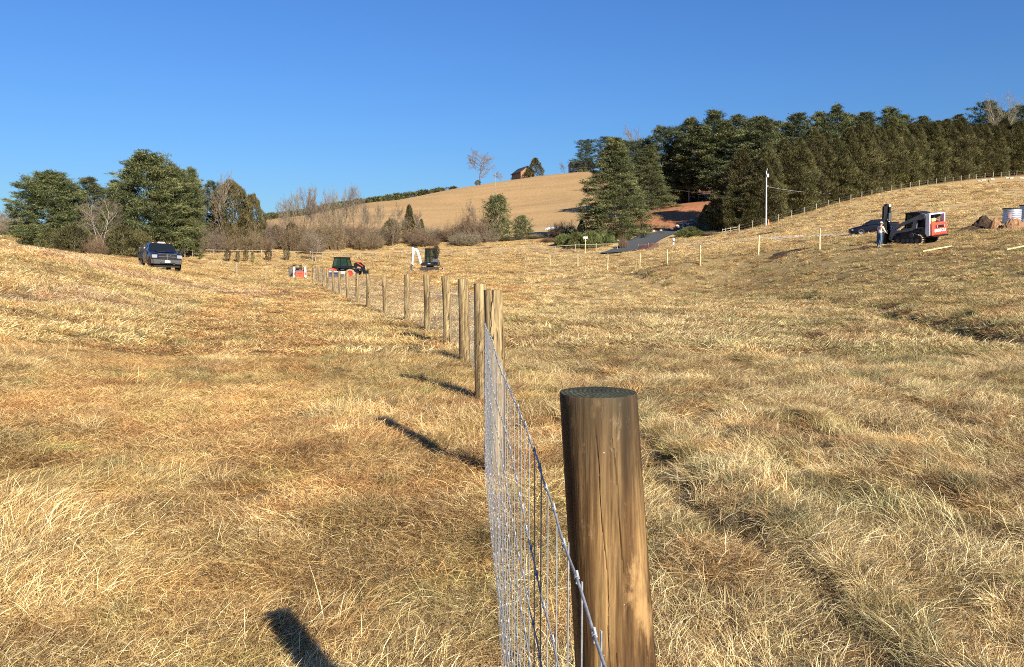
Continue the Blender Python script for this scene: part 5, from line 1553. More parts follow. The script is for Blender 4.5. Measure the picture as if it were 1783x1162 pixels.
rx = np.array([p[0] for p in row]); ry = np.array([p[1] for p in row]); rs = np.concatenate([[0], np.cumsum(np.hypot(np.diff(rx), np.diff(ry)))])
r_ = np.random.default_rng(15)
nrow = 38
for k in range(nrow):
    s = rs[-1] * (k + 0.3 * r_.random()) / nrow
    x, y = float(np.interp(s, rs, rx)), float(np.interp(s, rs, ry))
    x += r_.normal(0, 0.5); y += r_.normal(0, 0.6) + 2.2; x -= 1.0
    z = hz(x, y)
    root = empty('cedar_tree', (x, y, z), (0, 0, r_.uniform(0, 6.28)), 'olive cedar, %s along the boundary row from the utility pole' % ordn[k], 'tree', GC)
    p = PR['cedar'][int(r_.integers(0, 4))]
    Hh = np.interp(s, [0, 20, 60, 110], [13.0, 14.4, 13.4, 12.8]) * r_.uniform(0.88, 1.10)
    for nm in ('crown', 'trunk'):
        o = bpy.data.objects.new(nm, p[nm]); COL.objects.link(o); o.parent = root
        w = r_.uniform(1.25, 1.6) if nm == 'crown' else 1.0; o.scale = (w, w, Hh / p['H'])
# second rank, seen between the tops
for k in range(22):
    s = rs[-1] * (k + 0.6 * r_.random()) / 22
    x, y = float(np.interp(s, rs, rx)) - 3.4, float(np.interp(s, rs, ry)) + 5.6
    z = hz(x, y)
    root = empty('cedar_tree', (x, y, z), (0, 0, r_.uniform(0, 6.28)), 'darker cedar of the rear rank, %s from the utility pole' % ordn[k], 'tree', 'cedars of the rear rank')
    p = PR['cedar'][int(r_.integers(0, 4))]
    Hh = np.interp(s, [0, 20, 60, 110], [15.0, 15.5, 14.2, 13.6]) * r_.uniform(0.92, 1.08)
    for nm in ('crown', 'trunk'):
        o = bpy.data.objects.new(nm, p[nm]); COL.objects.link(o); o.parent = root
        w = r_.uniform(1.3, 1.7); o.scale = (w, w, Hh / p['H'])
GJ = 'spreading junipers at the driveway mouth'
for k, (u, v, Y, vt, w, lb) in enumerate([(980, 428, 157, 407, 34, 'leftmost juniper of the low hedge left of the driveway'), (1003, 430, 154, 404, 38, 'low juniper left of the white sign'), (1028, 430, 153, 402, 42, 'low juniper behind the white sign'), (1056, 428, 155, 402, 42, 'low juniper right of the white sign'),
        (1082, 425, 157, 403, 38, 'low juniper touching the soil bank'), (1190, 417, 152, 400, 34, 'low juniper right of the driveway, left one'), (1214, 416, 150, 402, 36, 'low juniper right of the driveway, right one'), (1203, 409, 157, 395, 40, 'low juniper behind, under the light green conifer')]):
    plant('juniper', u, v, Y, vt, w, lb, 'shrub', GJ, 'juniper_shrub', var=k)
plant('bush', 1237, 415, 148, 403, 28, 'mound of tan dead brush right of the junipers', 'bush', None, 'dead_brush', var=1)
plant('bush', 1085, 422, 150, 408, 16, 'little brown bush at the foot of the soil bank', 'bush', None, 'bare_bush', var=2)
# ---- far woods behind the hill shoulder, one mass
def far_wood():
    r_ = np.random.default_rng(3)
    Vs, Fs, As, o = [], [], [], 0
    crown_pts = [(470, 372), (530, 366), (560, 358), (600, 351), (640, 346), (680, 340), (720, 334), (760, 329), (793, 326)]
    cu = [p[0] for p in crown_pts]; cv = [p[1] for p in crown_pts]
    for k in range(150):
        u = r_.uniform(465, 793) if k < 140 else r_.uniform(793, 806)
        Y = 360 + 0.30 * (u - 470) + r_.uniform(0, 45)
        vt = np.interp(u, cu, cv) + abs(r_.normal(0, 2.0)) + (5 if k >= 140 else 0)
        x, _, _ = at(u, vt, Y)
        z = hz(x, Y) - 1
        top = EYE + (HORIZON - vt) / FPX * Y
        H = max(5.0, top - z); z = top - H
        n = 260
        t = r_.random(n); a = r_.uniform(0, 6.28, n); w = r_.uniform(2.6, 4.2)
        rr = w * np.sqrt(np.clip(1 - t ** 1.8, 0, 1)) * (0.5 + 0.5 * r_.random(n) ** 0.4)
        C = np.stack([x + np.cos(a) * rr, Y + np.sin(a) * rr, z + t * H * 0.96], -1)
        D = np.stack([np.cos(a), np.sin(a), np.full(n, 0.8)], -1) + r_.normal(0, 0.4, (n, 3))
        v, f, A = cards(C, D, r_.uniform(0.8, 1.6, n), r_.uniform(0.4, 0.8, n), r_, np.clip(r_.normal(0.5, 0.2, n), 0, 1))
        Vs.append(v); Fs.append(f + o); As.append(A); o += len(v)
    me = mesh_np('far_wood', np.vstack(Vs), np.vstack(Fs), {'rnd': np.concatenate(As)})
    put(link('far_wood', me, MAT['pine']), 'distant dark evergreen wood behind the shoulder of the hill', None, None, 'stuff')
far_wood()
def far_bare():
    """hazy leafless wood at the far left edge"""
    for k, (u, v, Y, vt, w, lb) in enumerate([(-8, 425, 240, 366, 44, 'hazy bare tree cut by the left edge'), (14, 425, 235, 364, 40, 'hazy bare tree at the left edge, second in'), (34, 425, 240, 368, 40, 'hazy bare tree just left of the first pine')]):
        plant('bare', u, v, Y, vt, w, lb, 'tree', 'hazy bare trees at the far left', 'bare_tree', var=k)
    for k, (u, v, Y, vt, w, lb) in enumerate([(0, 425, 225, 376, 70, 'wide grey thicket at the far left edge, behind'), (36, 425, 228, 380, 60, 'grey thicket behind the leftmost pine'), (2, 428, 190, 392, 60, 'brown thicket low at the far left edge')]):
        plant('grey_bush' if k < 2 else 'bush', u, v, Y, vt, w, lb, 'bush', 'hazy thickets at the far left', 'bare_bush', var=k)
far_bare()
# ------------------------------------------------------------------ houses and poles
def barn():
    x, y, z = on(909, 314, 470)
    root = empty('barn', (x, y, z), (0, 0, R(-70)), 'brown gabled barn with a lean-to on the crest of the hill', 'barn')
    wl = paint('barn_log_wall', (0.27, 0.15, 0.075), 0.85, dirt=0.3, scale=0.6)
    rf = paint('barn_roof', (0.045, 0.043, 0.045), 0.7, dirt=0.1)
    # ridge along local x; the gable end faces +x, sunlit
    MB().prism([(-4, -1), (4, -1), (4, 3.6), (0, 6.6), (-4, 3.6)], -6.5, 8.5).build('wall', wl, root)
    r = MB()
    for s in (-1, 1):
        r.add([(-7, s * 0.0, 6.95), (9.3, s * 0.0, 6.95), (9.3, s * 4.8, 3.30), (-7, s * 4.8, 3.30), (-7, 0, 6.7), (9.3, 0, 6.7), (9.3, s * 4.8, 3.05), (-7, s * 4.8, 3.05)],
              [(0, 1, 2, 3), (7, 6, 5, 4), (0, 3, 7, 4), (1, 5, 6, 2), (2, 6, 7, 3)])
    r.build('roof', rf, root)
    a = MB().prism([(-2.6, -1), (2.6, -1), (2.6, 1.9), (0, 3.3), (-2.6, 1.9)], -11.0, -6.5)
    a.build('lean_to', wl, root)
    r = MB()
    for s in (-1, 1):
        r.add([(-11.4, 0, 3.6), (-6.5, 0, 3.6), (-6.5, s * 3.1, 1.9), (-11.4, s * 3.1, 1.9), (-11.4, 0, 3.4), (-6.5, 0, 3.4), (-6.5, s * 3.1, 1.7), (-11.4, s * 3.1, 1.7)],
              [(0, 1, 2, 3), (7, 6, 5, 4), (0, 3, 7, 4), (2, 6, 7, 3)])
    r.build('roof', rf, root)
    gl = glass_mat('dark_window', (0.02, 0.02, 0.025), 0.1, 1.0)
    for px in (-3.5, 0.5, 4):
        MB().box((px, -4.03, 1.8), (1.1, 0.08, 1.3)).build('window', gl, root)
    MB().box((8.54, 0.9, 1.0), (0.08, 1.4, 2.2)).build('door', gl, root)
barn()

def house(name, loc, yaw, L, Wd, H, Rf, wallc, roofc, label, porch=False):
    root = empty(name, loc, (0, 0, yaw), label, 'house')
    wl = paint(name + '_wall' + label[:5], wallc, 0.8, dirt=0.1, scale=0.5); rf = paint(name + '_roof' + label[:5], roofc, 0.8, dirt=0.1)
    MB().prism([(-Wd / 2, -2), (Wd / 2, -2), (Wd / 2, H), (0, H + Rf), (-Wd / 2, H)], -L / 2, L / 2).build('wall', wl, root)
    r = MB()
    k = 1.12
    for s in (-1, 1):
        r.add([(-L / 2 - .4, 0, H + Rf + .35), (L / 2 + .4, 0, H + Rf + .35), (L / 2 + .4, s * Wd / 2 * k, H - Rf * 0.12 + .25), (-L / 2 - .4, s * Wd / 2 * k, H - Rf * 0.12 + .25),
               (-L / 2 - .4, 0, H + Rf + .1), (L / 2 + .4, 0, H + Rf + .1), (L / 2 + .4, s * Wd / 2 * k, H - Rf * 0.12), (-L / 2 - .4, s * Wd / 2 * k, H - Rf * 0.12)],
              [(0, 1, 2, 3), (7, 6, 5, 4), (0, 3, 7, 4), (1, 5, 6, 2), (2, 6, 7, 3)])
    ro = r.build('roof', rf, root)
    ch = MB().box((L * 0.2, 0.6, H + Rf + 0.6), (0.9, 0.9, 2.0)).build('chimney', paint('chimney_brick', (0.32, 0.15, 0.10), 0.9), ro)
    gl = glass_mat('dark_window', (0.02, 0.02, 0.025), 0.1, 1.0); fm = paint('white_trim', (0.75, 0.75, 0.72), 0.6)
    for fl in range(2 if H > 4.5 else 1):
        for px in np.linspace(-L / 2 + 1.6, L / 2 - 1.6, 4):
            w = MB().box((px, -Wd / 2 - 0.03, 1.6 + fl * 2.7), (1.2, 0.10, 1.5)).build('window', fm, root)
            MB().box((px, -Wd / 2 - 0.09, 1.6 + fl * 2.7), (0.96, 0.04, 1.26)).build('pane', gl, w)
    for py in (-1.8, 1.8):
        for sx in (-1, 1):
            w = MB().box((sx * (L / 2 + 0.03), py, 1.8), (0.10, 1.1, 1.5)).build('window', fm, root)
            MB().box((sx * (L / 2 + 0.09), py, 1.8), (0.04, 0.86, 1.26)).build('pane', gl, w)
    return root
x, y, z = on(1012, 302, 484)
house('house', (x, y, z), R(-25), 13, 8.5, 5.2, 2.8, (0.30, 0.31, 0.31), (0.07, 0.07, 0.075), 'grey house half hidden by the round dark pine on the crest')
x, y, z = on(1142, 310, 300)
house('house', (x, y, z + 1), R(-60), 11, 8, 5.0, 3.4, (0.74, 0.75, 0.78), (0.30, 0.30, 0.32), 'white gabled house glimpsed through the woods, left one')
x, y, z = on(1232, 305, 262)
house('house', (x, y, z), R(8), 12, 8, 4.6, 2.2, (0.74, 0.75, 0.78), (0.32, 0.32, 0.33), 'pale house glimpsed through the tall pines above the driveway')
# golden shrubs and a porch rail before the grey house
for k, (u, w) in enumerate([(1011, 9), (1020, 9)]):
    plant('juniper', u, 303, 462, 297, w, 'low golden shrub in front of the crest house, %s one' % ['left', 'right'][k], 'shrub', 'golden shrubs on the crest', 'garden_shrub', var=k)

def pole(u, v, Y, vtop, r, mat, label, name='utility_pole', arm=True):
    x, y, z = on(u, v, Y)
    H = EYE + (HORIZON - vtop) / FPX * Y - z
    root = empty(name, (x, y, z), (0, 0, 0), label, 'utility pole')
    lean = -0.02 * H if arm else 0.0
    MB().cyl((0, 0, -0.5), (lean, 0, H), r, r * 0.62, 12).build('pole', mat, root, smooth=True)
    if arm:
        g = paint('pole_fitting', (0.55, 0.56, 0.58), 0.5, 0.3)
        MB().cyl((lean + 0.05, 0, H - 0.05), (lean + 0.12, 0, H + 0.35), 0.05, 0.04, 8).lathe([(0.03, 0.28), (0.11, 0.30), (0.11, 0.34), (0.06, 0.37), (0.10, 0.40), (0.03, 0.46)], (lean + 0.12, 0, H), 10).build('insulator', g, root)
        MB().box((lean + 0.22, -0.1, H - 0.75), (0.34, 0.34, 0.5)).cyl((lean + 0.22, -0.1, H - 1.1), (lean + 0.22, -0.1, H - 0.5), 0.16, n=10).build('transformer', g, root, bevel=0.02)
        MB().bar((lean * 0.65, -0.10, H * 0.72), (lean * 0.65 + 0.3, -0.10, H * 0.72 + 0.12), 0.05).build('bracket', g, root)
    return root, H
pole_mat = paint('silvery_pole', (0.62, 0.60, 0.57), 0.75, dirt=0.12, scale=2.0)
up, UH = pole(1334, 394, 144, 301, 0.15, pole_mat, 'pale wooden utility pole in front of the cedars')
def wires_():
    m = paint('power_line_black', (0.35, 0.34, 0.33), 0.5)
    a = Vector(up.location) + Vector((-0.13, 0, UH * 0.72))
    b = Vector(at(1545, 330, 176))
    mb = MB(); pts = []
    for k in range(17):
        t = k / 16; p = a.lerp(b, t); p.z -= 1.1 * 4 * t * (1 - t); pts.append(p - a)
    mb.tube(pts, 0.025, 5)
    o = mb.build('power_line', m); o.location = a
    put(o, 'sagging power line running from the pale pole along the cedars', 'power line')
    a2 = Vector(up.location) + Vector((-0.13, 0, UH * 0.62)); b2 = Vector(at(1150, 326, 215))
    mb = MB(); pts = []
    for k in range(13):
        t = k / 12; p = a2.lerp(b2, t); p.z -= 0.8 * 4 * t * (1 - t); pts.append(p - a2)
    mb.tube(pts, 0.022, 5)
    o = mb.build('power_line', m); o.location = a2
    put(o, 'thin service line running left from the pale pole into the woods', 'power line')
wires_()
fp, FH = pole(863, 352, 320, 305, 0.15, MAT['post_grey'], 'thin distant pole standing on the slope of the bare hill', arm=False)
def far_line():
    m = paint('far_line', (0.30, 0.25, 0.20), 0.6)
    a = Vector(fp.location) + Vector((0, 0, FH - 0.3)); b = Vector(at(1040, 330, 300))
    mb = MB(); pts = []
    for k in range(13):
        t = k / 12; p = a.lerp(b, t); p.z -= 1.6 * 4 * t * (1 - t); pts.append(p - a)
    mb.tube(pts, 0.03, 4)
    o = mb.build('power_line', m); o.location = a
    put(o, 'faint power line crossing in front of the bare hill', 'power line')
far_line()
def cone_thing():
    x, y, z = on(1338, 394, 143)
    root = empty('marker_cone', (x, y, z), (0, 0, 0), 'small orange marker at the foot of the utility pole', 'marker')
    MB().lathe([(0.26, 0.03), (0.20, 0.05), (0.05, 1.05), (0.03, 1.08)], n=14).build('cone', paint('marker_orange', (0.85, 0.22, 0.06), 0.5), root, smooth=True)
    MB().box((0, 0, 0.02), (0.6, 0.6, 0.05)).build('base', paint('marker_orange', (0.85, 0.22, 0.06), 0.5), root)
cone_thing()
def sign():
    x, y, z = on(1019.5, 434, 146)
    root = empty('sign_post', (x, y, z), (0, 0, 0), 'wooden post with a small white board on top in front of the junipers', 'sign')
    MB().box((0, 0, 1.35), (0.13, 0.11, 3.0)).build('post', MAT['post_new'], root)
    MB().box((0, -0.09, 2.93), (0.80, 0.06, 0.32)).build('board', paint('white_board', (0.78, 0.78, 0.76), 0.5, dirt=0.1), root)
sign()
def mailbox():
    x, y, z = on(1189, 403, 170)
    root = empty('driveway_marker', (x, y, z), (0, 0, 0), 'slim grey stand with a pale cap at the edge of the driveway', 'post')
    MB().box((0, 0, 0.85), (0.30, 0.30, 1.9)).build('stand', paint('stand_grey', (0.28, 0.32, 0.36), 0.6), root)
    MB().box((0.12, 0, 1.93), (0.62, 0.42, 0.26)).build('cap', paint('cap_pale', (0.62, 0.60, 0.56), 0.6), root)
    x, y, z = on(1172.5, 425, 142)
    root = empty('white_marker', (x, y, z), (0, 0, 0), 'white reflector stub with a dark band beside the driveway junipers', 'marker')
    w = paint('white_board', (0.78, 0.78, 0.76), 0.5, dirt=0.1)
    MB().cyl((0, 0, -0.1), (0, 0, 0.55), 0.16, 0.14, 12).build('lower_part', w, root)
    MB().cyl((0, 0, 0.55), (0, 0, 0.72), 0.143, n=12).build('band', paint('black_band', (0.03, 0.03, 0.03), 0.5), root)
    MB().lathe([(0.14, 0.72), (0.20, 0.80), (0.22, 1.0), (0.16, 1.2), (0.05, 1.28)], n=12).build('cap', w, root, smooth=True)
mailbox()
def edge_stones():
    r_ = np.random.default_rng(6)
    m = paint('field_stone', (0.52, 0.42, 0.34), 0.9, scale=3)
    names = []
    A = [(1085, 428, 156), (1100, 424, 158.5), (1116, 419, 161), (1131, 414.5, 164), (1146, 410, 167), (1159, 405.5, 170), (1173, 401, 173.5), (1187, 396, 177), (1200, 391.5, 180.5), (1212, 387.5, 184)]
    for k, (u, v, Y) in enumerate(A):
        x, y, z = on(u, v, Y)
        me = bpy.data.meshes.new('edge_stone')
        import bmesh
        bm = bmesh.new(); bmesh.ops.create_icosphere(bm, subdivisions=2, radius=0.34 + 0.12 * r_.random())
        for vv in bm.verts: vv.co *= 0.8 + 0.4 * float(vnoise(vv.co.x * 3 + k, vv.co.y * 3 + vv.co.z * 2, k)); vv.co.z *= 0.65
        bm.to_mesh(me); bm.free(); me.materials.append(m)
        o = bpy.data.objects.new('edge_stone', me); COL.objects.link(o); o.location = (x - 1.0, y, z + 0.22); o.rotation_euler = (0, 0, r_.uniform(0, 6))
        put(o, 'pale edging stone, %s up the left side of the driveway' % ordn[k], 'stone', 'stones edging the driveway')
edge_stones()

# ------------------------------------------------------------------ lumber, tank, spoil
def board(u, v, Y, L, yaw, label, sec=(0.14, 0.09)):
    x, y, z = hit(u, v) if Y is None else on(u, v, Y)
    # lies along the slope
    d = Vector((math.cos(yaw), math.sin(yaw), 0))
    za, zb = hz(x - d.x * L / 2, y - d.y * L / 2), hz(x + d.x * L / 2, y + d.y * L / 2)
    o = MB().bar((-d.x * L / 2, -d.y * L / 2, za - z + 0.09), (d.x * L / 2, d.y * L / 2, zb - z + 0.09), sec[0], sec[1]).build('timber_post', MAT['post_new'], None, bevel=0.01)
    o.location = (x, y, z)
    return put(o, label, 'timber')
board(1631, 436, None, 2.1, R(12), 'pale timber post lying on the grass before the red loader')
board(1785, 430.5, None, 3.0, R(20), 'pale timber post lying at the right edge of the picture')

def heap(name, u, v, r, h, mat, label, seed, stretch=(1, 1), yaw=0.0, Y=None):
    x, y, z = hit(u, v) if Y is None else on(u, v, Y)
    n = 26
    V, F = [], []
    for i in range(n + 1):
        for j in range(n + 1):
            a, b = (i / n - 0.5) * 2, (j / n - 0.5) * 2
            d = math.hypot(a, b)
            hh = max(0, 1 - d ** 1.6) * h * (0.55 + 0.9 * float(fbm(a * 1.8 + seed, b * 1.8, seed, 3))) + (0.16 * h * (float(vnoise(a * 9, b * 9, seed)) - 0.5) if d < 0.95 else 0)
            p = Vector((a * r * stretch[0], b * r * stretch[1], 0)); p.rotate(Euler((0, 0, yaw)))
            V.append((p.x, p.y, hz(x + p.x, y + p.y) - z + hh - (0.12 if d > 0.97 else 0)))
    for i in range(n):
        for j in range(n):
            k = i * (n + 1) + j
            F.append((k, k + n + 1, k + n + 2, k + 1))
    me = bpy.data.meshes.new(name); me.from_pydata(V, [], F); me.materials.append(mat)
    o = bpy.data.objects.new(name, me); COL.objects.link(o); o.location = (x, y, z)
    return put(o, label, 'soil heap')
TY = 74
heap('soil_heap', 1712, 399, 1.35, 0.95, MAT['dark_soil'], 'tallest dark clod of dug soil behind the brown heaps', 11, (1.0, 0.8), 0.2, TY + 1.2)
heap('soil_heap', 1733, 401, 0.85, 0.9, MAT['brown_soil'], 'upright reddish brown soil heap left of the metal tank', 12, (0.85, 0.8), 0.4, TY - 0.8)
heap('soil_heap', 1766, 401, 1.2, 0.85, MAT['brown_soil'], 'brown soil heap in front of the metal tank', 13, (1, 0.8), 0.0, TY - 2.0)
heap('soil_heap', 1690, 400, 1.3, 0.42, MAT['dark_soil'], 'low dark ridge of soil left of the tall clod', 14, (1.0, 0.5), 0.1, TY)
heap('soil_heap', 1668, 402, 0.8, 0.22, MAT['dark_soil'], 'flat dark strip of soil nearest the red loader', 15, (1.0, 0.5), 0.1, TY - 0.5)
heap('soil_heap', 1706, 406, 0.55, 0.16, MAT['dark_soil'], 'small dark clod below the low soil ridge', 16, (1.0, 0.6), 0.0, TY - 3)

def tank(u, v, Y, r, h, label, seed, sticker=True):
    x, y, z = on(u, v, Y)
    root = empty('metal_tank', (x, y, z), (0, 0, 0), label, 'tank', 'corrugated metal tanks')
    galv = paint('galvanised_sheet', (0.50, 0.54, 0.60), 0.38, 0.55, dirt=0.15, scale=2)
    prof = []
    n = 7
    for k in range(n * 6 + 1):
        t = k / (n * 6)
        prof.append((r + 0.022 * math.cos(t * n * 2 * math.pi) + (0.03 if t > 0.985 else 0), t * h))
    vs = MB().lathe(prof, n=40)
    vs.build('wall', galv, root, smooth=True)
    MB().lathe([(r + 0.05, h - 0.02), (r + 0.07, h + 0.03), (r + 0.05, h + 0.08), (r - 0.03, h + 0.08), (r - 0.03, h - 0.02)], n=40).build('rim', paint('black_rubber', (0.03, 0.03, 0.03), 0.7), root, smooth=True)
    a = math.atan2(-y, -x) + (0.35 if seed else -0.2)
    if sticker:
        lp = MB()
        for k in range(6):
            t0, t1 = a + (k - 3) * 0.055, a + (k - 2) * 0.055
            q = r + 0.032
            lp.add([(q * math.cos(t0), q * math.sin(t0), h * 0.36), (q * math.cos(t1), q * math.sin(t1), h * 0.36), (q * math.cos(t1), q * math.sin(t1), h * 0.68), (q * math.cos(t0), q * math.sin(t0), h * 0.68)], [(0, 1, 2, 3)])
        lp.build('sticker', paint('faded_label', (0.72, 0.42, 0.34), 0.6), root)
    return root
tank(1761, 395, 78, 0.78, 1.42, 'ribbed metal tank standing behind the soil heaps, left one', 0)
tank(1792, 395, 79, 0.85, 1.50, 'ribbed metal tank cut off by the right edge of the picture', 1)
def tub():
    x, y, z = on(1783, 397, 75)
    root = empty('white_bucket', (x, y, z), (0, 0, 0), 'small white bucket at the foot of the right metal tank', 'bucket')
    MB().lathe([(0.14, 0.0), (0.17, 0.38), (0.18, 0.39), (0.18, 0.42), (0.15, 0.42)], n=16).build('body', paint('white_plastic', (0.8, 0.8, 0.78), 0.4, dirt=0.1), root, smooth=True)
    MB().tube([(0.17 * math.cos(t), 0, 0.38 + 0.14 * math.sin(t)) for t in np.linspace(0, math.pi, 9)], 0.008, 5).build('handle', MAT['wire'], root)
tub()

# ------------------------------------------------------------------ vehicles (local +y is the front, z up, origin on the ground)
BLK = paint('machine_black', (0.012, 0.012, 0.013), 0.5, dirt=0.06)
DGR = paint('machine_dark_grey', (0.075, 0.080, 0.088), 0.45, dirt=0.15)
MGR = paint('machine_grey', (0.16, 0.17, 0.185), 0.42, dirt=0.15)
WHT = paint('machine_white', (0.82, 0.83, 0.85), 0.35, dirt=0.08)
RED = paint('machine_red', (0.80, 0.075, 0.035), 0.35, dirt=0.05)
RUB = paint('tyre_rubber', (0.032, 0.030, 0.028), 0.85, dirt=0.35)
MUD = paint('muddy_rubber', (0.36, 0.25, 0.15), 0.9, dirt=0.3)
STL = paint('bright_steel', (0.60, 0.60, 0.60), 0.25, 0.9, dirt=0.1)
CHR = paint('chrome', (0.50, 0.50, 0.52), 0.15, 1.0, dirt=0.1)
TGL = glass_mat('tinted_glass', (0.012, 0.016, 0.018), 0.04, 0.80)
GGL = glass_mat('green_glass', (0.02, 0.055, 0.04), 0.05, 0.62)
LGT = glass_mat('lamp_glass', (0.30, 0.30, 0.31), 0.1, 0.9)
AMB = paint('amber_lens', (0.85, 0.35, 0.05), 0.3)

def wheel(parent, c, r, w, tyre, rimm, lugs=0, rim_r=0.58):
    root = MB().lathe([(r * 0.60, -w / 2), (r * 0.90, -w / 2), (r, -w * 0.36), (r, w * 0.36), (r * 0.90, w / 2), (r * 0.60, w / 2)], n=28, axis='x', cap=False)
    o = root.build('wheel', tyre, parent, smooth=True)
    o.location = c
    if lugs:
        m = MB()
        for k in range(lugs):
            t = 2 * math.pi * k / lugs
            for s in (-1, 1):
                m.box((s * w * 0.22, (r + 0.012) * math.cos(t + s * 0.08), (r + 0.012) * math.sin(t + s * 0.08)), (w * 0.46, 0.05, 0.05), (t, 0, 0))
        m.build('tread', tyre, o)
    MB().lathe([(0.03, -w * 0.30), (r * rim_r * 0.5, -w * 0.32), (r * rim_r, -w * 0.42), (r * (rim_r + 0.03), -w * 0.5), (r * (rim_r + 0.03), w * 0.5), (r * rim_r, w * 0.42), (r * rim_r * 0.5, w * 0.32), (0.03, w * 0.30)], n=24, axis='x').build('rim', rimm, o, smooth=True)
    MB().lathe([(r * 0.16, -w * 0.40), (r * 0.16, w * 0.40)], n=12, axis='x').build('hub', CHR if rimm is CHR else rimm, o)
    return o

def seat_tilt(loc, yaw, dx=0.9, dy=1.3):
    """lie on the slope: measure it under the wheels"""
    x, y, z = loc
    f = Vector((-math.sin(yaw), math.cos(yaw))); r = Vector((math.cos(yaw), math.sin(yaw)))
    zf, zb = hz(x + f.x * dy, y + f.y * dy), hz(x - f.x * dy, y - f.y * dy)
    zr, zl = hz(x + r.x * dx, y + r.y * dx), hz(x - r.x * dx, y - r.y * dx)
    pitch = math.atan2(zf - zb, 2 * dy); roll = -math.atan2(zr - zl, 2 * dx)
    m = Matrix.Rotation(yaw, 3, 'Z') @ Matrix.Rotation(pitch, 3, 'X') @ Matrix.Rotation(roll, 3, 'Y')
    return m.to_euler(), (zf + zb + zr + zl) / 4

def loft(mb, secs):
    """secs: list of closed loops with the same count of points"""
    n = len(secs[0]); vs = [p for s in secs for p in s]; fs = []
    for i in range(len(secs) - 1):
        for k in range(n):
            fs.append((i * n + k, i * n + (k + 1) % n, (i + 1) * n + (k + 1) % n, (i + 1) * n + k))
    fs += [tuple(range(n))[::-1], tuple(range((len(secs) - 1) * n, len(secs) * n))]
    return mb.add(vs, fs)

def arch_side(mb, s, W, prof_top, prof_bot):
    pass

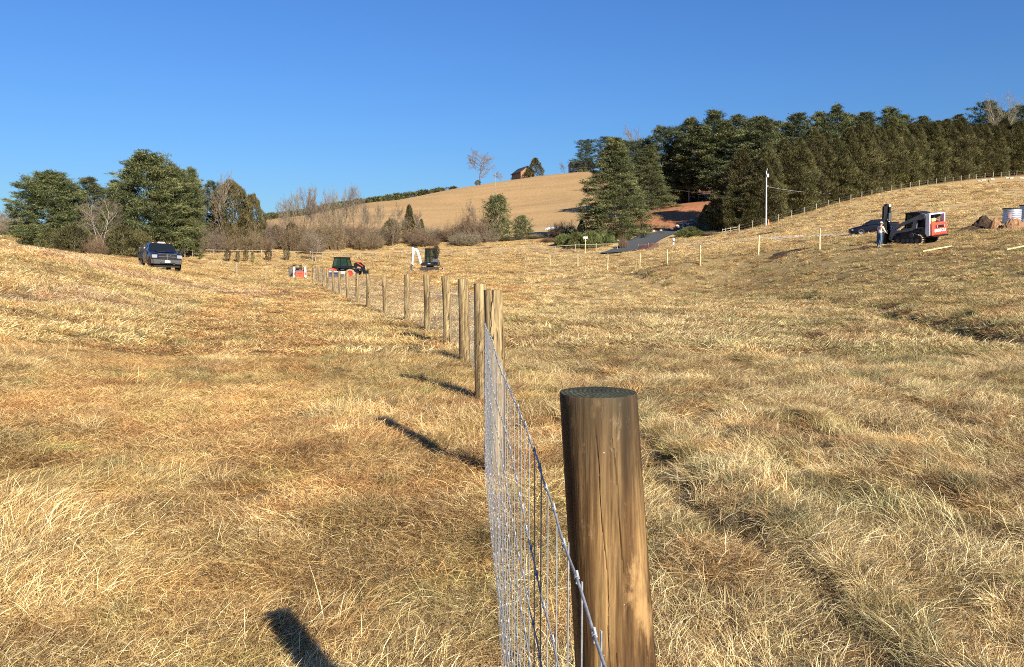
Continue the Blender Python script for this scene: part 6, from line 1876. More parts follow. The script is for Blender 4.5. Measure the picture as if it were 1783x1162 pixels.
# ---- pickup truck
def pickup():
    yaw = R(213)
    x, y, z = on(278, 469, 58)
    rot, zz = seat_tilt((x, y, z), yaw, 1.2, 1.9)
    root = empty('pickup_truck', (x, y, zz + 0.0), rot, 'dark blue pickup truck with a chrome bumper parked on the left rise', 'truck')
    root.rotation_euler.rotate_axis('Y', R(4))
    NVY = paint('navy_paint', (0.006, 0.009, 0.034), 0.38, 0.0, dirt=0.05, coat=0.35)
    def loop(w, z0, z1, yy, tuck=0.05):
        return [(-w + tuck, yy, z0), (w - tuck, yy, z0), (w, yy, z0 + (z1 - z0) * 0.35), (w, yy, z0 + (z1 - z0) * 0.7), (w - 0.07, yy, z1), (-w + 0.07, yy, z1), (-w, yy, z0 + (z1 - z0) * 0.7), (-w, yy, z0 + (z1 - z0) * 0.35)]
    b = MB()
    loft(b, [loop(0.90, 0.60, 1.12, 2.80), loop(0.97, 0.50, 1.20, 2.70), loop(1.0, 0.48, 1.27, 2.2), loop(1.0, 0.48, 1.32, 1.25), loop(1.0, 0.48, 1.34, -0.95)])
    # openings for the front wheels are dark liners set proud of the body side
    body = b.build('body', NVY, root, smooth=True, bevel=0.02)
    MB().prism([(2.25, 1.27), (1.25, 1.33), (1.25, 1.40), (1.75, 1.375), (2.3, 1.31)], -0.55, 0.55).build('bonnet', NVY, root, bevel=0.02)
    # cab greenhouse
    cb = MB(); loft(cb, [[(-0.92, 1.25, 1.32), (0.92, 1.25, 1.32), (0.92, -0.95, 1.34), (-0.92, -0.95, 1.34)], [(-0.72, 0.55, 1.88), (0.72, 0.55, 1.88), (0.74, -0.80, 1.90), (-0.74, -0.80, 1.90)], [(-0.66, 0.45, 1.94), (0.66, 0.45, 1.94), (0.68, -0.72, 1.95), (-0.68, -0.72, 1.95)]])
    cb.build('cab', NVY, root, bevel=0.03)
    def quad(nm, pts, mat, off=0.012):
        a, b_, c, d = [Vector(p) for p in pts]
        nrm = (b_ - a).cross(d - a).normalized() * off
        MB().add([a + nrm, b_ + nrm, c + nrm, d + nrm, a - nrm, b_ - nrm, c - nrm, d - nrm], [(0, 1, 2, 3), (7, 6, 5, 4), (0, 4, 5, 1), (1, 5, 6, 2), (2, 6, 7, 3), (3, 7, 4, 0)]).build(nm, mat, root)
    quad('windscreen', [(-0.82, 1.17, 1.385), (0.82, 1.17, 1.385), (0.67, 0.60, 1.845), (-0.67, 0.60, 1.845)], TGL, 0.02)
    for s in (-1, 1):
        quad('side_window', [(s * 0.915, 0.95, 1.39), (s * 0.915, 0.10, 1.39), (s * 0.765, 0.10, 1.84), (s * 0.765, 0.52, 1.84)], TGL, 0.015)
        quad('side_window', [(s * 0.915, 0.02, 1.39), (s * 0.915, -0.82, 1.39), (s * 0.765, -0.74, 1.84), (s * 0.765, 0.02, 1.84)], TGL, 0.015)
        d = MB().box((s * 1.005, 0.35, 0.95), (0.03, 1.15, 0.70)).build('door', NVY, root, bevel=0.02)
        MB().box((s * 1.03, -0.08, 1.10), (0.03, 0.16, 0.04)).build('handle', BLK, d)
        # tow mirror
        m = MB().bar((s * 0.95, 0.95, 1.36), (s * 1.22, 0.93, 1.40), 0.05).build('mirror', BLK, root)
        MB().box((s * 1.32, 0.93, 1.42), (0.20, 0.10, 0.34)).build('mirror_head', BLK, m, bevel=0.02)
        MB().lathe([(0.44, -0.02), (0.50, 0.0), (0.44, 0.02)], (0, 0, 0), 24, 'x').build('wheel_arch', BLK, root, loc=(s * 0.995, 1.95, 0.52))
        wheel(root, (s * 0.86, 1.95, 0.41), 0.41, 0.28, RUB, STL)
        wheel(root, (s * 0.90, -1.75, 0.41), 0.41, 0.26, RUB, STL)
        # lamps
        h = MB().box((s * 0.78, 2.80, 1.00), (0.30, 0.12, 0.22), (0, 0, -s * 0.25)).build('headlight', LGT, root, bevel=0.02)
        MB().box((s * 0.93, 2.74, 1.0), (0.06, 0.14, 0.2)).build('indicator', AMB, h)
    g = MB().box((0, 2.84, 0.98), (1.10, 0.06, 0.36)).build('grille', BLK, root, bevel=0.02)
    cr = MB().box((0, 2.885, 0.98), (1.12, 0.03, 0.05)).box((0, 2.885, 0.98), (0.05, 0.035, 0.36)).box((0, 2.88, 1.175), (1.2, 0.03, 0.035)).box((-0.2, 2.90, 1.06), (0.10, 0.02, 0.05)).box((0, 2.90, 1.06), (0.12, 0.02, 0.10))
    cr.build('grille_bar', CHR, g)
    bp = MB(); loft(bp, [[(-1.0, 2.62, 0.50), (-1.0, 2.62, 0.80), (-1.0, 2.75, 0.80), (-1.0, 2.75, 0.50)], [(-0.85, 2.85, 0.48), (-0.85, 2.85, 0.82), (-0.85, 3.0, 0.78), (-0.85, 3.0, 0.50)],
                         [(0.85, 2.85, 0.48), (0.85, 2.85, 0.82), (0.85, 3.0, 0.78), (0.85, 3.0, 0.50)], [(1.0, 2.62, 0.50), (1.0, 2.62, 0.80), (1.0, 2.75, 0.80), (1.0, 2.75, 0.50)]])
    bo = bp.build('bumper', CHR, root, smooth=True)
    MB().box((0, 3.01, 0.66), (0.34, 0.02, 0.13)).build('number_plate', WHT, bo)
    MB().box((0, 2.99, 0.54), (1.0, 0.04, 0.07)).build('air_slot', BLK, bo)
    MB().box((0, 2.6, 0.36), (1.7, 0.4, 0.2)).build('air_dam', BLK, root)
    # roof lights
    MB().box((-0.05, 0.25, 1.985), (0.46, 0.22, 0.10)).build('roof_beacon', paint('beacon_white', (0.85, 0.83, 0.78), 0.3), root, bevel=0.02)
    for k in (-0.55, -0.25, 0.25, 0.55): MB().box((k, 0.50, 1.955), (0.08, 0.07, 0.035)).build('marker_lamp', AMB, root)
    # work bed with a side box
    bd = MB().box((0, -2.05, 0.86), (2.0, 2.15, 0.10)).box((0, -2.05, 0.72), (1.0, 2.2, 0.18))
    bed = bd.build('bed', DGR, root, bevel=0.01)
    rk = MB()
    for s in (-1, 1):
        for yy in (-1.03, -2.05, -3.05): rk.bar((s * 0.96, yy, 0.9), (s * 0.96, yy, 1.85 if yy > -1.5 else 1.30), 0.06)
        rk.bar((s * 0.96, -1.03, 1.28), (s * 0.96, -3.08, 1.28), 0.06)
    rk.bar((-0.96, -1.03, 1.85), (0.96, -1.03, 1.85), 0.06).bar((-0.96, -1.03, 1.45), (0.96, -1.03, 1.45), 0.05)
    rk.build('bed_rail', BLK, root)
    MB().box((0, -3.14, 0.75), (1.9, 0.08, 0.22)).build('rear_bumper', DGR, root)
    MB().box((0, 0, 0.45), (0.9, 5.2, 0.16)).build('chassis', BLK, root)
    # what it carries
    def load(nm, c, d, mat, lab, cat, lidm=None):
        p = root.matrix_basis @ Vector(c)
        e = empty(nm, p, root.rotation_euler, lab, cat)
        MB().box((0, 0, d[2] / 2), d).build('body', mat, e, bevel=0.02)
        if lidm: MB().box((0, 0, d[2] + 0.03), (d[0] + 0.03, d[1] + 0.03, 0.06)).build('lid', lidm, e, bevel=0.01)
        return e
    bpy.context.view_layer.update()
    load('tool_box', (0.66, -2.75, 0.92), (0.55, 0.62, 0.62), MGR, 'grey tool box at the tail of the blue pickup', 'tool box', WHT)
    load('timber_crate', (0.62, -2.0, 0.92), (0.60, 0.70, 0.46), paint('crate_tan', (0.62, 0.36, 0.17), 0.7), 'tan wooden crate on the bed of the blue pickup', 'crate', WHT)
    load('fuel_can', (0.66, -1.45, 0.92), (0.36, 0.30, 0.66), RED, 'red fuel can behind the cab of the blue pickup', 'fuel can', paint('can_cap', (0.8, 0.7, 0.5), 0.5))
pickup()

# ---- compact track loader with a post driver
def track_loader():
    yaw = R(27)
    x, y, z = on(1597, 428, 56)
    rot, zz = seat_tilt((x, y, z), yaw, 0.9, 1.2)
    root = empty('track_loader', (x, y, zz), rot, 'grey track loader with a red tailgate and white rear frame at the right', 'loader')
    # crawlers
    for s in (-1, 1):
        pr = []
        for k in range(9):
            t = -math.pi / 2 - math.pi * k / 8; pr.append((-0.75 + 0.30 * math.cos(t), 0.30 + 0.30 * math.sin(t)))
        pr += [(-0.45, 0.74), (-0.15, 0.74)]
        for k in range(7):
            t = math.pi / 2 - math.pi * k / 6; pr.append((0.82 + 0.26 * math.cos(t), 0.26 + 0.26 * math.sin(t)))
        tr = MB().prism(pr, s * 0.62, s * 0.98).build('track', RUB, root, smooth=True)
        lug = MB()
        for k in range(18):
            lug.box((s * 0.80, -0.75 + 1.6 * k / 17, 0.0), (0.36, 0.035, 0.05))
        for k in range(9):
            t = math.pi / 2 + math.pi * k / 8
            lug.box((s * 0.80, -0.76 + 0.31 * math.cos(t), 0.31 + 0.31 * math.sin(t)), (0.36, 0.05, 0.05), (t, 0, 0))
        lug.build('tread', MUD, tr)
        wl = MB()
        for yy in (-0.7, -0.35, 0.0, 0.35, 0.78): wl.cyl((s * 0.985, yy, 0.22), (s * 1.005, yy, 0.22), 0.15, n=14)
        wl.cyl((s * 0.985, -0.30, 0.58), (s * 1.01, -0.30, 0.58), 0.17, n=14)
        wl.build('roller', DGR, tr)
    MB().prism([(-1.35, 0.42), (0.75, 0.42), (0.95, 0.75), (0.80, 1.02), (-1.35, 1.12)], -0.60, 0.60).build('body', DGR, root, bevel=0.02)
    # rear: white frame, red gate
    f = MB()
    for s in (-1, 1):
        f.prism([(-1.52, 0.56), (-1.30, 0.50), (-1.18, 0.70), (-1.20, 1.92), (-1.32, 2.02), (-1.50, 2.02)], s * 0.71, s * 0.80)
    f.box((0, -1.40, 1.98), (1.42, 0.18, 0.085))
    f.build('rear_frame', WHT, root, bevel=0.02)
    tg = MB(); loft(tg, [[(-0.70, -1.40, 0.52), (0.70, -1.40, 0.52), (0.70, -1.40, 1.42), (-0.70, -1.40, 1.42)], [(-0.76, -1.66, 0.55), (0.76, -1.66, 0.55), (0.76, -1.62, 1.38), (-0.76, -1.62, 1.38)], [(-0.60, -1.72, 0.64), (0.60, -1.72, 0.64), (0.60, -1.66, 1.30), (-0.60, -1.66, 1.30)]])
    tgo = tg.build('tailgate', RED, root, bevel=0.02)
    MB().box((0, -1.71, 1.14), (0.86, 0.05, 0.16)).build('grille', BLK, tgo)
    for s in (-1, 1): MB().box((s * 0.36, -1.745, 1.14), (0.12, 0.03, 0.15)).build('tail_lamp', LGT, tgo)
    txt = bpy.data.curves.new('lettering', 'FONT'); txt.body = 'BOBCAT'; txt.size = 0.25; txt.extrude = 0.006; txt.align_x = 'CENTER'; txt.align_y = 'CENTER'; txt.offset = 0.006
    txt.materials.append(WHT)
    tmp = bpy.data.objects.new('lettering_curve', txt); COL.objects.link(tmp)
    bpy.context.view_layer.update()
    tme = bpy.data.meshes.new_from_object(tmp.evaluated_get(bpy.context.evaluated_depsgraph_get()))
    bpy.data.objects.remove(tmp)
    to = link('lettering', tme, WHT, tgo)
    to.location = (0.08, -1.725, 0.86); to.rotation_euler = (R(90), 0, 0)
    MB().box((-0.50, -1.715, 0.87), (0.17, 0.02, 0.17)).box((-0.50, -1.715, 0.80), (0.09, 0.025, 0.08)).build('emblem', WHT, tgo)
    MB().box((0, -1.60, 0.50), (1.5, 0.3, 0.10)).build('bumper', BLK, root)
    MB().prism([(-1.38, 1.12), (-0.55, 1.12), (-0.62, 1.62), (-1.10, 1.50), (-1.38, 1.42)], -0.50, 0.50).build('engine_cover', BLK, root, bevel=0.02)
    MB().cyl((0.25, -1.05, 1.5), (0.25, -1.05, 1.80), 0.07, n=10).build('exhaust', DGR, root)
    MB().box((-0.15, -1.25, 1.56), (0.45, 0.20, 0.22)).build('air_cleaner', paint('filter_orange', (0.75, 0.40, 0.18), 0.5), root, bevel=0.02)
    # cab
    c = MB()
    for s in (-1, 1):
        c.bar((s * 0.44, 0.62, 0.95), (s * 0.44, 0.50, 2.02), 0.09).bar((s * 0.44, -0.50, 1.1), (s * 0.42, -0.50, 2.0), 0.09).bar((s * 0.44, 0.52, 2.02), (s * 0.42, -0.55, 2.02), 0.09)
        c.bar((s * 0.44, 0.05, 1.05), (s * 0.44, 0.02, 2.0), 0.06)
    c.bar((-0.44, 0.62, 1.0), (0.44, 0.62, 1.0), 0.09)
    cab = c.build('cab', BLK, root)
    MB().prism([(0.62, 2.0), (0.55, 2.10), (-0.20, 2.14), (-0.62, 2.06), (-0.70, 1.80), (-0.60, 1.98)], -0.50, 0.50).build('roof', BLK, cab, bevel=0.02)
    for s in (-1, 1):
        MB().box((s * 0.445, 0.28, 1.55), (0.015, 0.40, 0.85)).build('side_window', GGL, cab)
        MB().box((s * 0.445, -0.25, 1.58), (0.015, 0.42, 0.80)).build('side_window', TGL, cab)
    MB().box((0, 0.56, 1.5), (0.80, 0.015, 0.95), (R(6), 0, 0)).build('front_door', GGL, cab)
    MB().box((0, -0.55, 1.75), (0.80, 0.02, 0.40)).build('rear_window', TGL, cab)
    MB().box((0, -0.25, 1.15), (0.5, 0.5, 0.16)).box((0, -0.45, 1.45), (0.48, 0.14, 0.6)).build('seat', BLK, cab, bevel=0.03)
    # lift arms: broad curved plates from the rear tower down to the front
    for s in (-1, 1):
        pr = [(-1.22, 1.98), (-0.95, 2.02), (-0.55, 1.86), (0.55, 1.42), (1.18, 1.16), (1.42, 0.86), (1.60, 0.30), (1.42, 0.22), (1.20, 0.62), (0.98, 0.84), (0.45, 0.95), (-0.20, 1.02), (-0.55, 1.10), (-0.80, 1.45), (-1.15, 1.70)]
        # window in the arm: build the arm as upper beam, lower beam and front leg
        up_ = [(-1.22, 2.00), (-0.95, 2.04), (-0.55, 1.88), (0.60, 1.44), (1.18, 1.18), (1.12, 1.02), (0.55, 1.22), (-0.55, 1.62), (-0.85, 1.62), (-1.18, 1.78)]
        lo_ = [(-0.55, 1.62), (-0.30, 1.52), (-0.22, 1.12), (0.35, 0.98), (0.95, 0.90), (1.12, 1.02), (1.18, 1.18), (1.44, 0.90), (1.62, 0.28), (1.40, 0.22), (1.18, 0.62), (0.92, 0.74), (0.30, 0.80), (-0.30, 0.92), (-0.50, 1.05)]
        a = MB().prism(up_, s * 0.70, s * 0.86).build('lift_arm', MGR, root, bevel=0.012)
        MB().prism(lo_, s * 0.695, s * 0.855).build('arm_plate', MGR, a, bevel=0.012)
        MB().cyl((s * 0.90, -1.0, 1.9), (s * 0.60, -1.0, 1.9), 0.08, n=12).cyl((s * 0.90, 1.50, 0.42), (s * 0.6, 1.50, 0.42), 0.07, n=12).build('pivot', DGR, a)
        MB().cyl((s * 0.63, -0.75, 0.85), (s * 0.63, -0.10, 1.30), 0.055, n=12).cyl((s * 0.63, -0.10, 1.30), (s * 0.63, 0.35, 1.25), 0.03, n=12).build('lift_cylinder', BLK, a)
    MB().bar((-0.7, 1.32, 0.62), (0.7, 1.32, 0.62), 0.16).build('cross_bar', MGR, root)
    for s in (-1, 1):
        MB().cyl((s * 0.35, 1.30, 1.0), (s * 0.38, 1.66, 0.55), 0.045, n=10).build('tilt_cylinder', BLK, root)
        MB().box((s * 0.30, 0.60, 2.02), (0.14, 0.08, 0.09)).build('work_lamp', LGT, root)
    MB().box((0, 1.72, 0.50), (1.1, 0.10, 0.55)).box((0, 1.66, 0.24), (1.1, 0.2, 0.08)).build('quick_coupler', DGR, root, bevel=0.01)
    # coupled frame carrying the driver
    fr = MB()
    fr.box((-0.25, 1.86, 0.55), (1.1, 0.12, 0.75)).bar((-0.55, 1.9, 0.45), (-0.95, 2.45, 0.45), 0.12).bar((-0.15, 1.9, 0.7), (-0.95, 2.45, 0.75), 0.10).bar((-0.95, 2.40, 0.15), (-0.95, 2.40, 1.2), 0.14)
    fr.cyl((-0.4, 1.95, 1.0), (-0.9, 2.35, 1.25), 0.05, n=10)
    fr.build('driver_frame', BLK, root, bevel=0.01)
    hs_ = MB()
    for k in range(5):
        hs_.tube([(-0.2 + k * 0.1, 1.6, 0.7), (-0.35 + k * 0.08, 1.9, 1.15 - k * 0.07), (-0.65, 2.2, 0.9 + k * 0.08), (-0.85, 2.4, 0.7 + k * 0.12)], 0.022, 6)
    hs_.build('hose', BLK, root)
    mm = root.matrix_basis.copy()
    # upright mast: keeps plumb whatever the ground does
    return root
tl = track_loader()
bpy.context.view_layer.update()
def post_driver():
    x, y, z = on(1540.5, 432, 57.3)
    root = empty('post_driver', (x, y, z), (0, 0, R(20)), 'tall black post driver mast held upright beside the man', 'post driver')
    H = EYE + (HORIZON - 357.5) / FPX * 57.3 - z
    m = MB()
    for s in (-0.15, 0.15): m.box((s + 0.10, 0.0, H / 2 - 0.05), (0.12, 0.24, H - 0.1))
    m.box((0.10, 0.09, H / 2), (0.30, 0.04, H - 0.2)).box((0.10, 0, H - 0.05), (0.36, 0.24, 0.12))
    m.build('mast', BLK, root, bevel=0.01)
    MB().box((-0.20, -0.02, H * 0.55), (0.17, 0.18, H * 0.80)).build('side_rail', BLK, root, bevel=0.01)
    MB().box((0.18, -0.13, H - 0.10), (0.15, 0.03, 0.17)).build('decal', WHT, root)
    MB().box((0.17, -0.13, H * 0.60), (0.11, 0.03, 0.26)).build('decal', WHT, root)
    MB().box((0.10, -0.16, H * 0.68), (0.26, 0.28, 0.5)).box((-0.02, -0.16, H * 0.60), (0.22, 0.20, 0.12)).build('hammer', DGR, root, bevel=0.02)
    MB().box((0.05, 0.02, 0.14), (0.62, 0.42, 0.18)).cyl((-0.13, -0.12, 0.0), (-0.13, -0.12, 0.55), 0.13, n=14).build('base', BLK, root, bevel=0.02)
    mb = MB()
    for k in range(4): mb.tube([(0.28, 0.1, 0.5 + 0.25 * k), (0.45, 0.15, 0.9 - 0.1 * k), (0.55 + 0.05 * k, 0.1, 0.35 + 0.1 * k), (0.72, 0.1, 0.55 + 0.12 * k)], 0.024, 6)
    mb.build('hose', BLK, root)
    MB().cyl((0.35, -0.1, 0.9), (0.50, -0.1, 1.15), 0.10, n=12).box((0.42, -0.1, 0.55), (0.22, 0.2, 0.25)).build('valve_block', STL, root, bevel=0.02)
    # the post it is driving
    e = post_mesh('timber_post', 0.055, 2.25, MAT['post_new'], 5, 14, False, (0, 0))
    o = link('timber_post', e); o.location = (x - 0.20, y - 0.12, hz(x - 0.2, y - 0.12) + 0.15)
    put(o, 'pale post held upright in the black post driver', 'post')
post_driver()

# ---- sedan
def sedan():
    yaw = R(90 - 12)
    x, y, z = on(1522, 407.5, 84)
    rot, zz = seat_tilt((x, y, z), yaw, 0.8, 1.4)
    root = empty('parked_car', (x, y, zz), rot, 'dark blue saloon car parked behind the post driver', 'car')
    NV = paint('deep_blue_paint', (0.003, 0.004, 0.013), 0.45, 0.0, dirt=0.02, coat=0.1)
    def lp(yy, w, z0, z1): return [(-w * 0.93, yy, z0), (w * 0.93, yy, z0), (w, yy, z0 + 0.22), (w * 0.98, yy, z1 - 0.08), (w * 0.86, yy, z1), (-w * 0.86, yy, z1), (-w * 0.98, yy, z1 - 0.08), (-w, yy, z0 + 0.22)]
    b = MB(); loft(b, [lp(2.36, 0.66, 0.30, 0.60), lp(2.22, 0.84, 0.22, 0.72), lp(1.6, 0.92, 0.2, 0.86), lp(0.9, 0.93, 0.2, 0.96), lp(-1.3, 0.93, 0.2, 1.00), lp(-2.1, 0.89, 0.25, 0.98), lp(-2.34, 0.78, 0.35, 0.86)])
    b.build('body', NV, root, smooth=True)
    c = MB(); loft(c, [[(-0.80, 1.05, 0.93), (0.80, 1.05, 0.93), (0.80, -1.75, 0.98), (-0.80, -1.75, 0.98)], [(-0.66, 0.45, 1.28), (0.66, 0.45, 1.28), (0.66, -1.10, 1.30), (-0.66, -1.10, 1.30)], [(-0.56, 0.10, 1.42), (0.56, 0.10, 1.42), (0.56, -0.70, 1.42), (-0.56, -0.70, 1.42)]])
    c.build('roof', NV, root, smooth=True, bevel=0.04)
    for s in (-1, 1):
        MB().add([(s * 0.80, 0.78, 0.99), (s * 0.80, -0.28, 1.0), (s * 0.685, -0.28, 1.29), (s * 0.70, 0.40, 1.26), (s * 0.77, 0.78, 0.99), (s * 0.77, -0.28, 1.0), (s * 0.655, -0.28, 1.29), (s * 0.67, 0.40, 1.26)], [(0, 1, 2, 3), (7, 6, 5, 4), (0, 4, 5, 1), (2, 6, 7, 3)]).build('side_window', TGL, root)
        MB().add([(s * 0.80, -0.34, 1.0), (s * 0.80, -1.35, 1.02), (s * 0.69, -1.05, 1.29), (s * 0.685, -0.34, 1.29), (s * 0.77, -0.34, 1.0), (s * 0.77, -1.35, 1.02), (s * 0.66, -1.05, 1.29), (s * 0.655, -0.34, 1.29)], [(0, 1, 2, 3), (7, 6, 5, 4), (0, 4, 5, 1), (2, 6, 7, 3)]).build('side_window', TGL, root)
        wheel(root, (s * 0.82, 1.42, 0.33), 0.33, 0.22, RUB, MGR); wheel(root, (s * 0.82, -1.40, 0.33), 0.33, 0.22, RUB, MGR)
        MB().box((s * 0.70, 2.24, 0.62), (0.30, 0.16, 0.12)).build('headlight', LGT, root, bevel=0.02)
        MB().box((s * 0.72, -2.26, 0.80), (0.26, 0.12, 0.14)).build('tail_light', paint('tail_red', (0.45, 0.02, 0.02), 0.25), root, bevel=0.02)
        MB().box((s * 0.98, 0.72, 1.02), (0.16, 0.10, 0.12)).build('mirror', NV, root, bevel=0.02)
        MB().box((s * 0.935, 0.05, 0.80), (0.02, 0.14, 0.03)).box((s * 0.935, -0.95, 0.82), (0.02, 0.14, 0.03)).build('door_handle', CHR, root)
    MB().add([(-0.70, 0.99, 0.985), (0.70, 0.99, 0.985), (0.62, 0.48, 1.285), (-0.62, 0.48, 1.285), (-0.70, 0.94, 0.97), (0.70, 0.94, 0.97), (0.62, 0.43, 1.27), (-0.62, 0.43, 1.27)], [(0, 1, 2, 3), (7, 6, 5, 4), (0, 4, 5, 1), (2, 6, 7, 3)]).build('windscreen', TGL, root)
sedan()

# ---- mini excavator, facing left
XGL = glass_mat('smoked_glass', (0.012, 0.02, 0.016), 0.05, 0.45)
def excavator():
    x, y, z = on(749, 472, 90)
    root = empty('mini_excavator', (x, y, z), (0, 0, R(88)), 'small white excavator with a black cab and folded boom', 'excavator')
    for s in (-1, 1):
        pr = []
        for k in range(7):
            t = -math.pi / 2 - math.pi * k / 6; pr.append((-0.85 + 0.21 * math.cos(t), 0.21 + 0.21 * math.sin(t)))
        for k in range(7):
            t = math.pi / 2 - math.pi * k / 6; pr.append((0.85 + 0.21 * math.cos(t), 0.21 + 0.21 * math.sin(t)))
        MB().prism(pr, s * 0.50, s * 0.85).build('track', RUB, root, smooth=True)
    MB().box((0, 0, 0.34), (1.1, 0.9, 0.26)).cyl((0, 0, 0.45), (0, 0, 0.60), 0.42, n=20).build('undercarriage', BLK, root)
    # blade behind, brown with mud
    b = MB(); b.bar((-0.35, -0.9, 0.25), (-0.35, -1.55, 0.30), 0.10).bar((0.35, -0.9, 0.25), (0.35, -1.55, 0.30), 0.10)
    b.prism([(-1.60, 0.12), (-1.52, 0.12), (-1.58, 0.28), (-1.52, 0.46), (-1.62, 0.46), (-1.68, 0.28)], -0.88, 0.88)
    b.build('dozer_blade', MUD, root)
    MB().prism([(-0.98, 0.62), (-0.90, 0.58), (0.85, 0.58), (0.90, 0.72), (0.85, 0.92), (0.35, 1.0), (-0.90, 1.05), (-1.02, 0.95)], -0.80, 0.80).build('body', BLK, root, bevel=0.04)
    MB().prism([(-1.04, 0.70), (-0.98, 0.66), (-0.35, 0.66), (-0.35, 1.32), (-0.80, 1.34), (-1.02, 1.20)], -0.80, 0.25).build('counterweight', DGR, root, bevel=0.05)
    MB().box((0.81, -0.1, 0.82), (0.02, 0.45, 0.12)).box((0.81, -0.72, 0.80), (0.02, 0.14, 0.14)).build('decal', WHT, root)
    cb = MB()
    X0, X1, Y0, Y1 = -0.22, 0.74, -0.72, 0.56
    for xx in (X0, X1):
        cb.bar((xx, Y1, 0.95), (xx, Y1 - 0.08, 2.42), 0.08).bar((xx, Y0, 0.95), (xx, Y0 + 0.04, 2.42), 0.10).bar((xx, -0.02, 0.95), (xx, -0.02, 2.42), 0.07).bar((xx, Y1 - 0.06, 2.42), (xx, Y0, 2.42), 0.08)
    for yy in (Y1 - 0.04, Y0): cb.bar((X0, yy, 2.42), (X1, yy, 2.42), 0.08).bar((X0, yy, 1.0), (X1, yy, 1.0), 0.08)
    cab = cb.build('cab', BLK, root)
    MB().box((0.26, -0.10, 2.48), (1.08, 1.30, 0.08)).build('roof', BLK, cab, bevel=0.03)
    MB().box((X1, 0.25, 1.7), (0.012, 0.48, 1.35)).box((X1, -0.36, 1.75), (0.012, 0.58, 1.2)).build('side_window', XGL, cab)
    MB().box((X0, 0.25, 1.7), (0.012, 0.48, 1.35)).build('side_window', XGL, cab)
    MB().box((0.26, Y1 - 0.02, 1.75), (0.88, 0.012, 1.3)).build('windscreen', XGL, cab)
    MB().box((0.26, -0.42, 1.25), (0.5, 0.5, 0.14)).box((0.26, -0.62, 1.60), (0.5, 0.14, 0.7)).build('seat', BLK, cab, bevel=0.03)
    MB().box((0.0, 0.25, 1.3), (0.1, 0.2, 0.4)).cyl((0.5, 0.3, 1.0), (0.5, 0.33, 1.35), 0.03, n=8).build('control_lever', WHT, cab)
    # boom: from the nose, up and forward, then the arm straight down to the bucket
    bx = -0.42
    bm = MB().prism([(0.850, 0.72), (0.970, 0.66), (1.108, 1.05), (1.372, 2.05), (1.570, 2.38), (1.528, 2.56), (1.390, 2.52), (1.210, 2.22), (0.970, 1.45)], bx - 0.13, bx + 0.13).build('boom', WHT, root, bevel=0.015)
    MB().cyl((bx, 0.910, 0.62), (bx, 1.120, 1.35), 0.075, n=12).cyl((bx, 1.120, 1.35), (bx, 1.252, 1.85), 0.04, n=10).build('boom_cylinder', BLK, bm)
    MB().cyl((bx, 1.312, 2.52), (bx, 1.630, 2.62), 0.06, n=12).cyl((bx, 1.630, 2.62), (bx, 1.852, 2.58), 0.035, n=10).build('arm_cylinder', BLK, bm)
    ar = MB().prism([(1.768, 2.60), (1.912, 2.62), (1.900, 2.30), (1.984, 0.80), (1.900, 0.66), (1.828, 0.74), (1.780, 1.6), (1.600, 2.20), (1.540, 2.44), (1.612, 2.50)], bx - 0.085, bx + 0.085).build('arm', WHT, root, bevel=0.012)
    MB().cyl((bx, 1.912, 2.25), (bx, 1.972, 1.55), 0.05, n=12).cyl((bx, 1.972, 1.55), (bx, 2.032, 1.0), 0.028, n=10).build('bucket_cylinder', DGR, ar)
    bk = MB().prism([(1.870, 0.72), (2.032, 0.78), (2.128, 0.52), (2.128, 0.22), (2.020, 0.02), (1.840, -0.02), (1.792, 0.06), (1.972, 0.12), (2.044, 0.30), (2.020, 0.52), (1.912, 0.60)], bx - 0.28, bx + 0.28)
    bk.build('bucket', DGR, root)
    MB().box((-0.84, 0, 0.8), (0.03, 0.3, 0.1)).build('lamp', LGT, root)
excavator()

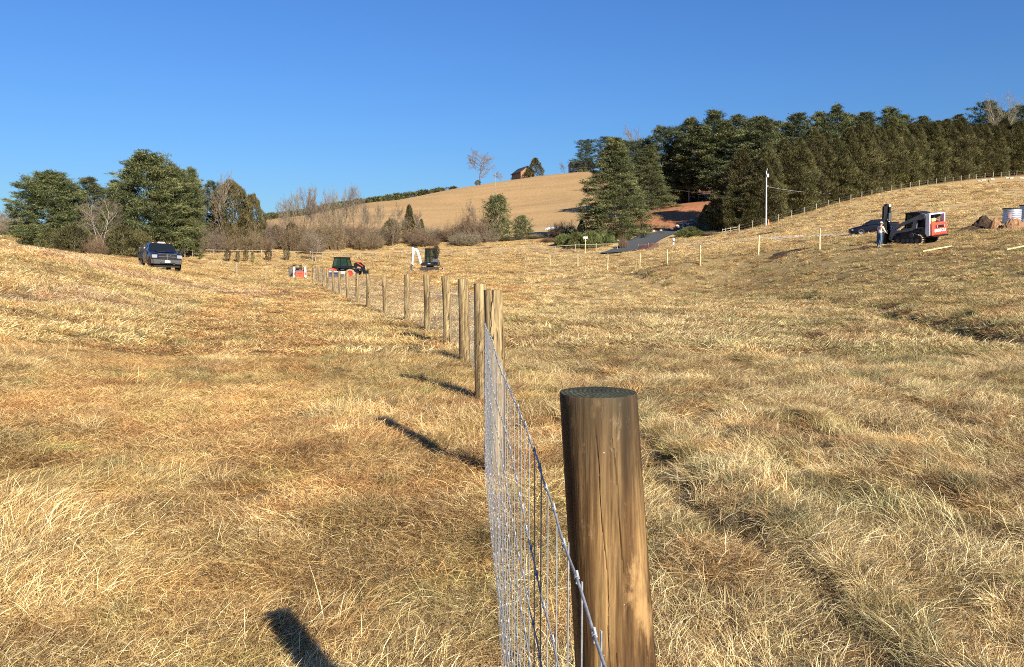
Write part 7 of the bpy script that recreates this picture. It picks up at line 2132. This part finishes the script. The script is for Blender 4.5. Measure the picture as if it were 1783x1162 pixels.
# ---- telehandler facing right
def telehandler():
    x, y, z = on(600, 487, 95, 0.14)
    root = empty('telehandler', (x, y, z), (0, 0, R(-90 - 14)), 'black and red wheeled telehandler with green tinted cab glass', 'telehandler', scale=0.93)
    rimr = RED
    for s in (-1, 1):
        wheel(root, (s * 0.95, 1.30, 0.60), 0.64, 0.42, MUD, rimr, 18, 0.50); wheel(root, (s * 0.95, -1.25, 0.60), 0.64, 0.42, MUD, rimr, 18, 0.50)
        MB().prism([(-2.05, 0.85), (-1.95, 1.18), (-1.35, 1.32), (-0.78, 1.18), (-0.66, 0.95), (-0.74, 0.95), (-0.9, 1.12), (-1.35, 1.22), (-1.85, 1.10), (-1.97, 0.83)], s * 0.72, s * 1.18).build('fender', RED, root)
        MB().prism([(0.66, 0.95), (0.78, 1.18), (1.35, 1.32), (1.95, 1.18), (2.05, 0.90), (1.97, 0.88), (1.85, 1.10), (1.35, 1.22), (0.9, 1.12), (0.74, 0.95)], s * 0.72, s * 1.18).build('fender', BLK, root)
    MB().prism([(-1.95, 0.55), (2.0, 0.55), (2.1, 0.75), (1.9, 0.98), (-1.8, 1.02), (-2.0, 0.90)], -0.62, 0.62).build('chassis', BLK, root, bevel=0.02)
    MB().prism([(-1.95, 0.98), (-0.6, 0.98), (-0.6, 1.30), (-1.4, 1.34), (-1.85, 1.25)], 0.16, 0.70).build('engine_cover', BLK, root, bevel=0.03)
    MB().box((0.98, 0.0, 0.72), (0.5, 1.35, 0.38)).build('side_tank', paint('tank_beige', (0.62, 0.52, 0.38), 0.5), root, bevel=0.03)
    MB().box((0.98, -0.05, 0.42), (0.45, 1.3, 0.07)).build('step', MGR, root)
    cb = MB()
    X0, X1 = -0.88, 0.12
    for xx in (X0, X1):
        cb.bar((xx, 1.10, 0.95), (xx, 0.70, 2.45), 0.09).bar((xx, -1.30, 0.95), (xx, -0.90, 2.45), 0.09).bar((xx, -0.12, 0.95), (xx, -0.10, 2.45), 0.07).bar((xx, 0.72, 2.45), (xx, -0.92, 2.45), 0.09)
        cb.bar((xx, 1.06, 1.12), (xx, -1.28, 1.12), 0.07)
    for yy, zz_ in ((0.70, 2.45), (-0.90, 2.45), (1.08, 1.05), (-1.28, 1.05)): cb.bar((X0, yy, zz_), (X1, yy, zz_), 0.09)
    cab = cb.build('cab', BLK, root)
    MB().prism([(0.84, 2.45), (0.76, 2.54), (-0.86, 2.57), (-1.04, 2.49), (-1.04, 2.44)], X0 - 0.08, X1 + 0.08).build('roof', BLK, cab, bevel=0.02)
    for xx in (X0, X1):
        MB().prism([(1.04, 1.15), (-0.06, 1.15), (-0.06, 2.41), (0.71, 2.41)], xx - 0.006, xx + 0.006).build('side_window', GGL, cab)
        MB().prism([(-0.15, 1.15), (-1.22, 1.15), (-0.90, 2.41), (-0.13, 2.41)], xx - 0.006, xx + 0.006).build('side_window', GGL, cab)
    MB().prism([(-1.26, 0.90), (1.08, 0.90), (1.06, 1.12), (-1.24, 1.12)], X0 - 0.03, X1 + 0.03).build('lower_panel', BLK, cab)
    MB().box((-0.38, -0.45, 1.45), (0.5, 0.5, 0.14)).box((-0.38, -0.68, 1.8), (0.5, 0.14, 0.65)).build('seat', BLK, cab, bevel=0.03)
    cab.location.y = -0.38; cab.scale.z = 1.06
    MB().box((-0.92, 0.95, 1.75), (0.06, 0.08, 0.34)).bar((-0.9, 0.8, 1.5), (-0.92, 0.95, 1.7), 0.03).build('mirror', BLK, root)
    MB().box((0.17, -0.2, 1.14), (0.02, 0.5, 0.12)).build('decal', WHT, root)
    # boom along the right side, dropping to the front; nose frame folded up high
    bmo = MB().bar((0.42, -1.3, 1.42), (0.42, 1.75, 1.48), 0.26, 0.26).build('boom', BLK, root, bevel=0.02)
    MB().prism([(1.55, 1.62), (1.75, 2.02), (2.45, 2.02), (2.95, 1.55), (3.05, 0.60), (2.85, 0.45), (2.72, 0.95), (2.45, 1.42), (2.0, 1.55), (1.75, 1.25)], 0.27, 0.57).build('boom_nose', BLK, bmo, bevel=0.02)
    MB().bar((0.60, 2.05, 1.96), (0.60, 2.80, 1.52), 0.02, 0.09).build('red_stripe', RED, bmo)
    MB().box((0.42, 2.15, 2.06), (0.34, 0.42, 0.10)).build('hose_guard', RED, bmo, bevel=0.02)
    ca = MB().box((0.1, 3.02, 0.72), (1.25, 0.10, 0.62)).bar((-0.35, 3.06, 0.4), (-0.35, 3.06, 1.25), 0.08).bar((0.55, 3.06, 0.4), (0.55, 3.06, 1.25), 0.08)
    ca.build('carriage', BLK, root)
    MB().prism([(3.08, 0.16), (3.16, 0.16), (3.5, 0.10), (3.55, 0.05), (3.08, 0.05)], -0.55, 0.75).prism([(3.08, 0.16), (3.20, 0.22), (3.16, 0.62), (3.08, 0.62)], -0.55, 0.75).build('bucket', DGR, root)
    MB().cyl((0.42, 1.2, 1.15), (0.42, 2.6, 1.25), 0.06, n=10).build('tilt_cylinder', STL, root)
    MB().box((0.42, 1.75, 1.80), (0.16, 0.05, 0.12)).build('work_lamp', LGT, root)
    MB().box((-0.45, -1.92, 1.15), (0.5, 0.10, 0.26)).build('tail_lamp', RED, root)
telehandler()
def blue_bin():
    x, y, z = on(583, 487.5, 92)
    root = empty('blue_container', (x, y, z), (0, 0, R(8)), 'dark blue box with a white rim standing by the telehandler', 'box')
    NVb = paint('navy_plastic', (0.012, 0.02, 0.06), 0.5)
    MB().box((0, 0, 0.48), (1.15, 0.9, 0.92), taper=1.04).build('body', NVb, root, bevel=0.03)
    MB().box((0, 0, 0.97), (1.24, 0.98, 0.09)).build('rim', WHT, root, bevel=0.02)
    for s in (-1, 1): MB().box((s * 0.35, -0.47, 0.45), (0.05, 0.03, 0.7)).build('rib', NVb, root)
blue_bin()

# ---- small skid steer loader, seen from behind
def skid_steer():
    x, y, z = on(518, 490, 94)
    root = empty('skid_steer_loader', (x, y, z), (0, 0, R(27)), 'small white skid steer loader with a red tailgate on the left flat', 'loader', scale=0.92)
    for s in (-1, 1):
        for yy in (-0.55, 0.55): wheel(root, (s * 0.72, yy, 0.36), 0.36, 0.25, RUB if yy > 0 else MUD, WHT, 14)
    MB().prism([(-1.15, 0.30), (0.95, 0.30), (1.0, 0.7), (0.8, 0.9), (-1.15, 0.95)], -0.55, 0.55).build('body', BLK, root, bevel=0.02)
    for s in (-1, 1):
        a = MB().prism([(-1.45, 0.45), (-1.05, 0.45), (-0.95, 1.45), (0.60, 1.15), (1.05, 0.85), (1.30, 0.25), (1.15, 0.2), (0.9, 0.66), (0.45, 0.90), (-0.9, 1.10), (-1.0, 1.80), (-1.40, 1.80)], s * 0.58, s * 0.80).build('lift_arm', WHT, root, bevel=0.015)
        MB().box((s * 0.69, -1.46, 0.95), (0.16, 0.02, 0.34)).build('decal', RED, a)
    t = MB().box((0, -1.38, 0.78), (0.98, 0.16, 0.86)).build('tailgate', RED, root, bevel=0.03)
    MB().box((0, -1.465, 0.72), (0.16, 0.02, 0.06)).box((0, -1.465, 0.98), (0.5, 0.02, 0.06)).build('latch', BLK, t)
    MB().box((0, -1.30, 0.32), (1.1, 0.2, 0.16)).build('bumper', BLK, root)
    MB().box((0, -1.0, 1.30), (0.9, 0.6, 0.16)).box((0.1, -1.05, 1.42), (0.30, 0.3, 0.1)).build('engine_cover', DGR, root, bevel=0.02)
    MB().cyl((0.3, -1.0, 1.35), (0.3, -1.0, 1.62), 0.05, n=10).build('exhaust', BLK, root)
    c = MB()
    for s in (-1, 1):
        c.bar((s * 0.42, 0.6, 0.85), (s * 0.42, 0.45, 1.95), 0.07).bar((s * 0.42, -0.6, 0.95), (s * 0.42, -0.5, 1.95), 0.07).bar((s * 0.42, 0.48, 1.95), (s * 0.42, -0.55, 1.95), 0.07)
    c.box((0, 0, 1.99), (0.92, 1.15, 0.06)).bar((-0.42, -0.5, 1.5), (0.42, -0.5, 1.5), 0.05)
    cab = c.build('cab', BLK, root)
    for s in (-1, 1): MB().box((s * 0.425, 0, 1.45), (0.012, 0.98, 0.85)).build('side_window', GGL, cab)
    MB().box((0, -0.15, 1.1), (0.5, 0.5, 0.14)).box((0, -0.35, 1.4), (0.5, 0.12, 0.55)).build('seat', BLK, cab, bevel=0.02)
    MB().box((0, 1.28, 0.5), (1.3, 0.1, 0.55)).bar((-0.4, 1.3, 0.5), (-0.6, 1.6, 0.6), 0.1).bar((0.3, 1.3, 0.6), (-0.4, 1.6, 0.9), 0.08).build('attachment_frame', DGR, root)
    MB().box((-0.62, 1.65, 1.0), (0.22, 0.2, 1.55)).cyl((-0.35, 1.6, 0.2), (-0.35, 1.6, 1.25), 0.12, n=12).cyl((-0.35, 1.6, 0.05), (-0.35, 1.6, 0.2), 0.06, n=8).build('auger_drive', DGR, root, bevel=0.02)
    MB().box((-0.1, 1.55, 1.05), (0.3, 0.2, 0.25)).build('motor', WHT, root, bevel=0.02)
skid_steer()

# ------------------------------------------------------------------ the worker
SKIN = paint('skin', (0.50, 0.29, 0.20), 0.55, dirt=0.0)
def limb_mesh(name, pts, edges, radii, mat, parent, sub=2, root_i=0, loc=(0, 0, 0)):
    me = bpy.data.meshes.new(name); me.from_pydata(pts, edges, [])
    o = bpy.data.objects.new(name, me); COL.objects.link(o); o.parent = parent; o.location = loc
    me.materials.append(mat)
    sk = o.modifiers.new('skin', 'SKIN'); sk.use_smooth_shade = True
    if not me.skin_vertices: me.skin_vertices.new()
    for i, r_ in enumerate(radii):
        me.skin_vertices[0].data[i].radius = r_ if isinstance(r_, tuple) else (r_, r_)
        me.skin_vertices[0].data[i].use_root = (i == root_i)
    ss = o.modifiers.new('smooth', 'SUBSURF'); ss.levels = sub; ss.render_levels = sub
    return o
def person():
    x, y, z = on(1531, 432.5, 55.6)
    root = empty('person', (x, y, z), (0, 0, R(-68)), 'person in blue jeans and a pale vest working at the post driver', 'person')
    # skeleton, facing local +y, leaning a little forward, left arm reaching to the driver
    P = dict(pel=(0, 0, 0.95), wa=(0, 0.01, 1.10), ch=(0, 0.05, 1.32), nk=(0, 0.07, 1.48), hb=(0, 0.09, 1.56), hm=(0, 0.10, 1.66), ht=(0, 0.095, 1.76),
             hl=(-0.10, 0, 0.90), kl=(-0.12, 0.05, 0.50), al=(-0.13, -0.02, 0.10), tl=(-0.14, 0.13, 0.04),
             hr=(0.10, 0, 0.90), kr=(0.13, -0.02, 0.50), ar=(0.14, -0.12, 0.10), tr=(0.15, 0.03, 0.04),
             sl=(-0.19, 0.05, 1.42), el=(-0.27, 0.20, 1.20), wl=(-0.17, 0.42, 1.12), pl=(-0.14, 0.49, 1.11),
             sr=(0.19, 0.05, 1.42), er=(0.29, 0.12, 1.16), wr=(0.20, 0.36, 1.04), pr=(0.17, 0.43, 1.02))
    keys = list(P); ix = {k: i for i, k in enumerate(keys)}
    E = [('pel', 'wa'), ('wa', 'ch'), ('ch', 'nk'), ('nk', 'hb'), ('hb', 'hm'), ('hm', 'ht'), ('pel', 'hl'), ('hl', 'kl'), ('kl', 'al'), ('al', 'tl'), ('pel', 'hr'), ('hr', 'kr'), ('kr', 'ar'), ('ar', 'tr'),
         ('ch', 'sl'), ('sl', 'el'), ('el', 'wl'), ('wl', 'pl'), ('ch', 'sr'), ('sr', 'er'), ('er', 'wr'), ('wr', 'pr')]
    rad = dict(pel=(.14, .11), wa=(.13, .10), ch=(.16, .115), nk=.055, hb=.075, hm=(.080, .095), ht=.060, hl=.085, kl=.058, al=.040, tl=.038, hr=.085, kr=.058, ar=.040, tr=.038,
               sl=.062, el=.042, wl=.028, pl=(.040, .018), sr=.062, er=.042, wr=.028, pr=(.040, .018))
    pts = [P[k] for k in keys]; ed = [(ix[a], ix[b]) for a, b in E]; rr = [rad[k] for k in keys]
    # fingers and thumbs
    for side, sg in (('pl', -1), ('pr', 1)):
        bx, by, bz = P[side]
        for f in range(4):
            L = (0.070, 0.080, 0.076, 0.060)[f]
            b0 = (bx + (f - 1.5) * 0.019, by + 0.02, bz); b1 = (b0[0], by + 0.02 + L * 0.55, bz - 0.012); b2 = (b0[0], by + 0.02 + L * 0.85, bz - 0.045)
            i0 = len(pts); pts += [b0, b1, b2]; ed += [(ix[side], i0), (i0, i0 + 1), (i0 + 1, i0 + 2)]; rr += [0.010, 0.009, 0.008]
        b0 = (bx - sg * 0.040, by - 0.01, bz - 0.01); b1 = (bx - sg * 0.062, by + 0.025, bz - 0.02)
        i0 = len(pts); pts += [b0, b1]; ed += [(ix[side], i0), (i0, i0 + 1)]; rr += [0.012, 0.010]
    body = limb_mesh('body', pts, ed, rr, SKIN, root)
    jean = paint('blue_denim', (0.06, 0.11, 0.20), 0.8, dirt=0.15); shirt = paint('dark_shirt', (0.06, 0.05, 0.055), 0.85); vest = paint('pale_vest', (0.74, 0.58, 0.50), 0.7, dirt=0.1); boot = paint('tan_boot', (0.34, 0.24, 0.16), 0.8)
    def sub(name, ks, es, rs, mat):
        ii = {k: i for i, k in enumerate(ks)}
        return limb_mesh(name, [P[k] if isinstance(k, str) else k for k in ks], [(ii[a], ii[b]) for a, b in es], rs, mat, root)
    kl_, kr_ = (-0.13, -0.015, 0.14), (0.14, -0.11, 0.14)
    sub('jeans', ['pel', 'hl', 'kl', kl_, 'hr', 'kr', kr_, 'wa'], [('wa', 'pel'), ('pel', 'hl'), ('hl', 'kl'), ('kl', kl_), ('pel', 'hr'), ('hr', 'kr'), ('kr', kr_)], [(.155, .125), .10, .074, .062, .10, .074, .062, (.145, .115)], jean)
    wl_, wr_ = (-0.19, 0.38, 1.13), (0.215, 0.33, 1.055)
    sub('shirt', ['ch', 'sl', 'el', wl_, 'sr', 'er', wr_, 'wa', 'pel', 'nk'], [('pel', 'wa'), ('wa', 'ch'), ('ch', 'nk'), ('ch', 'sl'), ('sl', 'el'), ('el', wl_), ('ch', 'sr'), ('sr', 'er'), ('er', wr_)], [(.172, .13), .075, .055, .042, .075, .055, .042, (.150, .12), (.155, .128), .066], vest)
    sub('vest', ['ch', 'wa', (0, 0.0, 0.98)], [('ch', 'wa'), ('wa', (0, 0.0, 0.98))], [(.182, .142), (.168, .135), (.168, .135)], vest)
    sub('tool_belt', [(0, 0.0, 1.00), (0, 0.0, 0.93)], [((0, 0.0, 1.00), (0, 0.0, 0.93))], [(.178, .145), (.178, .145)], shirt)
    for s, a, t in ((-1, 'al', 'tl'), (1, 'ar', 'tr')):
        aa = P[a]; tt = P[t]
        limb_mesh('boot', [(aa[0], aa[1], aa[2] + 0.10), (aa[0], aa[1], aa[2] - 0.03), (tt[0], tt[1], tt[2] + 0.01)], [(0, 1), (1, 2)], [.056, .058, .048], boot, root)
    cap = MB().lathe([(0.104, 0.0), (0.106, 0.045), (0.085, 0.09), (0.04, 0.115), (0.005, 0.12)], (0, 0.095, 1.69), 20).add([(-0.09, 0.17, 1.70), (0.09, 0.17, 1.70), (0.06, 0.28, 1.685), (-0.06, 0.28, 1.685), (-0.09, 0.17, 1.712), (0.09, 0.17, 1.712), (0.06, 0.28, 1.697), (-0.06, 0.28, 1.697)],
        [(0, 1, 2, 3), (7, 6, 5, 4), (0, 4, 5, 1), (1, 5, 6, 2), (2, 6, 7, 3), (3, 7, 4, 0)])
    cap.build('cap', paint('pale_cap', (0.66, 0.60, 0.55), 0.8), root, smooth=True)
    hr = MB().lathe([(0.090, -0.06), (0.098, -0.02), (0.1, 0.0)], (0, 0.075, 1.69), 16); hr.build('hair', paint('brown_hair', (0.06, 0.035, 0.02), 0.8), root, smooth=True)
    fc = MB()
    for s in (-1, 1): fc.lathe([(0.002, -0.012), (0.013, 0), (0.002, 0.012)], (s * 0.033, 0.188, 1.655), 10, 'y')
    fc.build('eye', paint('eye_dark', (0.05, 0.04, 0.04), 0.3), root)
    MB().prism([(0.180, 1.66), (0.215, 1.615), (0.180, 1.605)], -0.014, 0.014).build('nose', SKIN, root, smooth=True)
    MB().box((0, 0.182, 1.578), (0.05, 0.012, 0.010)).build('mouth', paint('lips', (0.40, 0.17, 0.14), 0.5), root)
    for s in (-1, 1): MB().lathe([(0.002, -0.008), (0.026, 0), (0.002, 0.008)], (s * 0.088, 0.095, 1.64), 12, 'x').build('ear', SKIN, root, smooth=True)
person()

# ------------------------------------------------------------------ resting goats on the upper field
def goat(u, v, Y, yaw, coat, patch, label, scale=1.0):
    x, y, z = on(u, v, Y)
    root = empty('goat', (x, y, z), (0, 0, yaw), label, 'goat', 'goats lying on the upper field', scale)
    P = [(0, -0.42, 0.22), (0, -0.15, 0.27), (0, 0.18, 0.28), (0, 0.40, 0.33), (0, 0.54, 0.50), (0, 0.62, 0.60), (0, 0.78, 0.54), (0, 0.86, 0.50),
         (0.13, 0.42, 0.10), (0.12, 0.68, 0.05), (0.13, 0.52, 0.04), (-0.13, 0.42, 0.10), (-0.12, 0.66, 0.05), (-0.13, 0.50, 0.04),
         (0.20, -0.36, 0.16), (0.24, -0.06, 0.14), (0.24, -0.26, 0.05), (0.24, -0.05, 0.04), (-0.20, -0.36, 0.16), (-0.24, -0.06, 0.14), (-0.24, -0.26, 0.05), (-0.24, -0.05, 0.04), (0, -0.56, 0.30), (0, -0.62, 0.36)]
    E = [(0, 1), (1, 2), (2, 3), (3, 4), (4, 5), (5, 6), (6, 7), (3, 8), (8, 9), (9, 10), (3, 11), (11, 12), (12, 13), (0, 14), (14, 15), (15, 16), (16, 17), (0, 18), (18, 19), (19, 20), (20, 21), (0, 22), (22, 23)]
    rad = [.19, (.23, .22), (.24, .23), .19, .10, .085, .055, .035, .06, .035, .028, .06, .035, .028, .12, .07, .04, .03, .12, .07, .04, .03, .04, .025]
    limb_mesh('body', P, E, rad, coat, root, 2, 1)
    for s in (-1, 1):
        MB().add([(s * 0.06, 0.58, 0.66), (s * 0.20, 0.56, 0.60), (s * 0.19, 0.60, 0.57), (s * 0.07, 0.62, 0.64), (s * 0.06, 0.56, 0.65), (s * 0.20, 0.545, 0.59), (s * 0.19, 0.585, 0.56), (s * 0.07, 0.60, 0.63)], [(0, 1, 2, 3), (7, 6, 5, 4), (0, 4, 5, 1), (1, 5, 6, 2), (2, 6, 7, 3), (3, 7, 4, 0)]).build('ear', patch, root)
        MB().tube([(s * 0.03, 0.58, 0.68), (s * 0.05, 0.53, 0.77), (s * 0.07, 0.46, 0.80)], [0.018, 0.012, 0.005], 6).build('horn', paint('horn', (0.30, 0.25, 0.2), 0.6), root)
    if patch is not coat:
        # coloured fore and hind quarters hug the body
        limb_mesh('coat_patch', [(0, -0.40, 0.245), (0, -0.20, 0.29)], [(0, 1)], [.20, .225], patch, root)
cw = paint('goat_white', (0.50, 0.44, 0.35), 0.9, dirt=0.1); cb_ = paint('goat_brown', (0.12, 0.07, 0.045), 0.9, dirt=0.1)
goat(1706, 323, 176, R(60), cw, cb_, 'white goat with brown hindquarters, leftmost of the resting goats', 0.88)
goat(1712, 320, 181, R(250), cw, cb_, 'white goat with a brown rump lying just behind the leftmost goat', 0.88)
goat(1721, 324.5, 173, R(150), cb_, cw, 'dark brown goat lying in front of the others', 0.80)
goat(1728, 318.5, 184, R(95), cw, cw, 'white goat lying behind the dark brown goat', 0.80)
goat(1754, 318.8, 186, R(100), cw, cw, 'plain white goat lying near the right, left one of a close pair', 0.84)
goat(1760, 319.5, 184, R(265), cw, cw, 'plain white goat lying near the right, right one of a close pair', 0.76)
goat(1779, 322, 180, R(85), cw, cw, 'pale goat lying at the right edge of the picture', 0.80)
